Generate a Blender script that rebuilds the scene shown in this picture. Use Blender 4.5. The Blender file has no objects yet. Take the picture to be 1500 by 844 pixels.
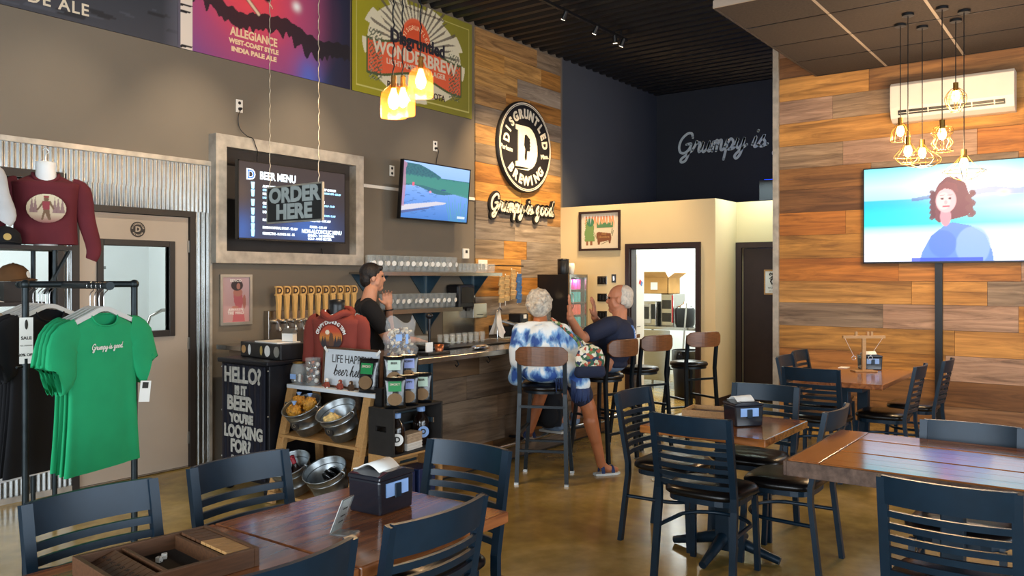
import bpy, math, random
import numpy as np
from mathutils import Vector, Matrix, Euler
PI = math.pi
R = math.radians
scene = bpy.context.scene
col = scene.collection
random.seed(7)

# ---------------------------------------------------------------- camera
cam_d = bpy.data.cameras.new('camera')
cam = bpy.data.objects.new('camera', cam_d)
col.objects.link(cam)
cam.location = (0, 0, 1.6)
cam.rotation_euler = (R(90), 0, R(36.6 - 90))
cam_d.sensor_width = 36
cam_d.lens = 28.8
cam_d.shift_y = -14 / 1500
cam_d.clip_start = 0.05
scene.camera = cam

# ---------------------------------------------------------------- world, exposure
scene.view_settings.view_transform = 'Standard'
scene.view_settings.look = 'None'
scene.view_settings.gamma = 1
scene.view_settings.use_curve_mapping = False
scene.view_settings.exposure = 0.4
world = bpy.data.worlds.new('daylight')
scene.world = world
world.use_nodes = True
world.node_tree.nodes['Background'].inputs[0].default_value = (0.62, 0.78, 1.0, 1)
world.node_tree.nodes['Background'].inputs[1].default_value = 1.0

# ---------------------------------------------------------------- large lights
def area(name, loc, rot, sx, sy, power, color):
    l = bpy.data.lights.new(name, 'AREA')
    l.shape = 'RECTANGLE'
    l.size = sx
    l.size_y = sy
    l.energy = power
    l.color = color
    o = bpy.data.objects.new(name, l)
    o.location = loc
    o.rotation_euler = rot
    col.objects.link(o)
    return o
def spot(name, loc, target, power, color, angle, blend=0.6, rad=0.04):
    l = bpy.data.lights.new(name, 'SPOT')
    l.energy = power
    l.color = color
    l.spot_size = R(angle)
    l.spot_blend = blend
    l.shadow_soft_size = rad
    o = bpy.data.objects.new(name, l)
    o.location = loc
    o.rotation_euler = (Vector(target) - Vector(loc)).to_track_quat('-Z', 'Y').to_euler()
    col.objects.link(o)
    return o
DAY = (0.84, 0.93, 1.0)
WARM = (1.0, 0.72, 0.42)
# daylight through the storefront windows behind the camera (the openings are built in wall_front and wall_side)
area('window_daylight', (-3.85, 1.2, 1.75), (0, R(-90), 0), 2.6, 7.0, 390, DAY)
area('window_daylight', (2.6, -4.85, 1.75), (R(90), 0, 0), 9.0, 2.6, 330, DAY)
# kitchen and brewhouse ceiling panels
area('kitchen_panel_light', (11.2, 5.1, 2.5), (0, 0, 0), 1.6, 1.2, 75, (0.93, 1.0, 0.97))
area('brewhouse_panel_light', (2.6, 7.7, 3.3), (0, 0, 0), 3.5, 1.6, 110, (0.86, 0.95, 1.0))
area('restroom_hall_light', (10.05, 3.6, 2.85), (0, 0, 0), 0.5, 0.6, 10, (0.8, 1.0, 0.92))

# ---------------------------------------------------------------- helpers: materials
def lin(c):
    return tuple((x / 12.92 if x <= 0.04045 else ((x + 0.055) / 1.055) ** 2.4) for x in c)
def hx(s):
    return lin(tuple(int(s[i:i + 2], 16) / 255 for i in (0, 2, 4)))
MATS = {}
def mat(name, color='808080', rough=0.5, metal=0.0, noise=0.0, nscale=8.0, bump=0.0, bscale=60.0, coat=0.0, emit=None, estr=1.0, trans=0.0, ior=1.45, alpha=1.0, stretch=None, spec=0.5, c2=None):
    if name in MATS:
        return MATS[name]
    m = bpy.data.materials.new(name)
    m.use_nodes = True
    nt = m.node_tree
    b = nt.nodes['Principled BSDF']
    c = hx(color) if isinstance(color, str) else color
    b.inputs['Base Color'].default_value = (*c, 1)
    b.inputs['Roughness'].default_value = rough
    b.inputs['Metallic'].default_value = metal
    b.inputs['Coat Weight'].default_value = coat
    b.inputs['Coat Roughness'].default_value = 0.12
    b.inputs['Transmission Weight'].default_value = trans
    b.inputs['IOR'].default_value = ior
    b.inputs['Alpha'].default_value = alpha
    b.inputs['Specular IOR Level'].default_value = spec
    if emit:
        e = hx(emit) if isinstance(emit, str) else emit
        b.inputs['Emission Color'].default_value = (*e, 1)
        b.inputs['Emission Strength'].default_value = estr
    if noise or bump:
        tc = nt.nodes.new('ShaderNodeTexCoord')
        mp = nt.nodes.new('ShaderNodeMapping')
        nt.links.new(tc.outputs['Object'], mp.inputs[0])
        if stretch:
            mp.inputs['Scale'].default_value = stretch
    if noise:
        n = nt.nodes.new('ShaderNodeTexNoise')
        n.inputs['Scale'].default_value = nscale
        n.inputs['Detail'].default_value = 6
        nt.links.new(mp.outputs[0], n.inputs['Vector'])
        rp = nt.nodes.new('ShaderNodeValToRGB')
        d = hx(c2) if c2 else tuple(x * (1 - noise) for x in c)
        rp.color_ramp.elements[0].position = 0.32
        rp.color_ramp.elements[1].position = 0.68
        rp.color_ramp.elements[0].color = (*d, 1)
        rp.color_ramp.elements[1].color = (*(c if c2 else tuple(min(1, x * (1 + noise * .6)) for x in c)), 1)
        nt.links.new(n.outputs['Fac'], rp.inputs[0])
        nt.links.new(rp.outputs[0], b.inputs['Base Color'])
    if bump:
        n2 = nt.nodes.new('ShaderNodeTexNoise')
        n2.inputs['Scale'].default_value = bscale
        n2.inputs['Detail'].default_value = 4
        nt.links.new(mp.outputs[0], n2.inputs['Vector'])
        bp = nt.nodes.new('ShaderNodeBump')
        bp.inputs['Strength'].default_value = bump
        bp.inputs['Distance'].default_value = 0.01
        nt.links.new(n2.outputs['Fac'], bp.inputs['Height'])
        nt.links.new(bp.outputs[0], b.inputs['Normal'])
    MATS[name] = m
    return m
def plank_mat(name, axis, rough=0.6, dark=0.5):
    """reclaimed boards: hue from each board's own object colour, grain along one world axis"""
    m = bpy.data.materials.new(name)
    m.use_nodes = True
    nt = m.node_tree
    L = nt.links.new
    b = nt.nodes['Principled BSDF']
    b.inputs['Roughness'].default_value = rough
    oi = nt.nodes.new('ShaderNodeObjectInfo')
    ge = nt.nodes.new('ShaderNodeNewGeometry')
    ad = nt.nodes.new('ShaderNodeVectorMath')
    ad.operation = 'MULTIPLY_ADD'
    ad.inputs[1].default_value = {'x': (1.1, 14, 14), 'y': (14, 1.1, 14)}[axis]
    cb = nt.nodes.new('ShaderNodeCombineXYZ')
    ml = nt.nodes.new('ShaderNodeMath'); ml.operation = 'MULTIPLY'; ml.inputs[1].default_value = 91
    L(oi.outputs['Random'], ml.inputs[0]); L(ml.outputs[0], cb.inputs[0]); L(ml.outputs[0], cb.inputs[2]); L(ml.outputs[0], cb.inputs[1])
    L(ge.outputs['Position'], ad.inputs[0]); L(cb.outputs[0], ad.inputs[2])
    n = nt.nodes.new('ShaderNodeTexNoise'); n.inputs['Scale'].default_value = 1.0; n.inputs['Detail'].default_value = 8; n.inputs['Distortion'].default_value = 1.2; n.inputs['Roughness'].default_value = 0.65
    L(ad.outputs[0], n.inputs['Vector'])
    rp = nt.nodes.new('ShaderNodeValToRGB')
    rp.color_ramp.elements[0].position = 0.33; rp.color_ramp.elements[1].position = 0.66
    rp.color_ramp.elements[0].color = (dark * .8, dark * .72, dark * .66, 1); rp.color_ramp.elements[1].color = (1.12, 1.1, 1.06, 1)
    L(n.outputs['Fac'], rp.inputs[0])
    mx = nt.nodes.new('ShaderNodeMix'); mx.data_type = 'RGBA'; mx.blend_type = 'MULTIPLY'; mx.inputs[0].default_value = 1
    L(oi.outputs['Color'], mx.inputs[6]); L(rp.outputs[0], mx.inputs[7]); 
    # knots and old stains
    n2 = nt.nodes.new('ShaderNodeTexNoise'); n2.inputs['Scale'].default_value = 0.35; n2.inputs['Detail'].default_value = 2
    L(ad.outputs[0], n2.inputs['Vector'])
    r2 = nt.nodes.new('ShaderNodeValToRGB'); r2.color_ramp.elements[0].position = .3; r2.color_ramp.elements[1].position = .5
    r2.color_ramp.elements[0].color = (.6, .54, .5, 1); r2.color_ramp.elements[1].color = (1, 1, 1, 1)
    L(n2.outputs['Fac'], r2.inputs[0])
    m2 = nt.nodes.new('ShaderNodeMix'); m2.data_type = 'RGBA'; m2.blend_type = 'MULTIPLY'; m2.inputs[0].default_value = .8
    L(mx.outputs[2], m2.inputs[6]); L(r2.outputs[0], m2.inputs[7]); L(m2.outputs[2], b.inputs['Base Color'])
    bp = nt.nodes.new('ShaderNodeBump'); bp.inputs['Strength'].default_value = .35; bp.inputs['Distance'].default_value = .004
    L(n.outputs['Fac'], bp.inputs['Height']); L(bp.outputs[0], b.inputs['Normal'])
    MATS[name] = m
    return m
def table_mat(name, axis, c1, c2, rough=0.22):
    m = bpy.data.materials.new(name); m.use_nodes = True
    nt = m.node_tree; L = nt.links.new
    b = nt.nodes['Principled BSDF']
    b.inputs['Roughness'].default_value = rough; b.inputs['Coat Weight'].default_value = .4; b.inputs['Coat Roughness'].default_value = .1
    ge = nt.nodes.new('ShaderNodeNewGeometry')
    mp = nt.nodes.new('ShaderNodeMapping'); mp.inputs['Scale'].default_value = {'x': (2, 22, 22), 'y': (22, 2, 22)}[axis]
    L(ge.outputs['Position'], mp.inputs[0])
    n = nt.nodes.new('ShaderNodeTexNoise'); n.inputs['Scale'].default_value = 1; n.inputs['Detail'].default_value = 7; n.inputs['Distortion'].default_value = .8
    L(mp.outputs[0], n.inputs['Vector'])
    rp = nt.nodes.new('ShaderNodeValToRGB'); rp.color_ramp.elements[0].position = .3; rp.color_ramp.elements[1].position = .7
    rp.color_ramp.elements[0].color = (*hx(c1), 1); rp.color_ramp.elements[1].color = (*hx(c2), 1)
    L(n.outputs['Fac'], rp.inputs[0]); L(rp.outputs[0], b.inputs['Base Color'])
    bp = nt.nodes.new('ShaderNodeBump'); bp.inputs['Strength'].default_value = .12; bp.inputs['Distance'].default_value = .003
    L(n.outputs['Fac'], bp.inputs['Height']); L(bp.outputs[0], b.inputs['Normal'])
    MATS[name] = m
    return m
def art_mat(name, emit=0.0, rough=0.5):
    """colour comes from the print's own colour attribute"""
    if name in MATS:
        return MATS[name]
    m = bpy.data.materials.new(name); m.use_nodes = True
    nt = m.node_tree; b = nt.nodes['Principled BSDF']
    a = nt.nodes.new('ShaderNodeAttribute'); a.attribute_name = 'ink'
    b.inputs['Roughness'].default_value = rough
    if emit:
        b.inputs['Base Color'].default_value = (.01, .01, .01, 1)
        nt.links.new(a.outputs['Color'], b.inputs['Emission Color'])
        b.inputs['Emission Strength'].default_value = emit
    else:
        nt.links.new(a.outputs['Color'], b.inputs['Base Color'])
    MATS[name] = m
    return m

# ---------------------------------------------------------------- helpers: meshes
class MB:
    def __init__(s):
        s.v = []; s.f = []; s.sm = []; s.mi = []; s.cur = 0
    def add(s, vs, fs, smooth=False):
        o = len(s.v)
        s.v += [tuple(p) for p in vs]
        for f in fs:
            s.f.append(tuple(i + o for i in f)); s.sm.append(smooth); s.mi.append(s.cur)
        return s
    def box(s, x0, y0, z0, x1, y1, z1):
        vs = [(x0, y0, z0), (x1, y0, z0), (x1, y1, z0), (x0, y1, z0), (x0, y0, z1), (x1, y0, z1), (x1, y1, z1), (x0, y1, z1)]
        return s.add(vs, [(0, 3, 2, 1), (4, 5, 6, 7), (0, 1, 5, 4), (1, 2, 6, 5), (2, 3, 7, 6), (3, 0, 4, 7)])
    def cbox(s, c, d, rot=None):
        c = Vector(c); M = Euler(rot).to_matrix() if rot else Matrix.Identity(3)
        vs = []
        for k in range(8):
            p = Vector(((-1, 1)[k & 1] * d[0] / 2, (-1, 1)[k >> 1 & 1] * d[1] / 2, (-1, 1)[k >> 2] * d[2] / 2))
            vs.append(c + M @ p)
        return s.add(vs, [(0, 2, 3, 1), (4, 5, 7, 6), (0, 1, 5, 4), (1, 3, 7, 5), (3, 2, 6, 7), (2, 0, 4, 6)])
    def tube(s, pts, r, n=10, caps=True, flat=None):
        """swept round (or rectangular: flat=(w,h)) section along points; r may be a list"""
        P = [Vector(p) for p in pts]
        rs = r if isinstance(r, (list, tuple)) else [r] * len(P)
        up = None; rings = []
        for i, p in enumerate(P):
            t = (P[min(i + 1, len(P) - 1)] - P[max(i - 1, 0)]).normalized()
            if up is None:
                up = Vector((0, 0, 1)) if abs(t.z) < .9 else Vector((0, 1, 0))
            a = up - t * up.dot(t)
            if a.length < 1e-4:
                a = t.orthogonal()
            a.normalize(); up = a
            b = t.cross(a)
            if flat:
                w, h = flat[0] / 2, flat[1] / 2
                rings.append([p + b * w + a * h, p - b * w + a * h, p - b * w - a * h, p + b * w - a * h])
            else:
                rings.append([p + (a * math.cos(2 * PI * k / n) + b * math.sin(2 * PI * k / n)) * rs[i] for k in range(n)])
        m = len(rings[0]); vs = [q for g in rings for q in g]; fs = []
        for i in range(len(rings) - 1):
            for k in range(m):
                fs.append((i * m + k, i * m + (k + 1) % m, (i + 1) * m + (k + 1) % m, (i + 1) * m + k))
        s.add(vs, fs, not flat)
        if caps:
            e = (len(rings) - 1) * m
            s.add(rings[0], [tuple(range(m))[::-1]]); s.add(rings[-1], [tuple(range(m))])
        return s
    def lathe(s, prof, c=(0, 0, 0), n=20, M=None, caps=True, sy=1.0):
        """profile [(r,z)...] turned about z"""
        c = Vector(c); vs = []; fs = []; m = n
        for r, z in prof:
            for k in range(n):
                p = Vector((r * math.cos(2 * PI * k / n), r * sy * math.sin(2 * PI * k / n), z))
                vs.append(c + (M @ p if M else p))
        for i in range(len(prof) - 1):
            for k in range(n):
                fs.append((i * m + k, i * m + (k + 1) % m, (i + 1) * m + (k + 1) % m, (i + 1) * m + k))
        s.add(vs, fs, True)
        if caps:
            if prof[0][0] > 1e-4: s.add(vs[:m], [tuple(range(m))[::-1]])
            if prof[-1][0] > 1e-4: s.add(vs[-m:], [tuple(range(m))])
        return s
    def ell(s, c, rad, rot=None, n=16, m=10):
        M = (Euler(rot).to_matrix() if rot else Matrix.Identity(3)) @ Matrix.Diagonal(Vector(rad if isinstance(rad, (tuple, list)) else (rad,) * 3))
        return s.lathe([(max(1e-5, math.sin(PI * i / m)), -math.cos(PI * i / m)) for i in range(m + 1)], c, n, M)
    def caps(s, p0, r0, p1, r1, n=14):
        """tapered capsule"""
        p0, p1 = Vector(p0), Vector(p1); d = p1 - p0; L = d.length
        M = d.to_track_quat('Z', 'Y').to_matrix()
        pr = [(max(1e-5, r0 * math.sin(PI / 2 * i / 5)), -r0 * math.cos(PI / 2 * i / 5)) for i in range(6)]
        pr += [(max(1e-5, r1 * math.cos(PI / 2 * i / 5)), L + r1 * math.sin(PI / 2 * i / 5)) for i in range(6)]
        return s.lathe(pr, p0, n, M)
    def chain(s, pts, rs):
        for i in range(len(pts) - 1):
            s.caps(pts[i], rs[i], pts[i + 1], rs[i + 1])
        return s
    def prism(s, poly, d0, d1, axis='z'):
        """2D outline (counter-clockwise) pushed between d0 and d1 along an axis"""
        def q(a, b, d):
            return {'z': (a, b, d), 'y': (a, d, b), 'x': (d, a, b)}[axis]
        n = len(poly)
        vs = [q(a, b, d0) for a, b in poly] + [q(a, b, d1) for a, b in poly]
        fs = [tuple(range(n))[::-1], tuple(range(n, 2 * n))] + [(k, (k + 1) % n, n + (k + 1) % n, n + k) for k in range(n)]
        return s.add(vs, fs)
    def build(s, name, m=None, parent=None, bevel=0.0, seg=2, loc=None, rot=None):
        me = bpy.data.meshes.new(name)
        me.from_pydata(s.v, [], s.f)
        me.polygons.foreach_set('use_smooth', s.sm)
        for k in (m if isinstance(m, (list, tuple)) else [m]):
            if k: me.materials.append(MATS[k] if isinstance(k, str) else k)
        if any(s.mi): me.polygons.foreach_set('material_index', s.mi)
        me.update()
        o = bpy.data.objects.new(name, me); col.objects.link(o)
        if parent: o.parent = parent
        if loc: o.location = loc
        if rot: o.rotation_euler = rot
        if bevel:
            b = o.modifiers.new('bevel', 'BEVEL'); b.width = bevel; b.segments = seg; b.limit_method = 'ANGLE'
        return o
def box(name, m, parent, x0, y0, z0, x1, y1, z1, bevel=0.0):
    return MB().box(x0, y0, z0, x1, y1, z1).build(name, m, parent, bevel)
def thing(name, label, cat, loc=(0, 0, 0), rz=0.0, group=None):
    o = bpy.data.objects.new(name, None); o.empty_display_size = .1; col.objects.link(o)
    o.location = loc; o.rotation_euler = (0, 0, rz)
    return tag(o, label, cat, group)
def tag(o, label, cat, group=None):
    o['label'] = label; o['category'] = cat
    if group: o['group'] = group
    return o
def struct(o):
    o['kind'] = 'structure'
    return o
KIDS = {}
def copy_tree(o, parent=None):
    c = o.copy(); col.objects.link(c)
    if parent: c.parent = parent
    for k in [x for x in col.objects if x.parent == o]:
        copy_tree(k, c)
    return c
def dup(o, label=None, loc=None, rz=None, group=None):
    c = copy_tree(o)
    if label: c['label'] = label
    if loc is not None: c.location = loc
    if rz is not None: c.rotation_euler = (0, 0, rz)
    if group: c['group'] = group
    return c
WY = (R(90), 0, 0)          # lies on a wall that faces -Y
WX = (R(90), 0, R(-90))     # lies on a wall that faces -X
def merge(name, meshes, m, parent, loc, rot):
    vs, fs = [], []
    for me, M in meshes:
        o = len(vs)
        vs += [tuple(M @ v.co) for v in me.vertices]
        fs += [tuple(i + o for i in p.vertices) for p in me.polygons]
    b = MB(); b.v = vs; b.f = fs; b.sm = [False] * len(fs); b.mi = [0] * len(fs)
    return b.build(name, m, parent, loc=loc, rot=rot)
def glyphs(body, size, ext=.002, bold=0.0, align='CENTER', space=1.0):
    cu = bpy.data.curves.new('t', 'FONT'); cu.body = body; cu.size = size; cu.extrude = ext; cu.offset = bold
    cu.align_x = align; cu.align_y = 'CENTER'; cu.space_character = space; cu.resolution_u = 3
    ob = bpy.data.objects.new('t', cu); col.objects.link(ob)
    dg = bpy.context.evaluated_depsgraph_get()
    me = bpy.data.meshes.new_from_object(ob.evaluated_get(dg))
    bpy.data.objects.remove(ob); bpy.data.curves.remove(cu)
    return me
def text(name, body, size, m, parent, loc, rot, ext=.002, bold=0.0, align='CENTER', sx=1.0, space=1.0):
    me = glyphs(body, size, ext, bold, align, space)
    return merge(name, [(me, Matrix.Diagonal((sx, 1, 1, 1)))], m, parent, loc, rot)
def arc_text(name, body, size, rad, a0, a1, m, parent, loc, rot, flip=False, ext=.002, bold=0.0, sx=1.0):
    """letters set around a ring, a0 to a1 in degrees"""
    parts = []
    for i, ch in enumerate(body):
        if ch == ' ': continue
        a = R(a0 + (a1 - a0) * (i / max(1, len(body) - 1)))
        me = glyphs(ch, size, ext, bold)
        M = Matrix.Translation((rad * math.cos(a), rad * math.sin(a), 0)) @ Matrix.Rotation(a + (PI / 2 if flip else -PI / 2), 4, 'Z') @ Matrix.Diagonal((sx, 1, 1, 1))
        parts.append((me, M))
    return merge(name, parts, m, parent, loc, rot)
# cursive strokes, x-height 1
CUR = {
 'G': (1.5, [[(1.3, 1.45), (1.1, 1.85), (.65, 1.85), (.2, 1.4), (.08, .75), (.3, .2), (.75, .08), (1.15, .4), (1.25, .9), (.8, .85)], [(1.25, .9), (1.2, 0), (1.0, -.65), (.6, -.75), (.55, -.45), (1.1, -.05), (1.55, .3)]]),
 'r': (.85, [[(0, .25), (.2, .7), (.3, 1.1), (.38, .88), (.65, .9), (.62, .4), (.72, .05), (.95, .25)]]),
 'u': (1.05, [[(-.05, .25), (.15, .95), (.12, .35), (.3, .02), (.6, .3), (.75, .95), (.7, .3), (.85, .02), (1.1, .25)]]),
 'm': (1.3, [[(-.05, .25), (.12, .95), (.12, 0)], [(.12, .5), (.35, .95), (.5, .8), (.5, 0)], [(.5, .5), (.72, .95), (.88, .8), (.9, .2), (1.05, .02), (1.35, .25)]]),
 'p': (.95, [[(-.05, .25), (.15, .95), (.1, -.85)], [(.14, .55), (.42, .98), (.72, .6), (.5, .04), (.2, .15)], [(.5, .04), (.75, .05), (1.0, .25)]]),
 'y': (1.05, [[(-.05, .25), (.15, .95), (.13, .35), (.35, .04), (.62, .4), (.75, .95), (.68, -.35), (.38, -.85), (.15, -.6), (.6, -.08), (1.1, .3)]]),
 'i': (.5, [[(-.05, .25), (.18, .95), (.15, .2), (.3, .02), (.55, .25)], [(.25, 1.4), (.27, 1.46)]]),
 's': (.8, [[(-.05, .15), (.4, 1.0), (.38, .7), (.6, .35), (.4, .02), (.1, .12)], [(.42, .02), (.85, .2)]]),
 'g': (1.0, [[(.7, .8), (.4, .98), (.1, .5), (.33, .04), (.65, .4), (.75, .95), (.68, -.35), (.38, -.85), (.15, -.6), (.6, -.08), (1.05, .3)]]),
 'o': (.92, [[(.5, .95), (.15, .75), (.12, .25), (.42, .02), (.72, .35), (.65, .85), (.45, .95), (.62, .72), (.98, .78)]]),
 'd': (1.05, [[(.7, .8), (.4, .98), (.1, .5), (.33, .04), (.65, .4), (.85, 1.9), (.75, .3), (.88, .02), (1.1, .2)]]),
 'b': (.9, [[(-.05, .25), (.3, 1.85), (.15, .3), (.38, .02), (.7, .4), (.5, .9), (.2, .6)], [(.65, .75), (.95, .7)]]),
 'e': (.75, [[(0, .3), (.5, .6), (.4, .96), (.12, .55), (.35, .02), (.8, .3)]]),
 'h': (1.0, [[(-.05, .25), (.35, 1.85), (.12, 0)], [(.13, .5), (.42, .95), (.58, .75), (.6, .2), (.75, .02), (1.05, .25)]]),
 'l': (.5, [[(-.05, .25), (.35, 1.85), (.12, .3), (.28, .02), (.55, .25)]]),
 '.': (.4, [[(.1, .06), (.14, .1)]]), ' ': (.6, []),
}
def crom(p, n=5):
    out = []
    for i in range(len(p) - 1):
        a, b, c, d = p[max(i - 1, 0)], p[i], p[i + 1], p[min(i + 2, len(p) - 1)]
        for k in range(n):
            t = k / n
            out.append(tuple(.5 * (2 * b[j] + (c[j] - a[j]) * t + (2 * a[j] - 5 * b[j] + 4 * c[j] - d[j]) * t * t + (3 * b[j] - a[j] - 3 * c[j] + d[j]) * t ** 3) for j in range(len(b))))
    out.append(tuple(p[-1]))
    return out
def cursive(name, body, xh, wid, thick, m, parent, loc, rot, slant=.22, center=True, sx=1.0):
    """brush lettering: flat raised strokes of width wid"""
    b = MB(); x = 0; strokes = []
    for ch in body:
        adv, st = CUR[ch]
        for s_ in st:
            strokes.append([((x + px + slant * py) * xh * sx, py * xh) for px, py in s_])
        x += adv
    off = x * xh * sx / 2 if center else 0
    for si, s_ in enumerate(strokes):
        pts = crom([(p[0] - off, p[1]) for p in s_])
        Lf, Rt = [], []
        for i, p in enumerate(pts):
            q0, q1 = pts[max(i - 1, 0)], pts[min(i + 1, len(pts) - 1)]
            t = Vector((q1[0] - q0[0], q1[1] - q0[1]))
            if t.length < 1e-9: t = Vector((1, 0))
            t.normalize()
            w = wid / 2
            Lf.append((p[0] - t.y * w, p[1] + t.x * w)); Rt.append((p[0] + t.y * w, p[1] - t.x * w))
        z = thick + si * 1e-5
        n = len(pts)
        vs = [(*q, z) for q in Lf] + [(*q, z) for q in Rt] + [(*q, 0) for q in Lf] + [(*q, 0) for q in Rt]
        fs = []
        for i in range(n - 1):
            fs += [(n + i, n + i + 1, i + 1, i), (i, i + 1, 2 * n + i + 1, 2 * n + i), (3 * n + i, 3 * n + i + 1, n + i + 1, n + i)]
        b.add(vs, fs)
        for e in (pts[0], pts[-1]):
            ring = [(e[0] + wid / 2 * math.cos(2 * PI * k / 10), e[1] + wid / 2 * math.sin(2 * PI * k / 10)) for k in range(10)]
            b.prism(ring, 0, z)
    return b.build(name, m, parent, loc=loc, rot=rot)
# prints: a fine grid whose vertices carry the ink colours
class Art:
    def __init__(s, w, h, nx, ny, bg='ffffff'):
        s.w, s.h, s.nx, s.ny = w, h, nx, ny
        u = np.linspace(0, 1, nx + 1); v = np.linspace(0, 1, ny + 1)
        s.U, s.V = np.meshgrid(u, v)
        s.C = np.ones((ny + 1, nx + 1, 3)) * np.array(hx(bg))
    def put(s, mask, c, a=1.0):
        k = (np.clip(mask, 0, 1) * a)[..., None]
        s.C = s.C * (1 - k) + np.array(hx(c)) * k
        return s
    def rect(s, x0, y0, x1, y1, c, a=1.0):
        return s.put(((s.U >= x0) & (s.U <= x1) & (s.V >= y0) & (s.V <= y1)).astype(float), c, a)
    def ell(s, cx, cy, rx, ry, c, a=1.0, soft=.08):
        d = np.sqrt(((s.U - cx) / rx) ** 2 + ((s.V - cy) / ry) ** 2)
        return s.put((1 - d) / soft + .5, c, a)
    def poly(s, pts, c, a=1.0):
        ins = np.zeros(s.U.shape, bool)
        for i in range(len(pts)):
            (x0, y0), (x1, y1) = pts[i - 1], pts[i]
            if y0 == y1: continue
            ins ^= ((s.V > min(y0, y1)) & (s.V <= max(y0, y1)) & (s.U < x0 + (s.V - y0) * (x1 - x0) / (y1 - y0)))
        return s.put(ins.astype(float), c, a)
    def line(s, p, q, w, c, a=1.0):
        asp = s.h / s.w
        dx, dy = q[0] - p[0], (q[1] - p[1]) * asp
        t = np.clip(((s.U - p[0]) * dx + (s.V - p[1]) * asp * dy) / (dx * dx + dy * dy + 1e-12), 0, 1)
        d = np.hypot(s.U - p[0] - t * dx, (s.V - p[1]) * asp - t * dy)
        return s.put((w - d) / (w * .5) + .5, c, a)
    def ramp(s, stops, along='v', a=1.0, mask=None):
        t = s.V if along == 'v' else s.U
        xs = [q[0] for q in stops]; cs = np.array([hx(q[1]) for q in stops])
        g = np.stack([np.interp(t, xs, cs[:, k]) for k in range(3)], -1)
        k = (np.ones(t.shape) if mask is None else np.clip(mask, 0, 1))[..., None] * a
        s.C = s.C * (1 - k) + g * k
        return s
    def noise(s, fx, fy, seed=0):
        r = np.random.RandomState(seed); t = np.zeros(s.U.shape)
        for k in range(9):
            t += np.sin(s.U * fx * r.uniform(.4, 2.2) * 6.28 + s.V * fy * r.uniform(-2, 2) * 6.28 + r.uniform(0, 6.28)) / 9 ** .5
        return t
    def build(s, name, m, parent, loc, rot, keep=None):
        x = (s.U - .5) * s.w; y = (s.V - .5) * s.h
        vs = np.stack([x, y, np.zeros_like(x)], -1).reshape(-1, 3)
        n = s.nx + 1
        i = (np.arange(s.ny)[:, None] * n + np.arange(s.nx)[None]).ravel()
        fs = np.stack([i, i + 1, i + n + 1, i + n], -1)
        if keep is not None:
            kk = keep.ravel(); fs = fs[kk[fs].all(1)]
        me = bpy.data.meshes.new(name)
        me.vertices.add(len(vs)); me.vertices.foreach_set('co', vs.ravel())
        me.loops.add(fs.size); me.loops.foreach_set('vertex_index', fs.ravel().astype(np.int32))
        me.polygons.add(len(fs)); me.polygons.foreach_set('loop_start', np.arange(0, fs.size, 4, dtype=np.int32))
        me.update(calc_edges=True)
        at = me.color_attributes.new('ink', 'FLOAT_COLOR', 'POINT')
        c4 = np.concatenate([s.C.reshape(-1, 3), np.ones((len(vs), 1))], 1).astype(np.float32)
        at.data.foreach_set('color', c4.ravel())
        me.materials.append(m)
        o = bpy.data.objects.new(name, me); col.objects.link(o)
        o.parent = parent; o.location = loc; o.rotation_euler = rot
        return o
def blob(name, mb, m, parent, vox=.008, smooth=5):
    """closed shapes fused into one continuous skin"""
    o = mb.build('tmp', None)
    r = o.modifiers.new('r', 'REMESH'); r.mode = 'VOXEL'; r.voxel_size = vox; r.use_smooth_shade = True
    if smooth:
        q = o.modifiers.new('s', 'SMOOTH'); q.iterations = smooth; q.factor = .5
    dg = bpy.context.evaluated_depsgraph_get()
    me = bpy.data.meshes.new_from_object(o.evaluated_get(dg))
    old = o.data; bpy.data.objects.remove(o); bpy.data.meshes.remove(old)
    me.polygons.foreach_set('use_smooth', [True] * len(me.polygons))
    me.materials.clear(); me.materials.append(MATS[m])
    p = bpy.data.objects.new(name, me); col.objects.link(p); p.parent = parent
    return p

# ================================================================ materials
mat('wall_paint', '71675a', .75, noise=.06, nscale=1.5, bump=.03, bscale=120)
mat('far_paint', '23262e', .7, noise=.05, nscale=2)
mat('beige_paint', 'd8c398', .75, noise=.03, nscale=2, bump=.02, bscale=120)
mat('white_paint', 'dfe3e2', .6, noise=.02, nscale=2)
mat('dark_frame', '2e1d1c', .45, noise=.15, nscale=10)
mat('door_paint', 'a79a8c', .5, noise=.04, nscale=3)
mat('black_frame', '2a2523', .5, noise=.1, nscale=10)
mat('deck_black', '100f11', .38, noise=.15, nscale=6)
mat('tile_dark', '3b322d', .9, noise=.2, nscale=40, bump=.2, bscale=150)
mat('tee_dark', '3c3531', .6, noise=.1)
mat('tee_light', 'a59789', .5, noise=.05)
mat('soffit_paint', '9a8d82', .7, noise=.05)
mat('galv', '8d8e8c', .25, 1.0, noise=.12, nscale=10)
mat('galv_trim', 'b3aca1', .42, .35, noise=.25, nscale=10)
mat('steel', 'aeaaa3', .24, 1.0, noise=.08, nscale=5, stretch=(1, 1, 30))
mat('chrome', 'd8d8d8', .12, 1.0, noise=.02)
mat('black_metal', '1b1d20', .4, .3, noise=.1, nscale=20)
mat('black_plastic', '131316', .38, noise=.1, nscale=20)
mat('white_plastic', 'e4dfd6', .4, noise=.03)
mat('glass', 'f4f8f8', .03, trans=1.0, ior=1.1, noise=.01)
mat('smoked_plastic', '17181d', .18, noise=.1, coat=.3)
plank_mat('planks_y', 'y'); plank_mat('planks_x', 'x')
mat('hinge', 'b4b4b0', .35, .9, noise=.1)

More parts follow.
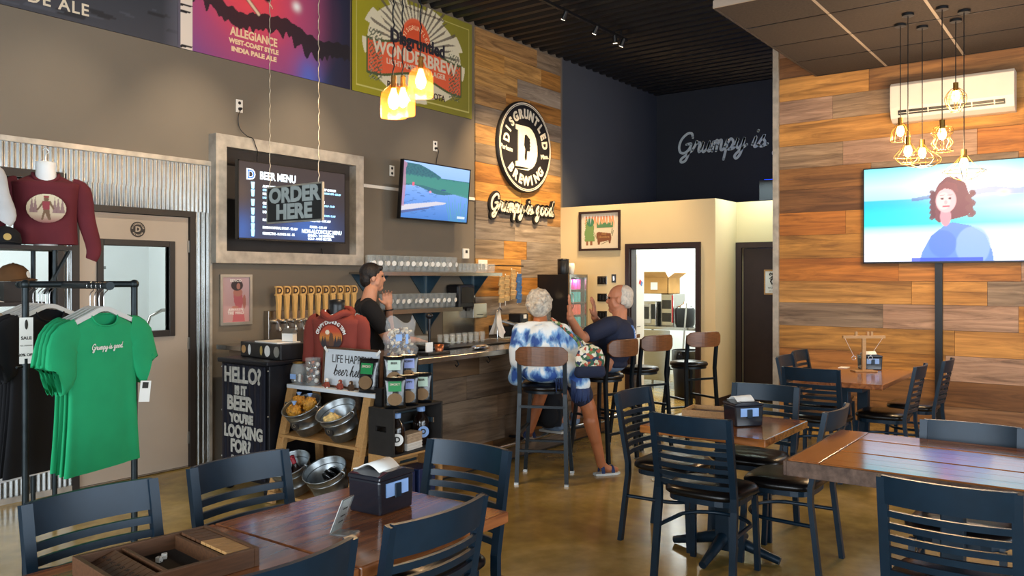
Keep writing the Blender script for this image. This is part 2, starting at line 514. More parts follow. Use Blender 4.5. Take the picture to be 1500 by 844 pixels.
def concrete():
    m = bpy.data.materials.new('polished_concrete'); m.use_nodes = True
    nt = m.node_tree; L = nt.links.new; b = nt.nodes['Principled BSDF']
    ge = nt.nodes.new('ShaderNodeNewGeometry')
    n1 = nt.nodes.new('ShaderNodeTexNoise'); n1.inputs['Scale'].default_value = .9; n1.inputs['Detail'].default_value = 9; n1.inputs['Roughness'].default_value = .62; n1.inputs['Distortion'].default_value = .6
    n2 = nt.nodes.new('ShaderNodeTexNoise'); n2.inputs['Scale'].default_value = 7; n2.inputs['Detail'].default_value = 8
    L(ge.outputs['Position'], n1.inputs['Vector']); L(ge.outputs['Position'], n2.inputs['Vector'])
    rp = nt.nodes.new('ShaderNodeValToRGB'); e = rp.color_ramp.elements
    e[0].position = .3; e[0].color = (*hx('75603e'), 1); e[1].position = .72; e[1].color = (*hx('b09a6c'), 1)
    k = e.new(.5); k.color = (*hx('96804e'), 1)
    L(n1.outputs['Fac'], rp.inputs[0])
    mx = nt.nodes.new('ShaderNodeMix'); mx.data_type = 'RGBA'; mx.blend_type = 'OVERLAY'; mx.inputs[0].default_value = .45
    L(rp.outputs[0], mx.inputs[6]); L(n2.outputs['Fac'], mx.inputs[7])
    hs = nt.nodes.new('ShaderNodeHueSaturation'); hs.inputs['Saturation'].default_value = 1.08
    L(mx.outputs[2], hs.inputs['Color']); L(hs.outputs[0], b.inputs['Base Color'])
    mr = nt.nodes.new('ShaderNodeMapRange'); mr.inputs[3].default_value = .1; mr.inputs[4].default_value = .3
    L(n2.outputs['Fac'], mr.inputs[0]); L(mr.outputs[0], b.inputs['Roughness'])
    bp = nt.nodes.new('ShaderNodeBump'); bp.inputs['Strength'].default_value = .05; bp.inputs['Distance'].default_value = .01
    L(n1.outputs['Fac'], bp.inputs['Height']); L(bp.outputs[0], b.inputs['Normal'])
    MATS['concrete'] = m
concrete()

# ================================================================ the room
def holed(axis, a0, a1, z0, z1, d0, d1, holes):
    """wall slab with rectangular openings (a0,a1,z0,z1)"""
    xs = sorted({a0, a1, *[h[0] for h in holes], *[h[1] for h in holes]})
    zs = sorted({z0, z1, *[h[2] for h in holes], *[h[3] for h in holes]})
    b = MB()
    for i in range(len(xs) - 1):
        run = None
        for k in range(len(zs) - 1):
            cx, cz = (xs[i] + xs[i + 1]) / 2, (zs[k] + zs[k + 1]) / 2
            inside = any(h[0] < cx < h[1] and h[2] < cz < h[3] for h in holes)
            if not inside:
                if axis == 'y': b.box(xs[i], d0, zs[k], xs[i + 1], d1, zs[k + 1])
                else: b.box(d0, xs[i], zs[k], d1, xs[i + 1], zs[k + 1])
    return b
struct(box('floor', 'concrete', None, -4, -5, -.1, 13, 9.3, 0))
LW = 6.36
mat('wall_rear_tone', '464a52', .75, noise=.06, nscale=1.5)  # rear stretch in a darker, bluer tone than the left wall
struct(box('wall_left_rear', 'wall_rear_tone', None, 9.76, LW, 0, 12.7, LW + .12, 4.75))
wall_left = struct(holed('y', -4, 9.76, 0, 4.75, LW, LW + .12, [(1.2, 2.87, .85, 2.33), (3.03, 3.95, 0, 2.12)]).build('wall_left', 'wall_paint'))
# storefront behind the camera
struct(holed('x', -5, LW, 0, 4.75, -4.12, -4, [(-2.3, 4.7, .45, 3.05)]).build('wall_front', 'beige_paint'))
struct(holed('y', -4, 9.7, 0, 4.75, -5.12, -5, [(-1.9, 7.1, .45, 3.05)]).build('wall_side', 'beige_paint'))
for nm, axis, a0, a1, d in (('window_2', 'x', -2.3, 4.7, -4.06), ('window_3', 'y', -1.9, 7.1, -5.06)):
    b = MB(); n = 5
    for i in range(n + 1):
        a = a0 + (a1 - a0) * i / n
        b.box(*((d - .03, a - .03, .45, d + .03, a + .03, 3.05) if axis == 'x' else (a - .03, d - .03, .45, a + .03, d + .03, 3.05)))
    for z in (.48, 3.02):
        b.box(*((d - .03, a0, z - .03, d + .03, a1, z + .03) if axis == 'x' else (a0, d - .03, z - .03, a1, d + .03, z + .03)))
    struct(b.build(nm, 'black_frame'))
# corrugated black roof deck, ribs across the room
prof = []; x = -4.0
while x < 12.9:
    prof += [(x, 4.71), (x + .07, 4.71), (x + .10, 4.76), (x + .17, 4.76)]; x += .2
b = MB(); n = len(prof)
b.add([(px, -5, pz) for px, pz in prof] + [(px, LW, pz) for px, pz in prof], [(k, n + k, n + k + 1, k + 1) for k in range(n - 1)])
b.box(-4, -5, 4.78, 12.95, LW + .1, 4.85)
struct(b.build('ceiling', 'deck_black'))
struct(box('wall_far', 'far_paint', None, 12.7, 2, 0, 12.82, LW + .12, 4.75))

# beige partition with the kitchen doorway, the restroom recess behind it
wall_back = struct(holed('x', 4.05, LW, 0, 2.6, 9.7, 9.82, [(4.30, 5.24, 0, 2.0)]).build('wall_back', 'beige_paint'))
struct(box('wall_return', 'beige_paint', None, 9.82, 4.05, 0, 10.4, 4.17, 2.6))
wall_hall = struct(holed('x', 2.2, 4.17, 0, 2.6, 10.4, 10.52, [(3.05, 3.97, 0, 2.0)]).build('wall_hall', 'beige_paint'))
struct(box('wall_hall_end', 'beige_paint', None, 9.85, 2.08, 0, 12.7, 2.2, 4.7))
struct(box('ceiling_kitchen', 'white_paint', None, 9.82, 4.17, 2.55, 12.7, LW, 2.6))
struct(holed('x', 4.17, LW, 0, 2.55, 12.55, 12.69, []).build('wall_kitchen', 'white_paint'))
struct(box('wall_kitchen_side', 'white_paint', None, 10.52, 4.05, 0, 12.55, 4.17, 2.55))
struct(box('wall_kitchen_left', 'white_paint', None, 9.82, 6.3, 0, 12.55, 6.358, 2.55))
struct(box('baseboard_return', 'dark_frame', None, 9.688, 4.038, 0, 10.4, 4.05, .1))
b = MB(); b.box(9.66, 4.238, 0, 9.70, 4.30, 2.06); b.box(9.66, 5.24, 0, 9.70, 5.30, 2.06); b.box(9.66, 4.30, 2.0, 9.70, 5.24, 2.06)
b.box(9.70, 4.30, 0, 9.84, 4.315, 2.0); b.box(9.70, 5.225, 0, 9.84, 5.24, 2.0); b.box(9.70, 4.315, 1.985, 9.84, 5.225, 2.0)
struct(b.build('trim_1', 'dark_frame'))
# restroom door
b = MB(); b.box(10.36, 3.97, 0, 10.4, 4.045, 2.07); b.box(10.36, 2.98, 0, 10.4, 3.05, 2.07); b.box(10.36, 3.05, 2.0, 10.4, 3.97, 2.07)
struct(b.build('trim_2', 'dark_frame'))
door2 = struct(box('door_2', 'dark_frame', None, 10.42, 3.06, .01, 10.46, 3.96, 1.99))
MB().caps((10.40, 3.14, 1.0), .012, (10.40, 3.24, 1.0), .012).build('door_handle', 'steel', door2)

# reclaimed-wood wall behind the big television
wall_right = struct(box('wall_right', 'black_frame', None, 9.7, -5, 0, 9.85, 3.28, 4.75))
unit = MB().box(0, 0, 0, 1, 1, 1)
um = {}
def plank(parent, mname, x0, y0, z0, x1, y1, z1, color, name='plank'):
    if mname not in um:
        o = unit.build('plank', mname); um[mname] = o.data; bpy.data.objects.remove(o)
    o = bpy.data.objects.new(name, um[mname]); col.objects.link(o)
    o.parent = parent; o.location = (x0, y0, z0); o.scale = (x1 - x0, y1 - y0, z1 - z0)
    o.color = (*hx(color), 1)
    return o
PAL = ['c68a3e', 'c08036', 'b5783a', '96693a', 'a58a6e', '95806c', 'b5927a', '7d5530', 'c4904c', 'a87e58', 'bb7630', 'c8904a', 'b9853f']
rng = random.Random(21)
z = 0.0; row = 0
while z < 4.70:
    h = .267 if row % 5 else .25
    z1 = min(z + h, 4.70); y = 3.245
    last = None
    while y > -2.6:
        ln = rng.uniform(.55, 2.0)
        y0 = max(y - ln, -2.7)
        c = rng.choice([q for q in PAL if q != last]); last = c
        plank(wall_right, 'planks_y', 9.685 - rng.uniform(0, .007), y0 + .0015, z + .0015, 9.7, y - .0015, z1 - .0015, c)
        y = y0
    z = z1; row += 1
struct(box('trim_3', 'galv_trim', None, 9.655, 3.245, 0, 9.87, 3.315, 4.7))
# wood panel on the left wall behind the round sign
PAL2 = ['c08a42', 'b98240', 'c7954e', '8e8377', 'a39584', 'b58c58', 'b07c3a', '97846c', 'c99b5a']
z = .9
rng = random.Random(5)
while z < 4.69:
    z1 = min(z + .237, 4.69); x = 7.79; last = None
    while x < 9.69:
        x1 = min(x + rng.uniform(.5, 1.6), 9.695)
        if 9.695 - x1 < .25: x1 = 9.695
        c = rng.choice([q for q in PAL2 if q != last]); last = c
        plank(wall_left, 'planks_x', x + .0015, LW - .014 - rng.uniform(0, .006), z + .0015, x1 - .0015, LW, z1 - .0015, c)
        x = x1
    z = z1

# dropped ceiling with tiles
soffit = struct(box('ceiling_soffit', 'soffit_paint', None, 6.7, -5, 3.95, 9.66, 2.81, 4.705))
tb = MB().box(-.365, -.365, 0, .365, .365, .02).build('ceiling_tile', 'tile_dark', None, .004); tm = tb.data; bpy.data.objects.remove(tb)
for i in range(4):
    for k in range(6):
        o = bpy.data.objects.new('ceiling_tile', tm); col.objects.link(o); o.parent = soffit
        o.location = (6.7 + .37 + i * .74, 2.81 - .375 - k * .75, 3.93)
        o.scale = (.995, 1.005, 1)
for k in range(5):
    x = 6.7 + k * .74
    box('ceiling_grid_line', 'deck_black', soffit, x - .008, -1.7, 3.9255, x + .008, 2.81, 3.95)  # dark strips standing in for the shadowed gaps between tiles
for k in range(7):
    y = 2.81 - k * .75
    box('ceiling_grid_line', 'tee_light' if k in (1, 2) else 'tee_dark', soffit, 6.7, y - .012, 3.926, 9.66, y + .012, 3.951)
box('ceiling_edge', 'tee_light', soffit, 6.69, -5, 3.925, 6.705, 2.815, 3.99)

# ================================================================ left wall: corrugated sheet, door, window
def corrugated(name, x0, x1, z0, z1, parent, pitch=.037, y=LW):
    n = max(2, int((x1 - x0) / pitch) * 8); b = MB(); vs = []
    for i in range(n + 1):
        x = x0 + (x1 - x0) * i / n
        dy = -.012 - .007 * math.cos(2 * PI * i / 8)
        vs += [(x, y + dy, z0), (x, y + dy, z1)]
    b.add(vs, [(2 * i, 2 * i + 2, 2 * i + 3, 2 * i + 1) for i in range(n)], True)
    return b.build(name, 'galv', parent)
corrugated('corrugated_sheet', .3, 4.14, 2.34, 2.58, wall_left)
corrugated('corrugated_sheet', 2.9, 4.14, 2.17, 2.34, wall_left)
corrugated('corrugated_sheet', 4.0, 4.14, 0, 2.17, wall_left)
corrugated('corrugated_sheet', 2.92, 2.975, .85, 2.17, wall_left)
corrugated('corrugated_sheet', .3, 2.975, 0, .85, wall_left)
corrugated('corrugated_sheet', .3, 1.15, .85, 2.34, wall_left)
box('sheet_cap', 'galv_trim', wall_left, .3, LW - .035, 2.575, 4.15, LW, 2.615)
box('sheet_corner', 'galv_trim', wall_left, 4.135, LW - .03, 0, 4.16, LW, 2.58)
box('sheet_base', 'galv_trim', wall_left, .3, LW - .03, 0, 2.98, LW, .04)
b = MB()
for s_ in ((1.14, 1.2), (2.87, 2.915)): b.box(s_[0], LW - .03, .79, s_[1], LW + .12, 2.39)
b.box(1.2, LW - .03, 2.33, 2.87, LW + .12, 2.39); b.box(1.2, LW - .03, .79, 2.87, LW + .12, .85); b.box(2.03, LW + .03, .85, 2.07, LW + .09, 2.33)
w1 = struct(b.build('window_1', 'black_frame'))
for x0, x1 in ((1.2, 2.03), (2.07, 2.87)): box('pane', 'glass', w1, x0, LW + .055, .85, x1, LW + .061, 2.33)
b = MB(); b.box(2.975, LW - .03, 0, 3.03, LW + .12, 2.17); b.box(3.95, LW - .03, 0, 4.0, LW + .12, 2.17); b.box(3.03, LW - .03, 2.12, 3.95, LW + .12, 2.17)
struct(b.build('trim_4', 'black_frame'))
door = struct(holed('y', 3.035, 3.945, .012, 2.115, LW - .005, LW + .04, [(3.22, 3.77, 1.17, 1.86)]).build('door_1', 'door_paint'))
b = MB(); y0, y1 = LW - .02, LW + .055
b.box(3.17, y0, 1.12, 3.22, y1, 1.91); b.box(3.77, y0, 1.12, 3.82, y1, 1.91); b.box(3.22, y0, 1.86, 3.77, y1, 1.91); b.box(3.22, y0, 1.12, 3.77, y1, 1.17)
b.build('window_frame', 'black_frame', door, .004)
box('pane', 'glass', door, 3.22, LW + .012, 1.17, 3.77, LW + .018, 1.86)
for z in (.25, 1.05, 1.87): box('hinge', 'hinge', door, 3.938, LW - .018, z - .05, 3.956, LW - .002, z + .05)
MB().tube([(3.08, LW - .05, 1.0), (3.2, LW - .05, 1.0)], .01).build('door_handle', 'steel', door)
mat('print_dark', '2c2826', .6, noise=.05); mat('print_white', 'e9e6df', .5, noise=.03)
st = MB(); st.lathe([(.062, 0), (.062, .002)], n=32); st = st.build('round_sticker', 'print_dark', door, loc=(3.5, LW - .006, 1.995), rot=WY)
def logo_ring(parent, rad, ink, loc, rot, up='DISGRUNTLED', low='BREWING', d=True, k=1.0):
    arc_text('lettering', up, rad * .26, rad * .74, 168, 12, ink, parent, loc, rot, ext=.0012 * k, bold=rad * .012)
    arc_text('lettering', low, rad * .26, rad * .76, 218, 322, ink, parent, loc, rot, flip=True, ext=.0012 * k, bold=rad * .012)
    if d: text('monogram', 'D', rad * .95, ink, parent, loc, rot, ext=.0014 * k, bold=rad * .04)
logo_ring(st, .062, 'door_paint', (0, 0, .003), (0, 0, 0))
box('threshold', 'steel', door, 3.03, LW - .04, 0, 3.95, LW + .1, .01)
# white brewhouse room behind the door and the window
b = MB(); b.box(-.5, 9.2, 0, 5.2, 9.3, 3.6); b.box(-.6, 6.48, 0, -.5, 9.3, 3.6); b.box(5.2, 6.48, 0, 5.3, 9.3, 3.6); b.box(-.6, 6.48, 3.6, 5.3, 9.3, 3.7)
struct(b.build('wall_brewhouse', 'white_paint'))
p = thing('brewhouse_pipe', 'white painted pipe seen through the window of the beige door', 'pipe', (4.35, 8.7, 0))
MB().tube([(0, 0, 0), (0, 0, 2.6), (0, .06, 2.75), (0, .2, 2.8)], .05, 12).build('pipe', 'white_paint', p)
for z in (1.7, 2.45): MB().lathe([(.08, 0), (.08, .03)], (0, 0, z)).build('flange', 'galv', p)
p = thing('steel_hose_loop', 'bent steel hose loop low behind the glass of the beige door', 'hose', (4.6, 8.2, 0))
MB().tube([(0, 0, 0), (0, 0, 1.05), (.05, 0, 1.2), (.18, 0, 1.26), (.4, 0, 1.27)], .018, 8).build('hose', 'steel', p)
MB().lathe([(.12, 0), (.12, .02), (.03, .05)]).build('foot', 'steel', p)

# ================================================================ tables
table_mat('table_x', 'x', '6b3a22', 'b06c3c', .16); table_mat('table_y', 'y', '70401f', 'b87038', .13)
mat('rough_edge', '6e5648', .7, noise=.35, nscale=30, bump=.3, bscale=80, c2='4a372d')
mat('base_metal', '122838', .42, .25, noise=.12, nscale=20)
def table_base(t, cx, cy, h, span=.27, foot='base_foot', column=True):
    MB().box(cx - .045, cy - .045, .03, cx + .045, cy + .045, h - .03).build('column', 'base_metal', t, .006)
    MB().box(cx - .19, cy - .19, h - .035, cx + .19, cy + .19, h).build('top_plate', 'base_metal', t)
    for k in range(4):
        a = k * PI / 2; c, s_ = math.cos(a), math.sin(a)
        pts = [(cx + c * q, cy + s_ * q, zz) for q, zz in ((.02, .10), (.09, .085), (span - .04, .045), (span + .05, .022))]
        MB().tube(pts, [.04, .034, .026, .022], 10).build(foot, 'base_metal', t)
def small_table(label, x0, y0, x1, y1, h=.76, group=None, axis='x', bases=((0, 0),)):
    cx, cy = (x0 + x1) / 2, (y0 + y1) / 2
    t = thing('dining_table', label, 'table', (cx, cy, 0), 0, group)
    hx_, hy = (x1 - x0) / 2, (y1 - y0) / 2
    box('tabletop', 'table_' + axis, t, -hx_, -hy, h - .042, hx_, hy, h, .006)
    for bx_, by_ in bases: table_base(t, bx_, by_, h - .042)
    return t
small_table('square wooden table with a wooden dice box on it, beside the clothes rack', .925, 1.77, 1.643, 2.495, axis='x', bases=((0, .0935),))
small_table('square wooden table with a black napkin dispenser and a clear card stand', 1.647, 1.77, 2.365, 2.495, axis='x', bases=((0, .1),))
small_table('square wooden table in the middle of the floor with four chairs around it', 4.2, 1.48, 4.92, 2.21, axis='y')
t = small_table('long wooden table against the plank wall under the big television', 6.9, 1.5, 8.15, 2.2, axis='x', bases=((-.395, 0), (.255, 0)))
small_table('wooden table of which only a corner shows beside the ladder-back chairs', 1.15, .68, 1.85, 1.41, axis='x')
# thick slab table of planks under the cage pendants
t = thing('plank_table', 'thick slab table of lacquered planks with rough sawn grey edges', 'table', (3.98, .2, 0))
for i in range(8):
    w = .86 / 8
    o = box('plank', 'table_y', t, -.43 + i * w + .001, -.95, .752, -.43 + (i + 1) * w - .001, .82, .82 - (i % 3) * .0012, .003)
box('end_board', 'table_x', t, -.43, .823, .752, .43, .955, .82, .004)
for y0, y1 in ((-.95, .955),):
    box('edge_board', 'rough_edge', t, -.446, y0, .752, -.431, y1, .815, .002)
    box('edge_board', 'rough_edge', t, .431, y0, .752, .446, y1, .815, .002)
box('edge_board', 'rough_edge', t, -.446, .956, .752, .446, .968, .815, .002)
table_base(t, 0, .38, .752, .3); table_base(t, 0, -.5, .752, .3)

# ================================================================ ladder-back chairs
mat('stool_metal', '0e1a22', .36, .15, noise=.15, nscale=15)
mat('chair_metal', '0d2536', .36, .15, noise=.15, nscale=15)
mat('vinyl', '0f0d0e', .28, noise=.15, nscale=30, bump=.06, bscale=140)
def make_chair():
    t = thing('ladder_back_chair', '', 'chair')
    # seat cushion, local +x is the front
    def sup(a, rx, ry, e=.55):
        c, s_ = math.cos(a), math.sin(a)
        return (rx * math.copysign(abs(c) ** e, c), ry * math.copysign(abs(s_) ** e, s_))
    vs = []; N = 28; lv = [(.94, .435), (1.0, .447), (1.0, .462), (.93, .478), (.72, .487), (.35, .490)]
    for k, z in lv:
        for i in range(N):
            x, y = sup(2 * PI * i / N, .2 * k, .215 * k); vs.append((x - .005, y * (1 + .06 * (x > 0)), z))
    fs = [(j * N + i, j * N + (i + 1) % N, (j + 1) * N + (i + 1) % N, (j + 1) * N + i) for j in range(len(lv) - 1) for i in range(N)]
    b = MB(); b.add(vs, fs + [tuple(range(N))[::-1], tuple(range((len(lv) - 1) * N, len(lv) * N))], True)
    b.build('seat', 'vinyl', t)
    b = MB(); ring = [sup(2 * PI * i / 24, .185, .195) for i in range(24)]
    b.prism(ring, .405, .436); b.build('seat_frame', 'chair_metal', t)
    curve = lambda y: -.035 * (1 - (y / .21) ** 2)
    bx = lambda z: -.195 - max(0, z - .44) * .19 - max(0, .44 - z) * .12
    for s_ in (-1, 1):
        pts = [(bx(z), s_ * (.205 + (.44 - z) * .02 if z < .44 else .205), z) for z in (0, .2, .4, .47, .6, .75, .872)]
        MB().tube(pts, 0, flat=(.026, .034)).build('back_post', 'chair_metal', t)
        MB().tube([(.185, s_ * .185, 0), (.165, s_ * .175, .41)], 0, flat=(.028, .028)).build('leg', 'chair_metal', t)
    def rail(name, z0, z1, th=.014):
        b = MB(); n = 16; vs = []
        for i in range(n + 1):
            y = -.205 + .41 * i / n
            for z in (z0, z1):
                vs += [(bx(z) + curve(y) - th / 2, y, z), (bx(z) + curve(y) + th / 2, y, z)]
        b.add(vs, [(4 * i, 4 * i + 4, 4 * i + 6, 4 * i + 2) for i in range(n)], True); b.add(vs, [(4 * i + 1, 4 * i + 3, 4 * i + 7, 4 * i + 5) for i in range(n)], True)
        fs = []
        for i in range(n):
            a, c = 4 * i, 4 * i + 4
            fs += [(a + 2, c + 2, c + 3, a + 3), (a, a + 1, c + 1, c)]
        fs += [(0, 2, 3, 1), (4 * n, 4 * n + 1, 4 * n + 3, 4 * n + 2)]
        b.add(vs, fs); b.build(name, 'chair_metal', t)
    rail('top_rail', .772, .875, .018)
    for k in range(6): rail('slat', .503 + k * .0445, .503 + k * .0445 + .024)
    pts = [(bx(.27) , -.207, .27)] + [(.17 * math.cos(a) * 1.05 + .008, .2 * math.sin(a), .27) for a in [(-75 + 15 * i) * PI / 180 for i in range(11)]] + [(bx(.27), .207, .27)]
    MB().tube(pts, .011, 8).build('stretcher', 'chair_metal', t)
    return t
chair0 = make_chair()
G = 'ladder-back chairs'
A_ = R(90)
chairs = [  # back centre x, y, facing (deg), label
    (1.40, 2.84, -90, 'ladder-back chair behind the dice box table, in front of the clothes rack', None),
    (2.01, 2.87, -90, 'ladder-back chair in front of the black beer sign cooler', None),
    (2.777, 2.30, 180, 'ladder-back chair at the table end beside the ladder shelf', None),
    (1.945, 1.725, 90, 'ladder-back chair with its back close to the clear card stand', None),
    (1.365, 1.735, 90, 'ladder-back chair cut by the frame on the near side of the dice box table', None),
    (4.045, 1.835, 0, 'ladder-back chair at the middle square table facing the kitchen doorway', None),
    (4.77, 2.56, -90, 'ladder-back chair on the bar side of the middle square table', None),
    (5.54, 1.95, 180, 'ladder-back chair behind the napkin dispenser of the middle square table', None),
    (4.80, 1.28, 90, 'ladder-back chair between the middle square table and the thick slab table', None),
    (6.78, 2.02, 0, 'ladder-back chair at the near end of the table by the plank wall', None),
    (7.73, 2.54, -90, 'ladder-back chair on the restroom side of the table by the plank wall, front one', None),
    (8.36, 2.6, -90, 'ladder-back chair on the restroom side of the table by the plank wall, rear one', None),
    (7.58, 1.345, 90, 'ladder-back chair seen edge on beside the table by the plank wall', None),
    (8.26, 1.24, 90, 'ladder-back chair in front of the black conduit below the big television', None),
    (4.675, .60, 180, 'ladder-back chair behind the thick slab table, only its top rail showing', None),
    (3.25, .495, 0, 'ladder-back chair pulled up to the near edge of the thick slab table', None),
]
first = True
for x, y, f, lab, g in chairs:
    a = R(f)
    # the back top sits .275 behind the seat centre
    x *= .973; y *= .973
    loc = (x + .286 * math.cos(a), y + .286 * math.sin(a), 0)
    if first:
        c = chair0; c.location = loc; c.rotation_euler = (0, 0, a); first = False
    else:
        c = dup(chair0, None, loc, a)
    c['label'] = lab; c['group'] = G; c.scale = (1.02, 1.02, 1.02)

# ================================================================ bar stools
mat('stool_wood', '6b4326', .35, noise=.3, nscale=4, stretch=(3, 3, 40), coat=.2)
def make_stool():
    t = thing('bar_stool', '', 'stool')
    MB().lathe([(.17, .715), (.188, .722), (.192, .74), (.18, .757), (.12, .765), (.0001, .767)], n=28).build('seat', 'vinyl', t)
    MB().lathe([(.175, .695), (.175, .716)], n=28).build('seat_frame', 'stool_metal', t)
    for s_ in (-1, 1):
        MB().tube([(-.235, s_ * .195, .0), (-.185, s_ * .178, .70), (-.195, s_ * .178, .80), (-.225, s_ * .178, 1.04)], 0, flat=(.026, .032)).build('back_post', 'stool_metal', t)
        MB().tube([(.215, s_ * .195, .0), (.15, s_ * .14, .70)], 0, flat=(.026, .03)).build('leg', 'stool_metal', t)
        for q in (-.236, .216): MB().cbox((q, s_ * .195, .008), (.034, .034, .016)).build('foot_tip', 'hinge', t)
        MB().tube([(-.208, s_ * .186, .40), (.182, s_ * .168, .40)], 0, flat=(.02, .02)).build('stretcher', 'stool_metal', t)
    MB().tube([(.196, -.182, .26), (.196, .182, .26)], 0, flat=(.03, .016)).build('foot_rest', 'stool_metal', t)
    MB().tube([(-.217, -.189, .26), (-.217, .189, .26)], 0, flat=(.02, .02)).build('stretcher', 'stool_metal', t)
    MB().tube([(-.196, -.182, .60), (-.196, .182, .60)], 0, flat=(.02, .02)).build('stretcher', 'stool_metal', t)
    b = MB(); n = 12; vs = []
    for i in range(n + 1):
        u = -1 + 2 * i / n; y = .205 * u; e = (1 - abs(u) ** 6) ** .5 if abs(u) < 1 else 0
        zc = 1.0; hh = .035 + .04 * e
        xx = -.235 - .055 * (1 - u * u)
        for z in (zc - hh, zc + hh):
            vs += [(xx - .009, y, z), (xx + .009, y, z)]
    fs = []
    for i in range(n):
        a, c = 4 * i, 4 * i + 4
        fs += [(a, c, c + 2, a + 2), (a + 1, a + 3, c + 3, c + 1), (a + 2, c + 2, c + 3, a + 3), (a, a + 1, c + 1, c)]
    fs += [(0, 2, 3, 1), (4 * n, 4 * n + 1, 4 * n + 3, 4 * n + 2)]
    b.add(vs, fs); b.build('backrest', 'stool_wood', t, .004)
    return t
s0 = make_stool()
SG = 'bar stools along the bar'
for i, (x, y, f, lab) in enumerate([
    (5.43, 3.70, 27, 'wood-backed bar stool on which the woman in tie-dye sits'),
    (6.33, 3.70, 80, 'wood-backed bar stool on which the man in the navy shirt sits'),
    (7.02, 3.70, 72, 'empty wood-backed bar stool next to the seated man'),
    (7.75, 3.52, 62, 'empty wood-backed bar stool beside the kitchen doorway')]):
    c = s0 if i == 0 else dup(s0)
    c.location = (x, y, 0); c.rotation_euler = (0, 0, R(f)); c['label'] = lab; c['group'] = SG

# ================================================================ things on the tables
mat('paper', 'eceae4', .7, noise=.03)
mat('smoked', '1d2029', .2, noise=.1, coat=.5)
mat('blue_label', '8fb2e6', .4, noise=.1)
def napkin_box(label, x, y, rz, z=.76, s=1.0):
    t = thing('napkin_dispenser', label, 'dispenser', (x, y, z), rz, 'napkin dispensers')
    b = MB(); w, d, h = .095 * s, .075 * s, .145 * s
    b.prism([(-w * .92, 0), (w * .92, 0), (w, h * .85), (-w, h * .85)], -d, d, 'y')
    b.build('body', 'smoked', t, .008)
    b = MB(); b.prism([(-w * 1.02, h * .85), (w * 1.02, h * .85), (w * .98, h * .95), (w * .5, h * 1.03), (-w * .5, h * 1.03), (-w * .98, h * .95)], -d * 1.03, d * 1.03, 'y')
    b.build('lid', 'smoked', t, .004)
    box('label_window', 'blue_label', t, -w * .62, -d - .004, h * .42, w * .62, -d + .003, h * .76)
    box('latch', 'chair_metal', t, -w * .18, -d - .009, h * .36, w * .18, -d - .003, h * .72, .003)
    b = MB(); n = 8; vs = []
    for i in range(n + 1):
        u = i / n; yy = -d * .7 + d * 1.7 * u
        zz = h * 1.035 + .024 * s * math.sin(PI * min(1, u * 1.15))
        vs += [(-w * .72, yy, zz), (w * .55, yy + .01, zz + .004 * math.sin(5 * u))]
    vs += [(x_, y_, z_ - .0025) for x_, y_, z_ in vs]
    k = 2 * (n + 1)
    fs = [(2 * i, 2 * i + 1, 2 * i + 3, 2 * i + 2) for i in range(n)] + [(k + 2 * i, k + 2 * i + 2, k + 2 * i + 3, k + 2 * i + 1) for i in range(n)]
    fs += [(2 * i, 2 * i + 2, k + 2 * i + 2, k + 2 * i) for i in range(n)] + [(2 * i + 1, k + 2 * i + 1, k + 2 * i + 3, 2 * i + 3) for i in range(n)]
    b.add(vs, fs, True); b.build('napkin', 'paper', t)
    return t
napkin_box('smoked black napkin dispenser with a paper napkin, beside the clear card stand', 2.12, 2.17, R(4))
napkin_box('smoked black napkin dispenser on the middle square table', 4.57, 1.74, R(-40), s=.95)
napkin_box('smoked black napkin dispenser on the table by the plank wall, behind a wooden stand', 8.05, 1.86, R(-55), s=.95)
# clear card stand
t = thing('card_stand', 'clear acrylic card stand holding a white card, leaning on the table', 'stand', (1.835, 2.045, .76), R(-70))
mat('acrylic', 'e8f0f2', .08, trans=.9, ior=1.2, noise=.01)
MB().cbox((0, 0, .003), (.075, .06, .005)).build('base', 'acrylic', t)
MB().cbox((-.012, 0, .062), (.005, .072, .125), (0, R(22), 0)).build('holder', 'acrylic', t)
MB().cbox((-.016, 0, .064), (.002, .066, .118), (0, R(22), 0)).build('card', 'paper', t)
for z in (.04, .06, .085): MB().cbox((-.0075 + (z - .064) * .4, 0, z), (.001, .03, .004), (0, R(22), 0)).build('print_line', 'print_dark', t)
# wooden dice box game
mat('box_wood', '5c3d28', .45, noise=.3, nscale=5, stretch=(2, 20, 20)); mat('felt', '2c241e', .9, noise=.1, nscale=60)
mat('pale_wood', 'b88b56', .5, noise=.15, nscale=5, stretch=(3, 20, 20))
t = thing('dice_box', 'open wooden dice box with numbered flip tiles on the dining table', 'game', (1.30, 2.20, .76), R(-6))
box('bottom', 'felt', t, -.19, -.15, 0, .19, .15, .008)
for nm, a in (('side', (-.20, -.16, 0, -.185, .16, .055)), ('side', (.185, -.16, 0, .20, .16, .055)), ('side', (-.185, -.16, 0, .185, -.145, .055)), ('side', (-.185, .145, 0, .185, .16, .055)), ('divider', (-.07, -.145, 0, -.058, .145, .05)), ('divider', (.09, -.145, 0, .102, .145, .05))):
    box(nm, 'box_wood', t, *a, .002)
for k in range(9): MB().cbox((-.125, -.125 + k * .031, .035), (.075, .028, .008), (0, R(-18), 0)).build('flip_tile', 'box_wood', t)
for k in range(9): MB().cbox((.145, -.125 + k * .031, .05), (.075, .028, .008), (0, R(4), 0)).build('flip_tile', 'pale_wood' if k < 5 else 'box_wood', t)
for k in range(9): text('numeral', str(k + 1), .02, 'print_dark', t, (-.125, -.125 + k * .031, .041), (0, R(-18), R(90)), ext=.0004)
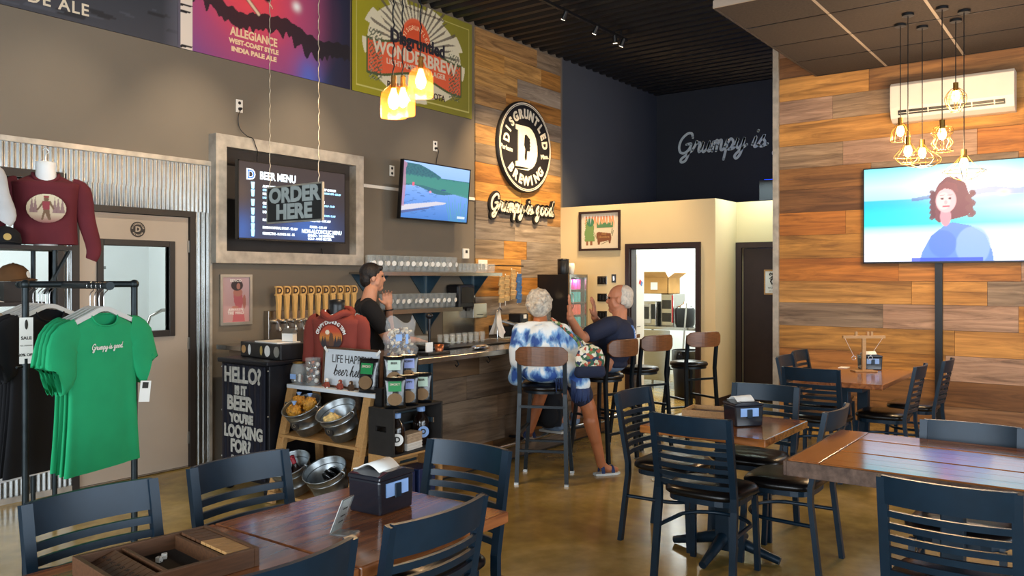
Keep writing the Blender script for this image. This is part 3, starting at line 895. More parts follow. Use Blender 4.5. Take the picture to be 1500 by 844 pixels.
for q, (x, y, r_) in enumerate(((.01, .06, 20), (.035, .075, 55))):
    d = thing('die', ('white die lying askew in the wooden dice box', 'white die beside the other, turned towards the box corner')[q], 'die', (1.30 + x, 2.20 + y, .769), R(r_), 'dice in the dice box')
    MB().cbox((0, 0, .008), (.016, .016, .016)).build('cube', 'paper', d, .002)
    for px, py in ((-.004, -.004), (.004, .004), (0, 0)): MB().lathe([(.0014, .0158), (.0014, .0163)], (px, py, 0), 8).build('pip', 'print_dark', d)
    for px, pz in ((-.004, .004), (.004, .012)): MB().cbox((px, -.008, pz), (.0026, .0006, .0026)).build('pip', 'print_dark', d)
# wooden tray game on the middle table
t = thing('game_tray', 'shallow wooden tray game on the middle square table', 'tray', (4.80, 2.02, .76), R(8))
box('bottom', 'box_wood', t, -.11, -.15, 0, .11, .15, .008)
for a in ((-.12, -.16, 0, -.108, .16, .035), (.108, -.16, 0, .12, .16, .035), (-.108, -.16, 0, .108, -.148, .035), (-.108, .148, 0, .108, .16, .035)): box('side', 'pale_wood', t, *a)
for k in range(3): box('slat', 'box_wood', t, -.08 + k * .06, -.145, .008, -.05 + k * .06, .145, .018)
# ring-toss stand on the wall table
t = thing('ring_toss_stand', 'wooden ring-toss stand with a crossbar and hanging rings', 'game', (7.83, 1.86, .76), R(-53))
box('base', 'pale_wood', t, -.10, -.06, 0, .10, .06, .012, .003)
box('post', 'pale_wood', t, -.016, -.012, .012, .016, .012, .32)
box('crossbar', 'pale_wood', t, -.19, -.016, .30, .19, .016, .325)
for x in (-.07, .035, .07): box('peg', 'pale_wood', t, x - .01, -.012, .325, x + .01, .012, .36)
for x, x2 in ((-.17, -.09), (.17, .06)):
    MB().tube([(x, 0, .30), (x2, 0, .14)], .0015, 6).build('string', 'paper', t)
    MB().tube([(x2 + .018 * math.cos(a), 0, .122 + .018 * math.sin(a)) for a in [2 * PI * i / 14 for i in range(15)]], .003, 6).build('ring', 'chrome', t)
tag(box('menu_card', 'paper', None, 8.0, 2.05, .7605, 8.12, 2.13, .764), 'white card lying flat on the table by the plank wall', 'card')

# ================================================================ murals
ART = art_mat('ink_print', 0, .55)
def board(name, label, cat, w, h, loc, rot, art, th=.012, edge='black_plastic', group=None):
    t = thing(name, label, cat, loc, 0, group)
    t.rotation_euler = rot
    MB().box(-w / 2, -h / 2, 0, w / 2, h / 2, th).build('panel', edge, t)
    art.build('print', ART, t, (0, 0, th + .0012), (0, 0, 0))
    return t
MT = .0145
Z0, Z1 = 3.54, 4.69
# dark ale mural
a = Art(1.98, 1.15, 160, 90, '2a3038')
a.ramp([(0, '3a3b44'), (.5, '252b35'), (1, '141821')], 'v')
n = a.noise(2.2, 9, 3)
a.put((n > .9).astype(float), '14151b', .8); a.put((a.noise(1.5, 12, 8) > 1.2).astype(float), '4a4f5a', .6)
a.put(np.clip((a.U - .93) / .07, 0, 1), '6b6a78', .5)
mu = board('ale_mural', 'dark slate blue mural board with rippled water and ale lettering', 'mural', 1.98, 1.15, (2.855, LW - .002, (Z0 + Z1) / 2), WY, a, group='beer label murals')
mat('cream_ink', 'd9cbb4', .6, noise=.05)
text('lettering', 'DE ALE', .125, 'cream_ink', mu, (.03, -.47, MT), (0, 0, 0), ext=.0012, bold=.002, space=1.15)
# pale ale mural with lake, treeline and a bird
a = Art(1.915, 1.15, 260, 150, '3a3f86')
d = np.hypot((a.U - .38) / .5, (a.V - .55) / .75)
a.ramp([(0, '3d4a94'), (.25, '3f478c'), (.6, '4b4c92'), (.8, '34406e'), (1, '1a1a2e')], 'u')
a.put(np.clip(1.15 - d, 0, 1) ** .8, 'd2455f', 1.0)
a.put(np.clip(1.0 - d * 1.7, 0, 1), 'ef4a55', 1.0)
a.put(np.clip((a.U - .76) / .12, 0, 1), '23233c', .75)
a.put(np.exp(-((a.U - .72) ** 2 / .006 + (a.V - .02) ** 2 / .03)), '4a6cd0', .8)
a.put(np.exp(-((a.U - .645) ** 2 + (a.V - .58) ** 2 * .4) / .0006), 'ffffff', .9)
edge = .43 + .03 * np.sin(a.U * 14) + .012 * a.noise(9, .1, 4) - .14 * np.clip(a.U - .5, 0, 1) + .1 * np.clip(.25 - a.U, 0, 1) * 4
a.put(((a.V < edge) & (a.V > edge - .13 - .022 * a.noise(16, .1, 5) - .05 * np.exp(-((a.U - .72) / .1) ** 2))).astype(float), '1d1820', .95)
a.put(((a.U < .07)).astype(float), 'e3d5c8'); a.put(((a.U < .07) & (a.noise(3, 12, 2) > .85)).astype(float), '18141a')
a.put((a.U < .012).astype(float), '5c5868')
for p, q, w in (((.16, .98), (.30, .55), .05), ((.30, .6), (.42, .42), .018), ((.26, .75), (.44, .62), .014), ((.3, .68), (.42, .6), .01), ((.44, .62), (.5, .5), .006)):
    a.line(p, q, w * .6, '241a1e'); a.line(p, q, w * .42, 'e8c9a8')
a.ell(.17, .7, .09, .2, '1b171b'); a.ell(.47, .82, .05, .28, '1b171b')
for k in range(14):
    x = .1 + .012 * k; a.line((x, .82 - .01 * k), (x + .02, .6 - .006 * k), .0025, 'd9c6ad', .8)
    x = .43 + .006 * k; a.line((x, .95), (x + (k - 7) * .002, .64 + abs(k - 7) * .012), .002, 'd9c6ad', .8)
for x, dx in ((.66, .02), (.70, .03), (.77, -.02), (.8, .02)): a.line((x, 1.0), (x + dx, .86), .006, 'e6dccb')
mu = board('ale_mural', 'pink and blue lake mural board with a bird and pale ale lettering', 'mural', 1.915, 1.15, (4.80, LW - .002, (Z0 + Z1) / 2), WY, a, group='beer label murals')
zc = (Z0 + Z1) / 2
mat('peach_ink', 'f0cfa6', .6, noise=.05)
for s_, z_, sz in (('ALLEGIANCE', 3.80, .105), ('WEST-COAST STYLE', 3.715, .058), ('INDIA PALE ALE', 3.645, .058)):
    text('lettering', s_, sz, 'peach_ink', mu, (4.60 - 4.80, z_ - zc, MT), (0, 0, 0), ext=.0012, bold=.003, sx={'A': .83, 'W': 1.0, 'I': 1.18}[s_[0]])
# olive lager mural
a = Art(1.94, 1.15, 260, 150, '8f8a1c')
a.ramp([(0, '9a931c'), (1, '7f7a2a')], 'u')
for x0, y0, x1, y1 in ((.03, .06, .97, .068), (.03, .932, .97, .94), (.03, .06, .034, .94), (.966, .06, .97, .94)): a.rect(x0, y0, x1, y1, 'cfc77a', .8)
d = np.hypot((a.U - .5) / .41, (a.V - .52) / .47) + .05 * np.sign(np.sin(np.arctan2(a.V - .52, a.U - .5) * 9)) 
a.put((d < 1).astype(float), 'd8d0b4')
ang = np.arctan2((a.V - .55) * .6, a.U - .5); rr = np.hypot(a.U - .5, (a.V - .55) * .6)
a.put(((np.sin(ang * 46) > .35) & (rr < .33 + .05 * np.sin(ang * 31)) & (rr > .05) & (a.V > .45)).astype(float), '5b5148', .85)
a.ell(.49, .60, .125, .245, 'e0603a'); a.ell(.49, .60, .105, .205, 'd8532f')
ban = .43 + .05 * np.cos((a.U - .5) * 9)
a.put(((np.abs(a.V - ban + .02) < .17 - .12 * np.clip(1 - np.abs(a.U - .5) * 5, 0, 1) * 0) & (np.abs(a.U - .5) < .40)).astype(float), '4f5a33')
a.put(((np.abs(a.V - ban + .02) < .145) & (np.abs(a.U - .5) < .385)).astype(float), 'dd5f3b')
for cx in (.17, .83):
    k = ((np.abs(a.U - cx) < .05) & (a.noise(22, 16, 7) > .1) & (np.abs(a.V - .38) < .24)).astype(float)
    a.put(k, '4d5540', .9); a.put(k * (a.noise(30, 25, 9) > .6), '9c9a84', .9)
mu = board('lager_mural', 'olive green lager mural board with orange sun and banner', 'mural', 1.94, 1.15, (6.755, LW - .002, zc), WY, a, group='beer label murals')
mat('brown_ink', '3b2823', .6, noise=.05); mat('soft_dark', '2b2630', .6, noise=.05)
text('lettering', 'WONDERBREW', .2, 'cream_ink', mu, (0, -.05, MT), (0, 0, 0), ext=.0012, bold=.006, sx=.94)
text('lettering', 'LIGHT AMERICAN LAGER', .085, 'cream_ink', mu, (0, -.17, MT), (0, 0, 0), ext=.0012, bold=.001, sx=1.0)
text('lettering', 'PERHAM, MINNESOTA', .1, 'brown_ink', mu, (0, -.42, MT), (0, 0, 0), ext=.0012, bold=.002, sx=.95)
text('lettering', 'DEDICATED TO BETTER CRAFTSMANSHIP IN PERHAM, MN', .035, 'brown_ink', mu, (0, .49, MT), (0, 0, 0), ext=.001, sx=1.0)
arc_text('lettering', 'DISGRUNTLED', .07, .2, 160, 20, 'peach_ink', mu, (-.02, .09, MT), (0, 0, 0), ext=.001)
b = text('script_lettering', 'Disgruntled', .2, 'soft_dark', mu, (.02, .12, MT + .0015), (0, 0, 0), ext=.0012, bold=.008, sx=.95)

# ================================================================ wooden feature panel: round sign and script sign
mat('sign_black', '1d1b1b', .5, noise=.1, nscale=14); mat('sign_cream', 'e6ddc8', .5, noise=.08, nscale=20)
sg = thing('round_logo_sign', 'round black sign with cream D monogram and ring lettering on the wood panel', 'sign', (8.78, LW - .02, 3.33)); sg.rotation_euler = WY
MB().lathe([(.6, 0), (.6, .045), (.592, .05)], n=64).build('disc', 'sign_black', sg)
for r_, w in ((.575, .006), (.555, .004)):
    b = MB(); n = 64
    b.add([(q * math.cos(2 * PI * k / n), q * math.sin(2 * PI * k / n), z) for z in (.05, .053) for q in (r_ - w, r_ + w) for k in range(n)],
          [(2 * n + k, 3 * n + k, 3 * n + (k + 1) % n, 2 * n + (k + 1) % n) for k in range(n)] + [(n + k, n + (k + 1) % n, 3 * n + (k + 1) % n, 3 * n + k) for k in range(n)] + [(k, 2 * n + k, 2 * n + (k + 1) % n, (k + 1) % n) for k in range(n)])
    b.build('ring', 'sign_cream', sg)
arc_text('lettering', 'DISGRUNTLED', .165, .43, 170, 10, 'sign_cream', sg, (0, 0, .053), (0, 0, 0), ext=.003, bold=.008, sx=.88)
arc_text('lettering', 'BREWING', .165, .45, 222, 318, 'sign_cream', sg, (0, 0, .053), (0, 0, 0), flip=True, ext=.003, bold=.008, sx=.92)
text('lettering', 'Perham', .085, 'sign_cream', sg, (-.43, -.06, .053), (0, 0, R(-6)), ext=.002, bold=.002)
text('lettering', 'Minn.', .085, 'sign_cream', sg, (.43, -.08, .053), (0, 0, R(8)), ext=.002, bold=.002)
# big D with serifs and the thumbs-down fist cut-out
b = MB()
outer = [(-.24, .27), (-.24, .21), (-.185, .20), (-.185, -.20), (-.24, -.21), (-.24, -.27), (.02, -.27)] + [(.02 + .22 * math.cos(t_), .27 * math.sin(t_)) for t_ in [R(-80 + 16 * k) for k in range(11)]] + [(.02, .27)]
b.prism(outer, .05, .062); b.build('monogram', 'sign_cream', sg)
b = MB(); b.prism([(x + .02, y - .02) for x, y in [(-.24, -.285), (.02, -.285)] + [(.02 + .22 * math.cos(t_), .27 * math.sin(t_)) for t_ in [R(-80 + 16 * k) for k in range(7)]] + [(.24, -.0), (.2, -.1), (.1, -.22), (.0, -.265)]], .05, .056); b.build('monogram_shadow', 'sign_cream', sg)
b = MB(); b.prism([(-.045, .15), (-.06, .02), (-.035, -.03), (-.05, -.14), (-.03, -.18), (-.005, -.16), (.005, -.05), (.06, -.05), (.075, -.02), (.06, -.005), (.08, .02), (.063, .04), (.08, .065), (.06, .085), (.07, .11), (.04, .13), (-.01, .165)], .06, .066)
b.build('fist_emblem', 'sign_black', sg)
ss = thing('script_sign', 'white cursive Grumpy is good sign with black outline on the wood panel', 'sign', (8.76, LW - .02, 2.46)); ss.rotation_euler = WY
cursive('outline', 'Grumpy is good.', .107, .085, .03, 'sign_black', ss, (0, 0, 0), (0, 0, 0))
cursive('lettering', 'Grumpy is good.', .107, .031, .006, 'sign_cream', ss, (0, 0, .031), (0, 0, 0))
mat('script_white', 'cfd8d6', .6, noise=.03)
fs_ = thing('painted_script', 'pale cursive Grumpy is good lettering painted on the black far wall', 'sign', (12.7, 5.98, 3.68)); fs_.rotation_euler = WX
cursive('lettering', 'Grumpy is good.', .177, .042, .002, 'script_white', fs_, (0, 0, .001), (0, 0, 0), center=False)

# ================================================================ screens
mat('tv_body', '0b0b0d', .3, noise=.05); mat('tv_edge', '1a1a1c', .35, .4, noise=.05)
SCR = art_mat('lit_screen', 1.0)
def tv(name, label, w, h, loc, rot, art, emit_mat):
    t = thing(name, label, 'television', loc); t.rotation_euler = rot
    MB().box(-w / 2, -h / 2, -.045, w / 2, h / 2, 0).build('housing', 'tv_body', t, .004)
    e = .009; b = MB()
    b.box(-w / 2, -h / 2, 0, w / 2, -h / 2 + e * 1.6, .004); b.box(-w / 2, h / 2 - e, 0, w / 2, h / 2, .004); b.box(-w / 2, -h / 2, 0, -w / 2 + e, h / 2, .004); b.box(w / 2 - e, -h / 2, 0, w / 2, h / 2, .004)
    b.build('bezel', 'tv_edge', t)
    art.build('screen', emit_mat, t, (0, .003, .0015), (0, 0, 0))
    return t
# lake on the small television
a = Art(1.10, .61, 200, 112, '5e8fd8')
a.ramp([(0, '3f78c4'), (.45, '6d9be2'), (.6, '86aee9'), (.75, '8db4ee'), (1, '9cc0f2')], 'v')
sk = .72 + .12 * np.clip(np.sin((a.U + .1) * 3.1), 0, 1) - .1 * a.U
a.put(((a.V > .56 - .1 * a.U + .04 * np.sin(a.U * 9)) & (a.V < np.where(a.U < .55, .97 - .7 * np.clip(a.U - .2, 0, 1) ** 1.3, .77))).astype(float), '2f6a74')
a.put(((a.V > .6 - .2 * np.clip(a.U - .3, 0, 1)) & (a.V < .76 + .012 * a.noise(14, .1, 2))).astype(float), '3f8a80', .9)
a.put(((a.U < .5) & (a.V > .78) & (a.V < .95 - .4 * np.clip(a.U - .2, 0, 1)) & (a.noise(14, 12, 3) > .3)).astype(float), '24566a', .8)
a.put(((a.V < .57) & (a.noise(3, 26, 6) > .85) & (a.U < .5)).astype(float), '2f5fa2', .7)
a.poly([(0, .12), (.62, .30), (.66, .33), (.5, .335), (0, .22)], 'c9c6d2'); a.poly([(0, .07), (.4, .2), (.4, .22), (0, .12)], '4d5f96')
for k in range(12):
    x = .72 + .022 * k; a.line((x, 0), (x + (k - 6) * .012, .35 + .12 * math.sin(k * 2.1)), .0035, '4fa69a', .8)
a.rect(.135, .58, .16, .64, 'e8607a'); a.ell(.6, .56, .04, .015, '2c4a86'); a.ell(.4, .5, .02, .02, 'd98fb0')
a.poly([(0, .2), (.03, .2), (.045, .6), (.03, .85), (.05, .95), (0, 1)], 'b07f9a', .8)
a.rect(.84, .055, .96, .1, 'e6efff', .7)
t = tv('television', 'small wall television showing a blue lake with a dock, beside the wood panel', 1.13, .64, (6.89, 6.17, 2.56), (R(90 + 5), 0, 0), a, SCR)
MB().box(-.06, .035, -.19, .06, .16, -.045).build('wall_mount', 'black_metal', t)
# beach portrait on the big television
a = Art(1.85, 1.02, 260, 146, 'd8f2ff')
a.ramp([(0, 'd9ddf6'), (.28, 'c9cff0'), (.34, '9fe6ea'), (.39, '1fd8d4'), (.60, '0fb4e0'), (.655, '28aef0'), (.66, '9ad2f6'), (.8, 'b4e6fa'), (1, '6fdcf0')], 'v')
a.put(np.clip((a.U - .35) * 1.2, 0, 1) * np.clip(1 - np.abs(a.V - .55) * 4, 0, 1), 'f4f6ff', .9)
a.put(np.exp(-((a.U - .55) ** 2 / .05 + (a.V - .8) ** 2 / .02)), 'fffaf4', .9)
a.put(((a.V < .32) & (a.noise(6, 9, 3) > .9)).astype(float), 'b9bede', .6)
a.put(((np.abs(a.V - .66 + .01 * np.sin(a.U * 30)) < .018) & (a.U > .26) & (a.U < .42)).astype(float), '5d6f9a', .8)
a.put(((np.abs(a.V - .70 + .012 * np.sin(a.U * 26)) < .03) & (a.U > .56)).astype(float), '8d8fb4', .75)
a.put(np.exp(-((a.U - .72) ** 2 + (a.V - .68) ** 2) / .0006), 'ffd9b0', 1)
hair = [(.36, .55), (.375, .7), (.40, .80), (.44, .865), (.49, .86), (.535, .79), (.555, .66), (.575, .52), (.54, .46), (.50, .44), (.40, .40), (.37, .46)]
a.poly(hair, '6a3348')
for k in range(16): a.ell(.365 + .004 * (k % 3), .45 + .018 * k, .014, .02, '5a2a40', .9); a.ell(.56 + .012 * math.sin(k), .46 + .016 * k, .016, .02, '6e3c4c', .9)
a.poly([(.30, -.02), (.315, .1), (.36, .26), (.43, .37), (.47, .40), (.56, .36), (.63, .27), (.665, .1), (.675, -.02)], '5c84dc')
a.ell(.57, .15, .085, .2, '86a6ea', .8); a.ell(.42, .18, .07, .14, '4a72d2', .7); a.rect(.26, -.01, .62, .035, '2b4cc0', .9)
a.ell(.435, .46, .028, .1, 'c98a98'); a.ell(.437, .625, .052, .125, 'e2a9ae'); a.ell(.425, .62, .035, .09, 'efc0bf', .7)
for x in (.418, .457): a.ell(x, .645, .008, .011, '4a2c3c'); a.line((x - .012, .678), (x + .012, .682), .0018, '8a5a5c', .7)
a.ell(.436, .605, .008, .02, 'd6959c', .8); a.ell(.437, .565, .019, .009, 'b9485c')
a.poly([(.385, .66), (.40, .78), (.44, .82), (.49, .79), (.5, .7), (.47, .73), (.43, .75), (.40, .72)], '74384a')
t = tv('television', 'large television showing a smiling woman at a turquoise beach', 1.87, 1.05, (9.61, 1.352, 2.288), WX, a, art_mat('lit_screen_bright', 1.3))
MB().box(-.3, -.2, -.075, .3, .2, -.045).build('wall_mount', 'black_metal', t)
# beer menu board
a = Art(1.2, .67, 220, 124, '231f2c')
a.ramp([(0, '1f2c4c'), (.5, '25222e'), (1, '2d2328')], 'v')
a.put(np.exp(-((a.U - .62) ** 2 / .05 + (a.V - .18) ** 2 / .06)), '2f63b4', .8); a.put(np.exp(-((a.U - .02) ** 2 / .01 + (a.V - .1) ** 2 / .08)), '2f63b4', .7); a.put(np.exp(-((a.U - .02) ** 2 / .008 + (a.V - .6) ** 2 / .06)), '4a3a34', .8)
t = tv('menu_screen', 'wall screen with a lit blue and white beer menu inside the galvanized frame', 1.22, .69, (4.88, 6.12, 2.285), WY, a, SCR)
mat('menu_white', 'eef6ff', .5, emit='d8f0ff', estr=1.0, noise=.01); mat('menu_cyan', '9fd8ff', .5, emit='8fd0ff', estr=1.0, noise=.01); mat('menu_blue', '3a6ce0', .5, emit='2f5fe0', estr=.8, noise=.01)
def mt(s_, sz, u, v, m='menu_white', sx=1.0, al='LEFT', bold=.001): return text('menu_text', s_, sz, m, t, ((u - .5) * 1.2, (v - .5) * .67, .005), (0, 0, 0), ext=.0006, bold=bold, align=al, sx=sx)
mt('BEER MENU', .095, .175, .835, sx=.8, bold=.003)
text('menu_emblem', 'D', .12, 'menu_white', t, (-.483, .225, .004), (0, 0, 0), ext=.0006, bold=.008); text('menu_emblem', 'D', .11, 'menu_blue', t, (-.483, .225, .006), (0, 0, 0), ext=.0006, bold=.0015)
rows = [(.70, 'ALLEGIANCE - WEST COAST IPA', 'CITRA & CENTENNIAL HOPS - 6.8% ABV'), (.60, 'PERHAM WONDERBREW', 'LAGER - 4.5% ABV'), (.475, 'CREAM ALE', 'STRONG - 6% ABV'), (.36, 'LIGHT LAGER - 4% ABV', ''), (.255, 'BLOOD ORANGE - 5% ABV', ''), (.155, 'RUSSIAN IMPERIAL STOUT - 9% ABV', ''), (.075, 'PERSPECTIVE - BLONDE ALE - 5%', '')]
for v, l1, l2 in rows:
    mt(l1, .031, .2, v, sx=.78); 
    if l2: mt(l2, .026, .2, v - .05, 'menu_cyan', sx=.78)
    b = MB(); x, y = (.115 - .5) * 1.2, (v - .5) * .67
    b.prism([(x - .013, y - .03), (x + .013, y - .03), (x + .019, y + .03), (x - .019, y + .03)], .004, .0055); b.build('glass_icon', 'menu_cyan', t)
for v, l1, l2 in ((.74, 'CELERY SUDS HOP CHARGER', 'FRUIT FORWARD WITH MOSAIC HOPS - 6.2% ABV'), (.56, 'RUBY SUNSHINE', 'HOPS & MOSAIC, MAPLE SYRUP - 7% ABV'), (.42, 'PINE GROVE', 'IPA WITH GALAXY & PINE HOPS - 7% ABV'), (.29, 'TRAIL PALE - 10.7% ABV', ''), (.20, 'PORTER - 5.5% ABV', '')):
    mt(l1, .031, .64, v, sx=.78); 
    if l2: mt(l2, .025, .62, v - .05, 'menu_cyan', sx=.72)
mt('NON-ALCOHOLIC MENU', .05, .56, .135, sx=.85, bold=.002); mt('MANGO - THE REFRESHER', .032, .62, .08, sx=.85); mt('GOLD - HARD SELTZER', .032, .62, .035, sx=.85)
MB().box(-.1, -.1, -.2, .1, .1, -.045).build('wall_mount', 'black_metal', t)
# galvanized frame round it
t = thing('galvanized_frame', 'broad galvanized metal frame around the beer menu screen', 'frame', (5.0, LW, 2.295))
w, h, f = .857, .56, .105
mat('recess', '3d3632', .8, noise=.1)
box('backing', 'recess', t, -w + f, -.012, -h + f, w - f, 0, h - f)
for nm, poly in (('top_rail', [(-w, h), (-w + f, h - f), (w - f, h - f), (w, h)]), ('bottom_rail', [(-w, -h), (w, -h), (w - f, -h + f), (-w + f, -h + f)]), ('side_rail', [(-w, -h), (-w + f, -h + f), (-w + f, h - f), (-w, h)]), ('side_rail', [(w, -h), (w, h), (w - f, h - f), (w - f, -h + f)])):
    MB().prism(poly, -.11, 0, 'y').build(nm, 'galv_trim', t)
MB().tube([(.37, -.03, -.40), (.37, -.05, -.46), (.375, -.04, -.5), (.36, -.05, -.52)], .006, 8).build('hanging_plug', 'black_plastic', t)
# order here sign on chains
mat('blackboard', '1b1e1f', .6, noise=.15, nscale=8); mat('sign_grey', '9aa3a2', .55, noise=.1)
t = thing('hanging_sign', 'black ORDER HERE sign hanging on two pale chains in front of the menu', 'sign', (3.87, 4.86, 2.15)); t.rotation_euler = (0, 0, 0)
b = MB().cbox((0, 0, 0), (.014, .62, .265)); b.build('board', 'blackboard', t)
for a_ in ((.018, .63, .012, 0, .132), (.018, .63, .012, 0, -.132)): MB().cbox((0, 0, a_[4]), a_[:3]).build('edge_strip', 'hinge', t)
for y in (-.312, .312): MB().cbox((0, y, 0), (.018, .01, .27)).build('edge_strip', 'hinge', t)
text('lettering', 'ORDER', .15, 'sign_grey', t, (-.008, 0, .062), WX, ext=.003, bold=.007, sx=1.16)
text('lettering', 'HERE', .15, 'sign_grey', t, (-.008, 0, -.062), WX, ext=.003, bold=.007, sx=1.16)
mat('chain', 'b3ab9a', .4, .6, noise=.15, nscale=40)
def chain(parent, x, y, z0, z1, r=.003, amp=.005, name='chain', m='chain', st=.028):
    n = int((z1 - z0) / st); 
    MB().tube([(x + amp * (-1) ** i * (i % 2), y + amp * (-1) ** (i // 2) * ((i + 1) % 2), z0 + (z1 - z0) * i / n) for i in range(n + 1)], r, 6).build(name, m, parent)
chain(t, 0, .285, .13, 2.56); chain(t, 0, -.27, .13, 2.56)

# ================================================================ small wall fittings
def outlet(label, x, z, m='white_plastic', w=.07, h=.115, cord=None):
    t = thing('outlet', label, 'outlet', (x, LW, z))
    box('plate', m, t, -w / 2, -.006, -h / 2, w / 2, 0, h / 2, .002)
    for s_ in (-1, 1): MB().lathe([(.015, 0), (.015, .003)], (0, 0, 0), 14, Matrix.Rotation(R(90), 3, 'X')).build('socket', 'black_plastic', t, loc=(0, -.005, s_ * .027))
    if cord:
        MB().caps((0, -.012, -.027), .013, (0, -.03, -.027), .012).build('plug', 'black_plastic', t)
        MB().tube(crom(cord, 6), .004, 6).build('cord', 'black_plastic', t)
outlet('wall outlet with a plugged cord running down to the menu screen', 4.45, 3.15, cord=[(0, -.03, -.03), (-.03, -.03, -.1), (-.01, -.02, -.2), (.04, -.06, -.27), (.06, -.117, -.295), (.09, -.118, -.36), (.11, -.117, -.405), (.13, -.08, -.46), (.15, -.06, -.55)])
outlet('cream wall outlet between the galvanized frame and the small television', 6.37, 2.77)
outlet('wall outlet with a plugged cord above the small television', 7.07, 3.13, cord=[(0, -.03, -.03), (.03, -.03, -.06), (.01, -.02, -.15), (-.02, -.03, -.27)])
t = tag(box('cable_raceway', 'white_plastic', None, 5.86, LW - .012, 2.557, 7.785, LW, 2.59), 'thin white cable raceway running behind the small television', 'raceway')
t = thing('thermostat', 'small white thermostat above the glass shelf', 'thermostat', (7.61, LW, 1.9)); box('body', 'white_plastic', t, -.055, -.025, -.06, .055, 0, .06, .006); box('display', 'print_dark', t, -.02, -.027, .005, .02, -.024, .04)
t = thing('wall_plate', 'white wall plate where the gray wall meets the wood panel', 'plate', (7.93, LW - .018, 1.77)); box('plate', 'white_plastic', t, -.09, -.006, -.06, .09, 0, .06, .002); box('rocker', 'paper', t, -.02, -.009, -.03, .02, -.005, .03)
for i, z in enumerate((1.575, 1.34, 1.10)):
    t = thing('switch_plate', ('steel plate of three dark switches, topmost of the column', 'steel plate of three dark switches, middle of the column', 'steel plate of three dark switches, lowest of the column')[i], 'switch', (9.7, 5.67, z), 0, 'switch plates on the beige wall')
    box('plate', 'steel', t, -.006, -.075, -.055, 0, .075, .055, .002)
    for k in (-1, 0, 1): box('rocker', 'black_plastic', t, -.01, k * .045 - .014, -.035, -.005, k * .045 + .014, .035)
t = thing('switch_plate', 'single black switch plate on the beige wall near the doorway', 'switch', (9.7, 5.49, 1.6)); box('plate', 'black_plastic', t, -.006, -.035, -.055, 0, .035, .055, .002); box('rocker', 'steel', t, -.009, -.012, -.03, -.005, .012, .03)
# framed pink poster
a = Art(.28, .40, 70, 100, 'b08d8e')
a.ramp([(0, 'a8807f'), (1, 'b79a9c')], 'v')
a.poly([(.38, 0), (.42, .22), (.5, .35), (.44, .45), (.42, .62), (.5, .72), (.62, .74), (.74, .62), (.78, .45), (.7, .3), (.8, .2), (.85, 0)], 'a8555c')
a.ell(.58, .66, .17, .09, 'a56a5c'); a.ell(.82, .45, .06, .16, '9c6156'); a.ell(.48, .33, .12, .03, 'a56a5c')
a.ell(.55, .82, .22, .12, '33262a'); a.ell(.60, .80, .07, .07, 'a06a5c')
t = thing('framed_poster', 'small silver-framed pink poster of a standing woman on the gray wall', 'poster', (4.41, LW, 1.41)); t.rotation_euler = WY
b = MB()
for a_ in ((-.165, -.225, .165, -.2), (-.165, .2, .165, .225), (-.165, -.2, -.14, .2), (.14, -.2, .165, .2)): MB().box(a_[0], a_[1], 0, a_[2], a_[3], .022).build('frame_side', 'hinge', t)
a.build('print', ART, t, (0, 0, .006), (0, 0, 0)); 
for s_, y, sz in (('BENCO', .17, .035), ('AWAKEN', -.09, .036), ('THE MIND', -.12, .036)): text('lettering', s_, sz, 'print_white', t, (-.0, y, .008), (0, 0, 0), ext=.0006)
# framed painting on the beige wall
a = Art(.58, .48, 110, 90, 'd9cbb6')
a.rect(.1, .1, .9, .92, 'd8c9b0'); a.ramp([(.5, 'd8c9b0'), (.75, 'dda27a'), (.95, 'e07c45')], 'v', 1, ((a.U > .1) & (a.U < .9) & (a.V > .55) & (a.V < .92)).astype(float))
a.put(((np.abs(a.U - .22) < .14 - .1 * (a.V - .3) + .02 * a.noise(9, 9, 2)) & (a.V > .2) & (a.V < .85)).astype(float), '6f8f55'); a.ell(.25, .75, .1, .12, '3f7a5a')
a.put(((a.V > .58) & (a.V < .72 + .05 * a.noise(12, 1, 5)) & (a.U > .42) & (a.U < .86)).astype(float), '4f7f58')
a.poly([(.42, .45), (.48, .47), (.8, .42), (.82, .3), (.79, .14), (.75, .14), (.74, .22), (.52, .18), (.5, .1), (.45, .1), (.44, .25), (.41, .35)], '7a4a30')
a.line((.82, .42), (.84, .55), .01, '5d6040'); a.line((.84, .35), (.87, .5), .008, '5d6040'); a.line((.42, .28), (.36, .45), .008, '6f8048'); a.line((.55, .12), (.72, .2), .006, '3a3020')
for x in (.13, .24): a.rect(x, .1, x + .06, .22, '8a5a3c')
t = thing('framed_painting', 'dark-framed child-like painting of a brown buffalo and trees on the beige wall', 'painting', (9.7, 5.71, 2.25)); t.rotation_euler = WX
for a_ in ((-.325, -.27, .325, -.24), (-.325, .24, .325, .27), (-.325, -.24, -.295, .24), (.295, -.24, .325, .24)): MB().box(a_[0], a_[1], 0, a_[2], a_[3], .025).build('frame_side', 'dark_frame', t)
a.build('print', ART, t, (0, 0, .006), (0, 0, 0))
for k in range(11): MB().tube([(-.24 + k * .046, .215, .008), (-.23 + k * .046, .15 - .03 * (k % 3), .008), (-.22 + k * .046, .215, .008)], .004, 6).build('brush_stroke', 'paper', t)
text('lettering', 'Bad', .05, 'pale_wood', t, (.07, -.04, .008), (0, 0, 0), ext=.0005); text('lettering', 'Hombre', .05, 'pale_wood', t, (.07, -.085, .008), (0, 0, 0), ext=.0005)
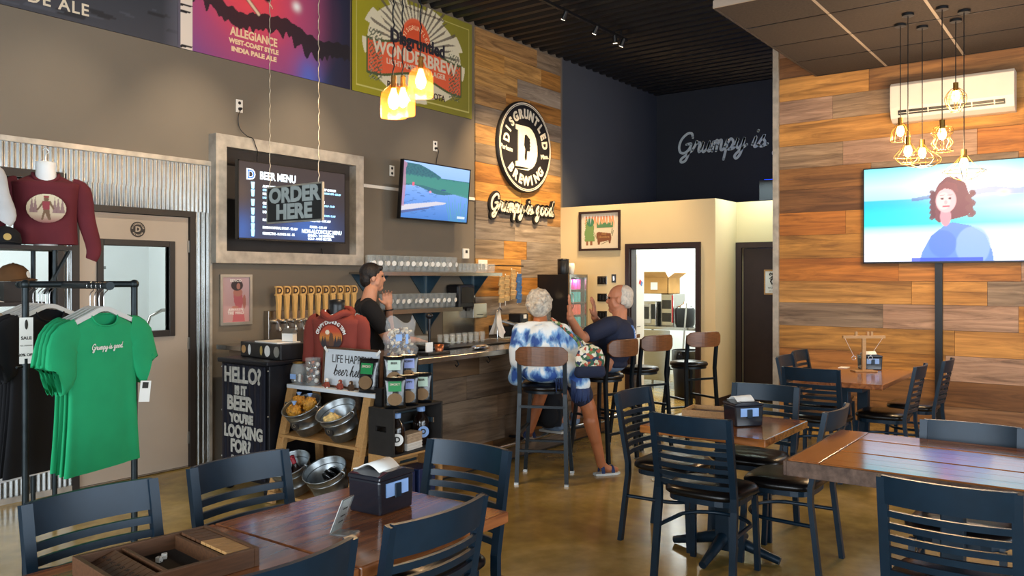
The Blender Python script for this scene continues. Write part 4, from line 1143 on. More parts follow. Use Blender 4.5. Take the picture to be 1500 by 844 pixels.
# restroom sign on the dark door
t = thing('restroom_sign', 'framed white restroom sign with a dark dancing figure on the dark door', 'sign', (10.42, 3.57, 1.553)); t.rotation_euler = WX
box('backing', 'paper', t, -.10, -.145, 0, .10, .145, .008)
for a_ in ((-.115, -.16, .115, -.14), (-.115, .14, .115, .16), (-.115, -.14, -.1, .14), (.1, -.14, .115, .14)): MB().box(a_[0], a_[1], 0, a_[2], a_[3], .014).build('frame_side', 'pale_wood', t)
b = MB(); b.ell((-.01, .105, .009), (.016, .016, .003)); b.tube([(-.03, .12, .009), (-.045, .1, .009), (-.035, .085, .009)], .008, 6); b.tube([(-.005, .085, .009), (.0, .04, .009)], [.012, .022], 8); b.tube([(-.01, .07, .009), (-.045, .045, .009), (-.02, .03, .009)], .006, 6); b.tube([(.01, .07, .009), (.04, .04, .009)], .006, 6); b.tube([(-.01, .04, .009), (-.03, .01, .009), (-.01, -.03, .009)], .010, 6); b.tube([(.01, .04, .009), (.02, .0, .009), (.035, -.02, .009)], .010, 6)
b.build('figure', 'print_dark', t); text('lettering', 'WOMEN', .034, 'print_dark', t, (0, -.075, .009), (0, 0, 0), ext=.0005); text('lettering', 'JUST DANCE', .018, 'print_dark', t, (0, -.115, .009), (0, 0, 0), ext=.0005)
# split air conditioner and black conduit
t = thing('air_conditioner', 'white wall-mounted air conditioner above the big television', 'air conditioner', (9.68, 1.41, 3.48))
mat('ac_white', 'd9cfc4', .35, noise=.03)
b = MB(); b.prism([(-.58, -.2), (.58, -.2), (.58, .2), (-.58, .2)], 0, .1, 'z'); 
bd = MB(); bd.prism([(0, .205), (-.2, .205), (-.235, .17), (-.24, -.06), (-.2, -.17), (-.12, -.205), (0, -.205)], -.57, .57, 'y'); 
bd.build('body', 'ac_white', t, .006)
MB().cbox((-.222, 0, -.115), (.02, .98, .05), (0, R(-20), 0)).build('vent_slot', 'black_plastic', t)
for k in range(5): MB().cbox((-.234, -.4 + k * .2, -.113), (.006, .012, .05), (0, R(-20), 0)).build('vent_blade', 'ac_white', t)
MB().cbox((-.232, .0, -.122), (.006, .96, .006), (0, R(-20), 0)).build('louver', 'ac_white', t)
tag(box('cable_conduit', 'black_metal', None, 9.635, 1.506, .0, 9.675, 1.578, 1.76), 'black vertical conduit on the plank wall below the big television', 'conduit')

# ================================================================ track lighting
t = thing('track_light', 'black ceiling track with small white-faced spot heads', 'track light', (0, 5.05, 4.62))
box('rail', 'black_metal', t, 3.0, -.018, .0, 9.25, .018, .03)
for x in (3.6, 5.4, 7.3, 9.1): MB().tube([(x, 0, .03), (x, 0, .1)], .012, 8).build('hanger', 'black_metal', t)
mat('spot_face', 'fff4e0', .3, emit='fff0d8', estr=4, noise=.01)
for i, (x, tx, tz, pw, ang) in enumerate(((7.79, 8.2, 2.6, 290, 52), (8.47, 8.75, 2.4, 370, 54), (9.13, 9.3, 2.1, 260, 54), (6.9, 7.0, 1.9, 110, 50), (5.2, 5.1, 2.2, 170, 46), (4.1, 3.9, 2.1, 170, 46), (3.3, 2.6, 1.9, 90, 50), (8.95, 9.7, 1.7, 380, 60))):  # last head is added, only to brighten the beige partition
    p0 = Vector((x, 0, -.06)); d = (Vector((tx, (LW if i < 7 else 5.25) - 5.05, tz - 4.62)) - p0).normalized()
    q = MB().tube([p0 - d * .07, p0 + d * .03], [.022, .032], 12).build('spot_head', 'black_metal', t)
    MB().tube([p0 + d * .030, p0 + d * .034], .026, 12).build('lens', 'spot_face', q)
    MB().tube([(x, 0, 0), (x, 0, -.05)], .01, 8).build('stem', 'black_metal', q)
    w0 = Vector((0, 5.05, 4.62)) + p0 + d * .05
    spot('track_spot', w0, w0 + d, pw, (1.0, .70, .38) if x > 7.5 else (1.0, .82, .6), ang, .9, .03)

# ================================================================ pendants
mat('bulb_glow', 'ffd9a0', .3, emit='ffc060', estr=14, noise=.01)
mat('amber_glass', 'c98238', .06, alpha=.12, noise=.02)
mat('brass', '8a6a35', .35, .9, noise=.1)
def bulb(parent, z, s=1.0):
    MB().lathe([(.012 * s, .085 * s), (.016 * s, .07 * s), (.03 * s, .03 * s), (.032 * s, .01 * s), (.022 * s, -.018 * s), (.0001, -.03 * s)], (0, 0, z), 16).build('bulb', 'bulb_glow', parent)
def lamp_light(loc, power, color=(1, .68, .36)):
    l = bpy.data.lights.new('pendant_glow', 'POINT'); l.energy = power; l.color = color; l.shadow_soft_size = .05
    o = bpy.data.objects.new('pendant_glow', l); o.location = loc; col.objects.link(o)
for i, (x, y, z, lab) in enumerate(((4.01, 3.985, 2.70, 'amber jug pendant lamp on a chain, the lowest over the bar'), (4.28, 4.16, 2.78, 'amber jug pendant lamp on a chain, half hidden behind the lowest one'), (4.27, 3.975, 2.885, 'amber jug pendant lamp on a chain, the highest over the bar'))):
    t = thing('jug_pendant', lab, 'pendant lamp', (x, y, z), 0, 'jug pendants over the bar')
    pr = [(.088, 0), (.09, .01), (.09, .13), (.083, .165), (.06, .195), (.03, .215), (.021, .23), (.02, .265), (.025, .27)]
    MB().lathe(pr + [(r_ - .004, q) for r_, q in pr[::-1]], n=28, caps=False).build('glass_jug', 'amber_glass', t)
    MB().tube([(0, 0, .2), (0, 0, .285)], .018, 12).build('socket', 'brass', t)
    chain(t, 0, 0, .28, 4.70 - z, .005, .007, m='black_metal', st=.035)
    bulb(t, .09, 1.25); lamp_light((x, y, z + .04), 24)
CAGE = {
 'dome': [(.025, .0), (.05, -.03), (.075, -.08), (.083, -.14), (.085, -.16)],
 'diamond': [(.025, 0), (.06, -.05), (.12, -.12), (.09, -.16), (.06, -.18)],
 'onion': [(.025, 0), (.06, -.05), (.13, -.10), (.16, -.14), (.13, -.18), (.06, -.20)],
 'wavy': [(.025, 0), (.075, -.02), (.085, -.06), (.06, -.10), (.085, -.15), (.06, -.19), (.085, -.22)],
 'balloon': [(.025, 0), (.06, -.03), (.088, -.08), (.08, -.14), (.045, -.19), (.04, -.21)],
 'pyramid': [(.025, 0), (.08, -.07), (.17, -.14), (.10, -.19), (.06, -.21)],
}
for shape, x, y, zt, lab in (('dome', 8.141, 1.617, 3.02, 'wire cage pendant with an open dome cage'), ('diamond', 7.855, 1.499, 2.79, 'wire cage pendant with a faceted diamond cage'), ('onion', 8.327, 1.468, 2.83, 'wire cage pendant with a wide onion-shaped cage'), ('wavy', 7.844, 1.228, 2.91, 'wire cage pendant with a wavy hourglass cage'), ('balloon', 8.286, 1.188, 3.31, 'wire cage pendant with a small balloon-shaped cage, hung highest'), ('pyramid', 8.047, 1.09, 2.67, 'wire cage pendant with a broad pyramid cage, hung lowest before the television')):
    t = thing('cage_pendant', lab, 'pendant lamp', (x, y, zt), 0, 'wire cage pendants')
    MB().tube([(0, 0, 0), (0, 0, 3.93 - zt)], .004, 6).build('cord', 'black_plastic', t)
    MB().tube([(0, 0, -.03), (0, 0, .05)], .022, 12).build('socket', 'brass', t)
    MB().lathe([(.05, 3.905 - zt), (.05, 3.925 - zt)], n=16).build('ceiling_cap', 'black_metal', t)
    pr = CAGE[shape]; n = 8 if shape not in ('pyramid', 'diamond') else 6
    for k in range(n):
        a = 2 * PI * k / n
        pts = [(r_ * math.cos(a), r_ * math.sin(a), q) for r_, q in (crom(pr, 4) if n == 8 else pr)]
        MB().tube(pts, .0028, 5).build('cage_wire', 'brass', t)
    for r_, q in (pr[-1], max(pr)):
        MB().tube([(r_ * math.cos(2 * PI * k / 24), r_ * math.sin(2 * PI * k / 24), q) for k in range(25)], .0028, 5).build('cage_ring', 'brass', t)
    bulb(t, -.09, 1.1); lamp_light((x, y, zt - .15), 25)

# blue-lit box standing on the restroom partition
t = thing('speaker_box', 'dark box with a blue light standing on top of the restroom partition', 'box', (10.46, 3.45, 2.6))
box('case', 'far_paint', t, -.06, -.3, 0, .3, .3, .27, .01); mat('blue_led', '1a3cff', .4, emit='1038ff', estr=6, noise=.01); box('led_strip', 'blue_led', t, .0, -.25, .271, .02, .25, .279)
l = bpy.data.lights.new('blue_led_light', 'POINT'); l.energy = 14; l.color = (.08, .2, 1); l.shadow_soft_size = .1; o = bpy.data.objects.new('blue_led_light', l); o.location = (10.5, 3.45, 3.4); col.objects.link(o)

# ================================================================ the bar
bar = thing('bar_counter', 'long bar with a steel top and reclaimed-wood plank front', 'bar', (0, 0, 0))
b = MB(); b.box(4.30, 4.32, 0, 7.48, 4.62, .985); b.box(4.30, 4.62, 0, 4.66, 6.26, .985)
b.build('body', 'black_frame', bar)
b = MB(); b.prism([(4.15, 3.97), (7.56, 3.97), (7.56, 4.66), (4.68, 4.66), (4.68, 6.26), (4.15, 6.26)], .99, 1.03)
b.build('steel_top', 'steel', bar, .003)
PAL3 = ['7d6a58', '8b7763', '6a5138', '9a6a34', '77685a', '8a5f32', '6e5a48', '94744c']
rng = random.Random(12); z = .02
while z < .98:
    z1 = min(z + .195, .985); x = 4.74; last = None
    while x < 7.47:
        x1 = min(x + rng.uniform(.4, 1.2), 7.475)
        if 7.475 - x1 < .2: x1 = 7.475
        c = rng.choice([q for q in PAL3 if q != last]); last = c
        plank(bar, 'planks_x', x + .0015, 4.30 - rng.uniform(0, .006), z + .0015, x1 - .0015, 4.32, z1 - .0015, c); x = x1
    y = 4.62
    while y < 6.25:
        y1 = min(y + rng.uniform(.5, .9), 6.26)
        plank(bar, 'planks_y', 4.28 - rng.uniform(0, .005), y + .0015, z + .0015, 4.30, y1 - .0015, z1 - .0015, rng.choice(PAL3)); y = y1
    z = z1
mat('blue_steel', '3e5563', .4, .6, noise=.15)
box('corner_strip', 'blue_steel', bar, 4.715, 4.285, 0, 4.74, 4.325, .985)
box('end_panel', 'blue_steel', bar, 4.30, 4.31, 0, 4.715, 4.325, .985)
fr = MB().tube([(4.75, 4.12, .20), (7.45, 4.12, .20)], .022, 12).build('foot_rail', 'steel', bar)
for x in (4.9, 5.75, 6.6, 7.3):
    MB().tube([(x, 4.12, .20), (x, 4.2, .22), (x, 4.3, .22)], .013, 8).build('rail_bracket', 'black_metal', fr)
for x in (4.95, 5.35, 6.0, 6.3, 6.7):
    MB().tube([(x, 4.27, .95), (x, 4.22, .95), (x, 4.20, .92), (x, 4.22, .90), (x, 4.235, .915)], .006, 6).build('bag_hook', 'black_metal', bar)
# back bar counter
bb = thing('back_bar', 'steel back bar counter along the gray wall behind the bartender', 'counter', (0, 0, 0))
box('cabinet', 'black_metal', bb, 4.78, 5.85, 0, 9.3, 6.35, .87)
box('counter_top', 'steel', bb, 4.78, 5.8, .87, 9.34, 6.34, .91, .004)
for k in range(6): box('cabinet_door', 'steel', bb, 4.82 + k * .75, 5.838, .1, 5.5 + k * .75, 5.85, .84, .003)
# tap wall
tw = thing('tap_tower', 'steel beer tap panel with a row of wooden tap handles', 'beer tap', (5.24, LW, 0))
box('panel', 'steel', tw, -.53, -.075, .912, .53, -.002, 1.30, .004)
box('drip_tray', 'black_metal', tw, -.5, -.3, .912, .5, -.1, .93)
mat('tap_wood', 'd3a765', .45, noise=.18, nscale=6, stretch=(20, 20, 2)); mat('tap_dark', '3a2418', .5, noise=.1)
for k in range(11):
    x = -.46 + k * .092
    s_ = MB().tube([(x, -.075, 1.2), (x, -.12, 1.2)], .022, 12).tube([(x, -.115, 1.205), (x, -.14, 1.19), (x, -.155, 1.12)], .011, 8).build('faucet', 'chrome', tw)
    h = MB().prism([(x - .014, 1.225), (x + .014, 1.225), (x + .026, 1.44), (x - .026, 1.44)], -.145, -.118, 'y').build('tap_handle', 'tap_wood', tw)
    dd = [(x - .036, 1.44), (x + .01, 1.44)] + [(x + .01 + .032 * math.cos(R(q)), 1.485 + .045 * math.sin(R(q))) for q in (-70, -35, 0, 35, 70)] + [(x + .01, 1.53), (x - .036, 1.53), (x - .036, 1.515), (x - .026, 1.515), (x - .026, 1.455), (x - .036, 1.455)]
    MB().prism(dd, -.146, -.117, 'y').build('handle_emblem', 'tap_wood', h)
    text('emblem_letter', 'D', .075, 'tap_dark', h, (x - .002, -.1475, 1.485), WY, ext=.001, bold=.003)
# shelf with pint glasses
sh = thing('glass_shelf', 'long steel wall shelf on triangular brackets, full of pint glasses', 'shelf', (0, 0, 0))
box('board', 'steel', sh, 5.75, 6.06, 1.645, 7.95, 6.355, 1.665); box('lip', 'steel', sh, 5.75, 6.05, 1.63, 7.95, 6.06, 1.668)
for x in (6.05, 6.9, 7.75):
    q = MB().prism([(6.10, 1.643), (6.355, 1.643), (6.355, 1.36)], x - .004, x + .004, 'x').build('bracket', 'blue_steel', sh)
    MB().prism([(x - .27, 1.643), (x + .27, 1.643), (x + .03, 1.38), (x - .03, 1.38)], 6.345, 6.356, 'y').build('bracket_plate', 'blue_steel', sh)
    box('bracket_post', 'hinge', q, x - .016, 6.33, 1.37, x + .016, 6.344, 1.64)
s2 = thing('glass_shelf', 'short steel wall shelf with pint glasses, below the long one', 'shelf', (0, 0, 0))
box('board', 'steel', s2, 6.0, 6.06, 1.25, 7.2, 6.355, 1.27); box('lip', 'steel', s2, 6.0, 6.05, 1.228, 7.2, 6.06, 1.273)
for x in (6.15, 6.9):
    q = MB().prism([(6.10, 1.248), (6.355, 1.248), (6.355, .97)], x - .004, x + .004, 'x').build('bracket', 'blue_steel', s2)
    MB().prism([(x - .25, 1.248), (x + .25, 1.248), (x + .03, .97), (x - .03, .97)], 6.345, 6.356, 'y').build('bracket_plate', 'blue_steel', s2)
    box('bracket_post', 'hinge', q, x - .016, 6.33, .97, x + .016, 6.344, 1.245)
mat('cup_glass', 'e9f1f2', .04, alpha=.11, noise=.02, spec=.8); mat('cup_print', 'f2efe8', .5, noise=.02)
def pint(label, x, y, z, s, group, prnt=True):
    t = thing('pint_glass', label, 'glass', (x, y, z), random.uniform(-.3, .3), group)
    pr = [(.028, .003), (.03, .012), (.034, .06), (.041, .145), (.0395, .145), (.0325, .06), (.028, .014), (.0001, .013)]
    MB().lathe([(0.0001, 0), (.028, 0)] + pr, n=16).build('tumbler', 'cup_glass', t)
    if prnt: MB().lathe([(.023, 0), (.023, .001)], n=14).build('badge', 'cup_print', t, loc=(0, -.0375, .075), rot=(R(97), 0, 0))
    t.scale = (s, s, s)
    return t
g1 = 'tall pint glasses on the upper shelf'; lab1 = 'tall clear pint glass with a white badge on the upper steel shelf'
p0 = None
for k in range(14):
    x = 5.85 + k * .098
    p0 = pint(lab1, x, 6.13, 1.667, 1.2, g1) if p0 is None else dup(p0, None, (x, 6.13, 1.667), random.uniform(-.3, .3))
for k in range(13): dup(p0, lab1, (5.935 + k * .099, 6.25, 1.667), random.uniform(-.3, .3))
q0 = pint('short clear taster glass on the right end of the upper steel shelf', 7.25, 6.13, 1.667, .75, 'short taster glasses on the upper shelf', False)
for k in range(1, 10): dup(q0, None, (7.25 + k * .068, 6.13, 1.667), random.uniform(-.3, .3))
for k in range(9): dup(q0, None, (7.28 + k * .068, 6.23, 1.667), random.uniform(-.3, .3))
r0 = pint('clear pint glass with a white badge on the lower steel shelf', 6.08, 6.13, 1.272, 1.12, 'pint glasses on the lower shelf')
for k in range(1, 12): dup(r0, None, (6.08 + k * .094, 6.13, 1.272), random.uniform(-.3, .3))
for k in range(11): dup(r0, None, (6.12 + k * .094, 6.24, 1.272), random.uniform(-.3, .3))
u0 = pint('small taster glass on the black bar mat', 5.12, 4.55, 1.045, .6, 'taster glasses on the bar mat', False)
for k in range(1, 15): dup(u0, None, (5.12 + (k % 8) * .08, 4.55 - (k // 8) * .07, 1.045), random.uniform(-.3, .3))
tag(box('bar_mat', 'black_plastic', None, 4.9, 4.32, 1.031, 5.95, 4.62, 1.044, .003), 'black rubber bar mat under the taster glasses', 'mat')
# dispensers on the wall
t = thing('towel_dispenser', 'black paper towel dispenser on the wall beside the shelves', 'dispenser', (7.40, LW - .008, 1.38)); box('body', 'black_plastic', t, -.15, -.2, -.14, .15, 0, .15, .03); box('front_panel', 'smoked_plastic', t, -.11, -.207, -.07, .11, -.198, .12, .01); box('lever', 'black_metal', t, -.03, -.22, -.16, .03, -.19, -.13)
t = thing('soap_box', 'brushed steel box on the wall beside the paper towel dispenser', 'box', (7.76, LW - .008, 1.21)); box('body', 'steel', t, -.13, -.11, -.09, .13, 0, .09, .006); box('slot', 'black_metal', t, -.06, -.113, -.05, .06, -.108, -.042)
t = thing('backsplash', 'brushed steel backsplash under the dispensers', 'panel', (7.5, LW, 1.1)); box('sheet', 'steel', t, -.3, -.006, -.18, .3, 0, .24); 
for x in (-.28, .28): MB().cbox((x, -.008, -.16), (.012, .006, .012)).build('screw', 'chrome', t)
# snack cards hanging from an arm
t = thing('snack_rack', 'black arm on the wood panel with hanging strips of tan and blue snack packets', 'rack', (8.0, LW - .02, 1.76))
MB().tube([(.05, 0, 0), (.05, -.12, 0)], .008, 8).tube([(0, -.12, 0), (.62, -.12, .0)], .008, 8).build('arm', 'black_metal', t)
mat('pack_tan', 'c7a672', .5, noise=.25, nscale=20); mat('pack_blue', '4f78ac', .5, noise=.25, nscale=20)
for k, (x, m, n, z0) in enumerate(((.1, 'pack_tan', 6, -.14), (.21, 'pack_tan', 6, -.12), (.34, 'pack_tan', 7, -.05), (.47, 'pack_blue', 7, -.1))):
    st = MB().cbox((x, -.14, z0 - .18), (.012, .004, .4)).build('strip', 'paper', t)
    for j in range(n): MB().cbox((x + .006 * (-1) ** j, -.16 - .006 * (j % 2), z0 - .03 - j * .052), (.095, .014, .062), (R(14), 0, R(6 * (-1) ** j))).build('packet', m, st)
# sales terminal
t = thing('cash_drawer', 'black cash drawer on the back counter', 'cash drawer', (8.15, 6.05, .911)); box('body', 'black_plastic', t, -.22, -.2, 0, .22, .2, .11, .005); box('drawer_front', 'smoked_plastic', t, -.2, -.206, .01, .2, -.2, .09, .003)
t = thing('receipt_printer', 'black receipt printer on the cash drawer', 'printer', (8.28, 6.05, 1.022)); box('body', 'black_plastic', t, -.08, -.1, 0, .08, .1, .14, .015); box('paper_slip', 'paper', t, -.03, -.105, .08, .03, -.1, .13)
t = thing('card_reader', 'grey card reader on the cash drawer', 'card reader', (8.03, 5.98, 1.022)); MB().cbox((0, 0, .035), (.16, .2, .035), (R(14), 0, R(20))).build('body', 'hinge', t, .01); MB().cbox((0, -.02, .058), (.1, .1, .006), (R(14), 0, R(20))).build('screen', 'smoked_plastic', t)
# countertop cooler
t = thing('counter_fridge', 'countertop glass-door fridge with rows of pink, teal and coral cans', 'fridge', (9.12, 5.95, .911))
b = MB(); b.box(-.22, -.24, 0, -.195, .24, .74); b.box(.195, -.24, 0, .22, .24, .74); b.box(-.195, .21, 0, .195, .24, .74); b.box(-.195, -.24, .70, .195, .21, .74); b.box(-.195, -.24, 0, .195, .21, .04)
b.build('cabinet', 'black_plastic', t)
b = MB()
for a_ in ((-.22, .0, -.185, .74), (.185, 0, .22, .74), (-.185, .7, .185, .74), (-.185, 0, .185, .04)): b.box(a_[0], -.265, a_[1], a_[2], -.24, a_[3])
d = b.build('door_frame', 'steel', t); box('door_glass', 'cup_glass', d, -.185, -.256, .04, .185, -.25, .70)
for k, (c, e) in enumerate((('2f9f98', '30a8a0'), ('d9583c', 'e0604a'), ('35a7a0', '36aaa2'), ('cf3f8f', 'd64a98'))):
    z = .05 + k * .165
    box('rack', 'steel', t, -.19, -.22, z - .008, .19, .2, z - .002)
    m_ = 'can_' + c; mat(m_, c, .35, .1, noise=.1, emit=e, estr=.25)  # faint glow put into the can colours, as if lit inside the fridge
    cn = None
    for j in range(5):
        o = MB().lathe([(.026, 0), (.031, .008), (.031, .12), (.026, .132), (.024, .13)], n=14).build('drink_can', m_, None)
        tag(o, {0: 'teal drink can on the lowest fridge rack', 1: 'coral drink can on the second fridge rack', 2: 'teal drink can on the third fridge rack', 3: 'pink drink can on the top fridge rack'}[k], 'can', 'cans in the counter fridge')
        o.location = (9.12 - .15 + j * .073, 5.95 - .17, .911 + z)
MB().tube([(-.17, -.268, .3), (-.17, -.285, .32), (-.17, -.285, .48), (-.17, -.268, .5)], .007, 6).build('handle', 'steel', d)
l = bpy.data.lights.new('fridge_light', 'POINT'); l.energy = 2.5; l.color = (.85, .95, 1); l.shadow_soft_size = .03
o = bpy.data.objects.new('fridge_light', l); o.location = (9.12, 5.72, 1.59); col.objects.link(o)
t = thing('canister', 'tall black canister on top of the counter fridge', 'canister', (9.0, 5.85, 1.652)); MB().lathe([(.07, 0), (.075, .01), (.075, .18), (.07, .185)], n=20).build('body', 'black_plastic', t); MB().lathe([(.077, .185), (.077, .2), (.02, .21)], n=20).build('lid', 'smoked_plastic', t)
t = thing('white_vase', 'small white vase on top of the counter fridge', 'vase', (9.2, 5.85, 1.652)); MB().lathe([(.03, 0), (.04, .04), (.045, .1), (.038, .15), (.034, .15), (.036, .1), (.03, .02)], n=18).build('body', 'white_plastic', t); MB().tube([(.05, 0, .02), (.075, 0, .05), (.07, 0, .09)], .007, 6).build('handle', 'pale_wood', t)
t = thing('drink_dispenser', 'clear drink dispenser with a steel lid and base on the back counter', 'dispenser', (8.72, 5.98, .911)); MB().lathe([(.11, 0), (.11, .14)], n=24).build('base', 'steel', t); MB().lathe([(.105, .14), (.105, .42)], n=24, caps=False).build('tank', 'cup_glass', t); MB().lathe([(.11, .42), (.11, .45), (.03, .47), (.03, .49), (.001, .5)], n=24).build('lid', 'steel', t); MB().tube([(0, -.11, .1), (0, -.15, .1), (0, -.15, .07)], .012, 8).build('spigot', 'chrome', t)
t = thing('tablet_stand', 'black tablet on a slanted stand on the bar behind the woman', 'tablet', (6.35, 4.42, 1.031), R(25)); MB().cbox((0, 0, .09), (.24, .012, .17), (R(-25), 0, 0)).build('tablet', 'smoked_plastic', t, .004); MB().cbox((0, .05, .065), (.06, .012, .13), (R(30), 0, 0)).build('stand', 'black_plastic', t); box('foot', 'black_plastic', t, -.08, -.04, 0, .08, .09, .008)
# odds and ends on the bar top
t = thing('towel_stand', 'white bar towel draped over a small stand on the bar', 'towel', (5.84, 4.5, 1.045)); MB().tube([(0, 0, 0), (0, 0, .27), (.03, 0, .29), (.06, 0, .27)], .006, 6).build('stand', 'chrome', t)
b = MB(); vs = []; 
for i in range(9):
    u = i / 8; s_ = math.sin(PI * u)
    vs += [(-.05 + .11 * u, -.05 + .012 * math.sin(9 * u), .02 + .05 * (1 - s_)), (-.03 + .08 * u, -.012, .15), (-.01 + .05 * u, 0, .275), (-.03 + .08 * u, .02, .16), (-.05 + .11 * u, .05 + .01 * math.cos(8 * u), .05)]
b.add(vs, [(5 * i + j, 5 * i + j + 5, 5 * i + j + 6, 5 * i + j + 1) for i in range(8) for j in range(4)], True); b.build('towel', 'paper', t)
t = thing('snack_pouch', 'flat silvery snack pouch lying on the bar top', 'pouch', (5.15, 4.15, 1.031), R(20)); MB().ell((0, 0, .018), (.13, .06, .018)).build('pouch', 'foil' if 'foil' in MATS else 'chrome', t); MB().cbox((.12, 0, .014), (.04, .07, .004)).build('seal', 'chrome', t)
t = thing('condiment_caddy', 'small caddy with a copper cup on the bar end', 'caddy', (4.60, 4.16, 1.031)); box('tray', 'black_plastic', t, -.12, -.07, 0, .12, .07, .02, .004); mat('copper', 'a5603c', .3, .8, noise=.1); MB().lathe([(.03, .02), (.036, .07), (.033, .07), (.028, .03)], n=16).build('cup', 'copper', t, loc=(.05, -.02, 0)); box('card_holder', 'paper', t, -.08, -.01, .02, -.01, .0, .09)
t = thing('knob_lever', 'black lever with a round knob standing on a drip tray on the bar', 'lever', (4.88, 4.45, 1.045)); MB().lathe([(.16, 0), (.17, .03), (.165, .03), (.15, .01)], n=28).build('tray', 'black_plastic', t); MB().tube([(0, 0, .008), (0, 0, .24)], .011, 8).build('shaft', 'black_plastic', t); MB().ell((0, 0, .255), (.03, .03, .024)).build('knob', 'black_plastic', t)
b = MB(); b.lathe([(.05, .01), (.055, .02), (.055, .09), (.052, .09), (.05, .02)], (.02, .1, 0), 18); b.build('cup', 'cup_glass', t)

# ================================================================ kitchen beyond the doorway
k1 = thing('kitchen_counter', 'steel kitchen counter seen through the doorway', 'counter', (11.35, 5.4, 0))
box('top', 'steel', k1, -.55, -.7, .86, .35, .55, .9, .004); box('lower_shelf', 'steel', k1, -.5, -.65, .28, .3, .5, .3)
for x in (-.5, .3):
    for y in (-.65, .5): MB().tube([(x, y, 0), (x, y, .86)], .02, 8).build('leg', 'steel', k1)
box('front_cabinet', 'steel', k1, -.545, -.2, .12, -.53, .5, .85, .004)
t = thing('countertop_oven', 'steel countertop oven with a dark window on the kitchen counter', 'oven', (11.2, 5.62, .901), 0); box('body', 'steel', t, -.25, -.13, 0, .25, .2, .36, .01); box('door', 'galv_trim', t, -.262, -.05, .04, -.25, .19, .32, .004); box('window', 'smoked_plastic', t, -.266, -.02, .10, -.261, .16, .28); MB().tube([(-.275, -.02, .315), (-.275, .17, .315)], .008, 6).build('handle', 'chrome', t)
box('control', 'black_plastic', t, -.262, -.12, .1, -.25, -.06, .32)
t = thing('coffee_urn', 'round black soup kettle with a steel rim on the kitchen counter', 'kettle', (11.1, 5.10, .901)); MB().lathe([(.12, 0), (.14, .03), (.145, .24), (.13, .27)], n=22).build('pot', 'black_plastic', t); MB().lathe([(.135, .27), (.12, .3), (.03, .33), (.02, .36), (.001, .36)], n=22).build('lid', 'chrome', t)
t = thing('cardboard_box', 'open cardboard carton on top of the countertop oven', 'box', (11.22, 5.55, 1.372)); mat('card', 'b88a4e', .8, noise=.1); b = MB(); b.box(-.2, -.22, 0, .2, .22, .008); b.box(-.2, -.22, 0, -.19, .22, .24); b.box(.19, -.22, 0, .2, .22, .24); b.box(-.2, -.22, 0, .2, -.21, .24); b.box(-.2, .21, 0, .2, .22, .24); b.build('carton', 'card', t)
MB().cbox((-.24, 0, .28), (.14, .44, .006), (0, R(40), 0)).build('flap', 'card', t); MB().cbox((0, -.27, .27), (.4, .14, .006), (R(-35), 0, 0)).build('flap', 'card', t); box('label', 'paper', t, -.206, -.05, .06, -.2, .06, .17)
MB().ell((0, .05, .25), (.13, .12, .06)).build('packing_paper', 'paper', t)
t = thing('pizza_oven', 'two-window steel oven with a red side strip beside the black kettle', 'oven', (11.25, 5.36, .901)); box('body', 'steel', t, -.2, -.1, 0, .2, .1, .47, .008)
for z in (.06, .25): box('window', 'smoked_plastic', t, -.206, -.06, z, -.2, .08, z + .13)
mat('pack_red', 'a3272a', .5, noise=.1); box('red_strip', 'pack_red', t, -.207, -.098, .05, -.2, -.075, .45)
t = thing('mop', 'mop handle leaning against the kitchen counter', 'mop', (10.68, 4.98, 0)); MB().tube([(0, 0, .05), (.1, -.05, 1.25)], .013, 8).build('handle', 'hinge', t); MB().ell((0, 0, .05), (.1, .07, .05)).build('mop_head', 'paper', t)
t = thing('trash_can', 'dark trash can with a black liner in the kitchen doorway', 'trash can', (10.3, 4.70, 0)); MB().lathe([(.16, 0), (.17, .02), (.2, .62), (.19, .62), (.16, .03)], n=22).build('can', 'black_plastic', t); MB().lathe([(.2, .45), (.208, .5), (.207, .63), (.19, .635)], n=22, caps=False).build('liner', 'smoked_plastic', t)
t = thing('white_cabinet', 'tall narrow white cabinet with magnets just inside the kitchen doorway', 'cabinet', (9.86, 5.25, 0)); box('body', 'white_paint', t, 0, 0, .01, .24, .4, 1.95, .004); box('door', 'white_plastic', t, .01, -.012, .03, .23, 0, 1.93, .003); mat('decal_red', 'c8353a', .5, noise=.05); mat('decal_blue', '2a6fb8', .5, noise=.05)
MB().tube([(.02, -.02, .95), (.1, -.02, .95)], .006, 6).build('handle', 'steel', t)
for dx, m in ((.05, 'decal_red'), (.09, 'decal_blue')): MB().cbox((dx + .06, -.014, 1.55 if m == 'decal_red' else 1.53), (.05, .004, .06), (0, R(30), 0)).build('magnet', m, t)

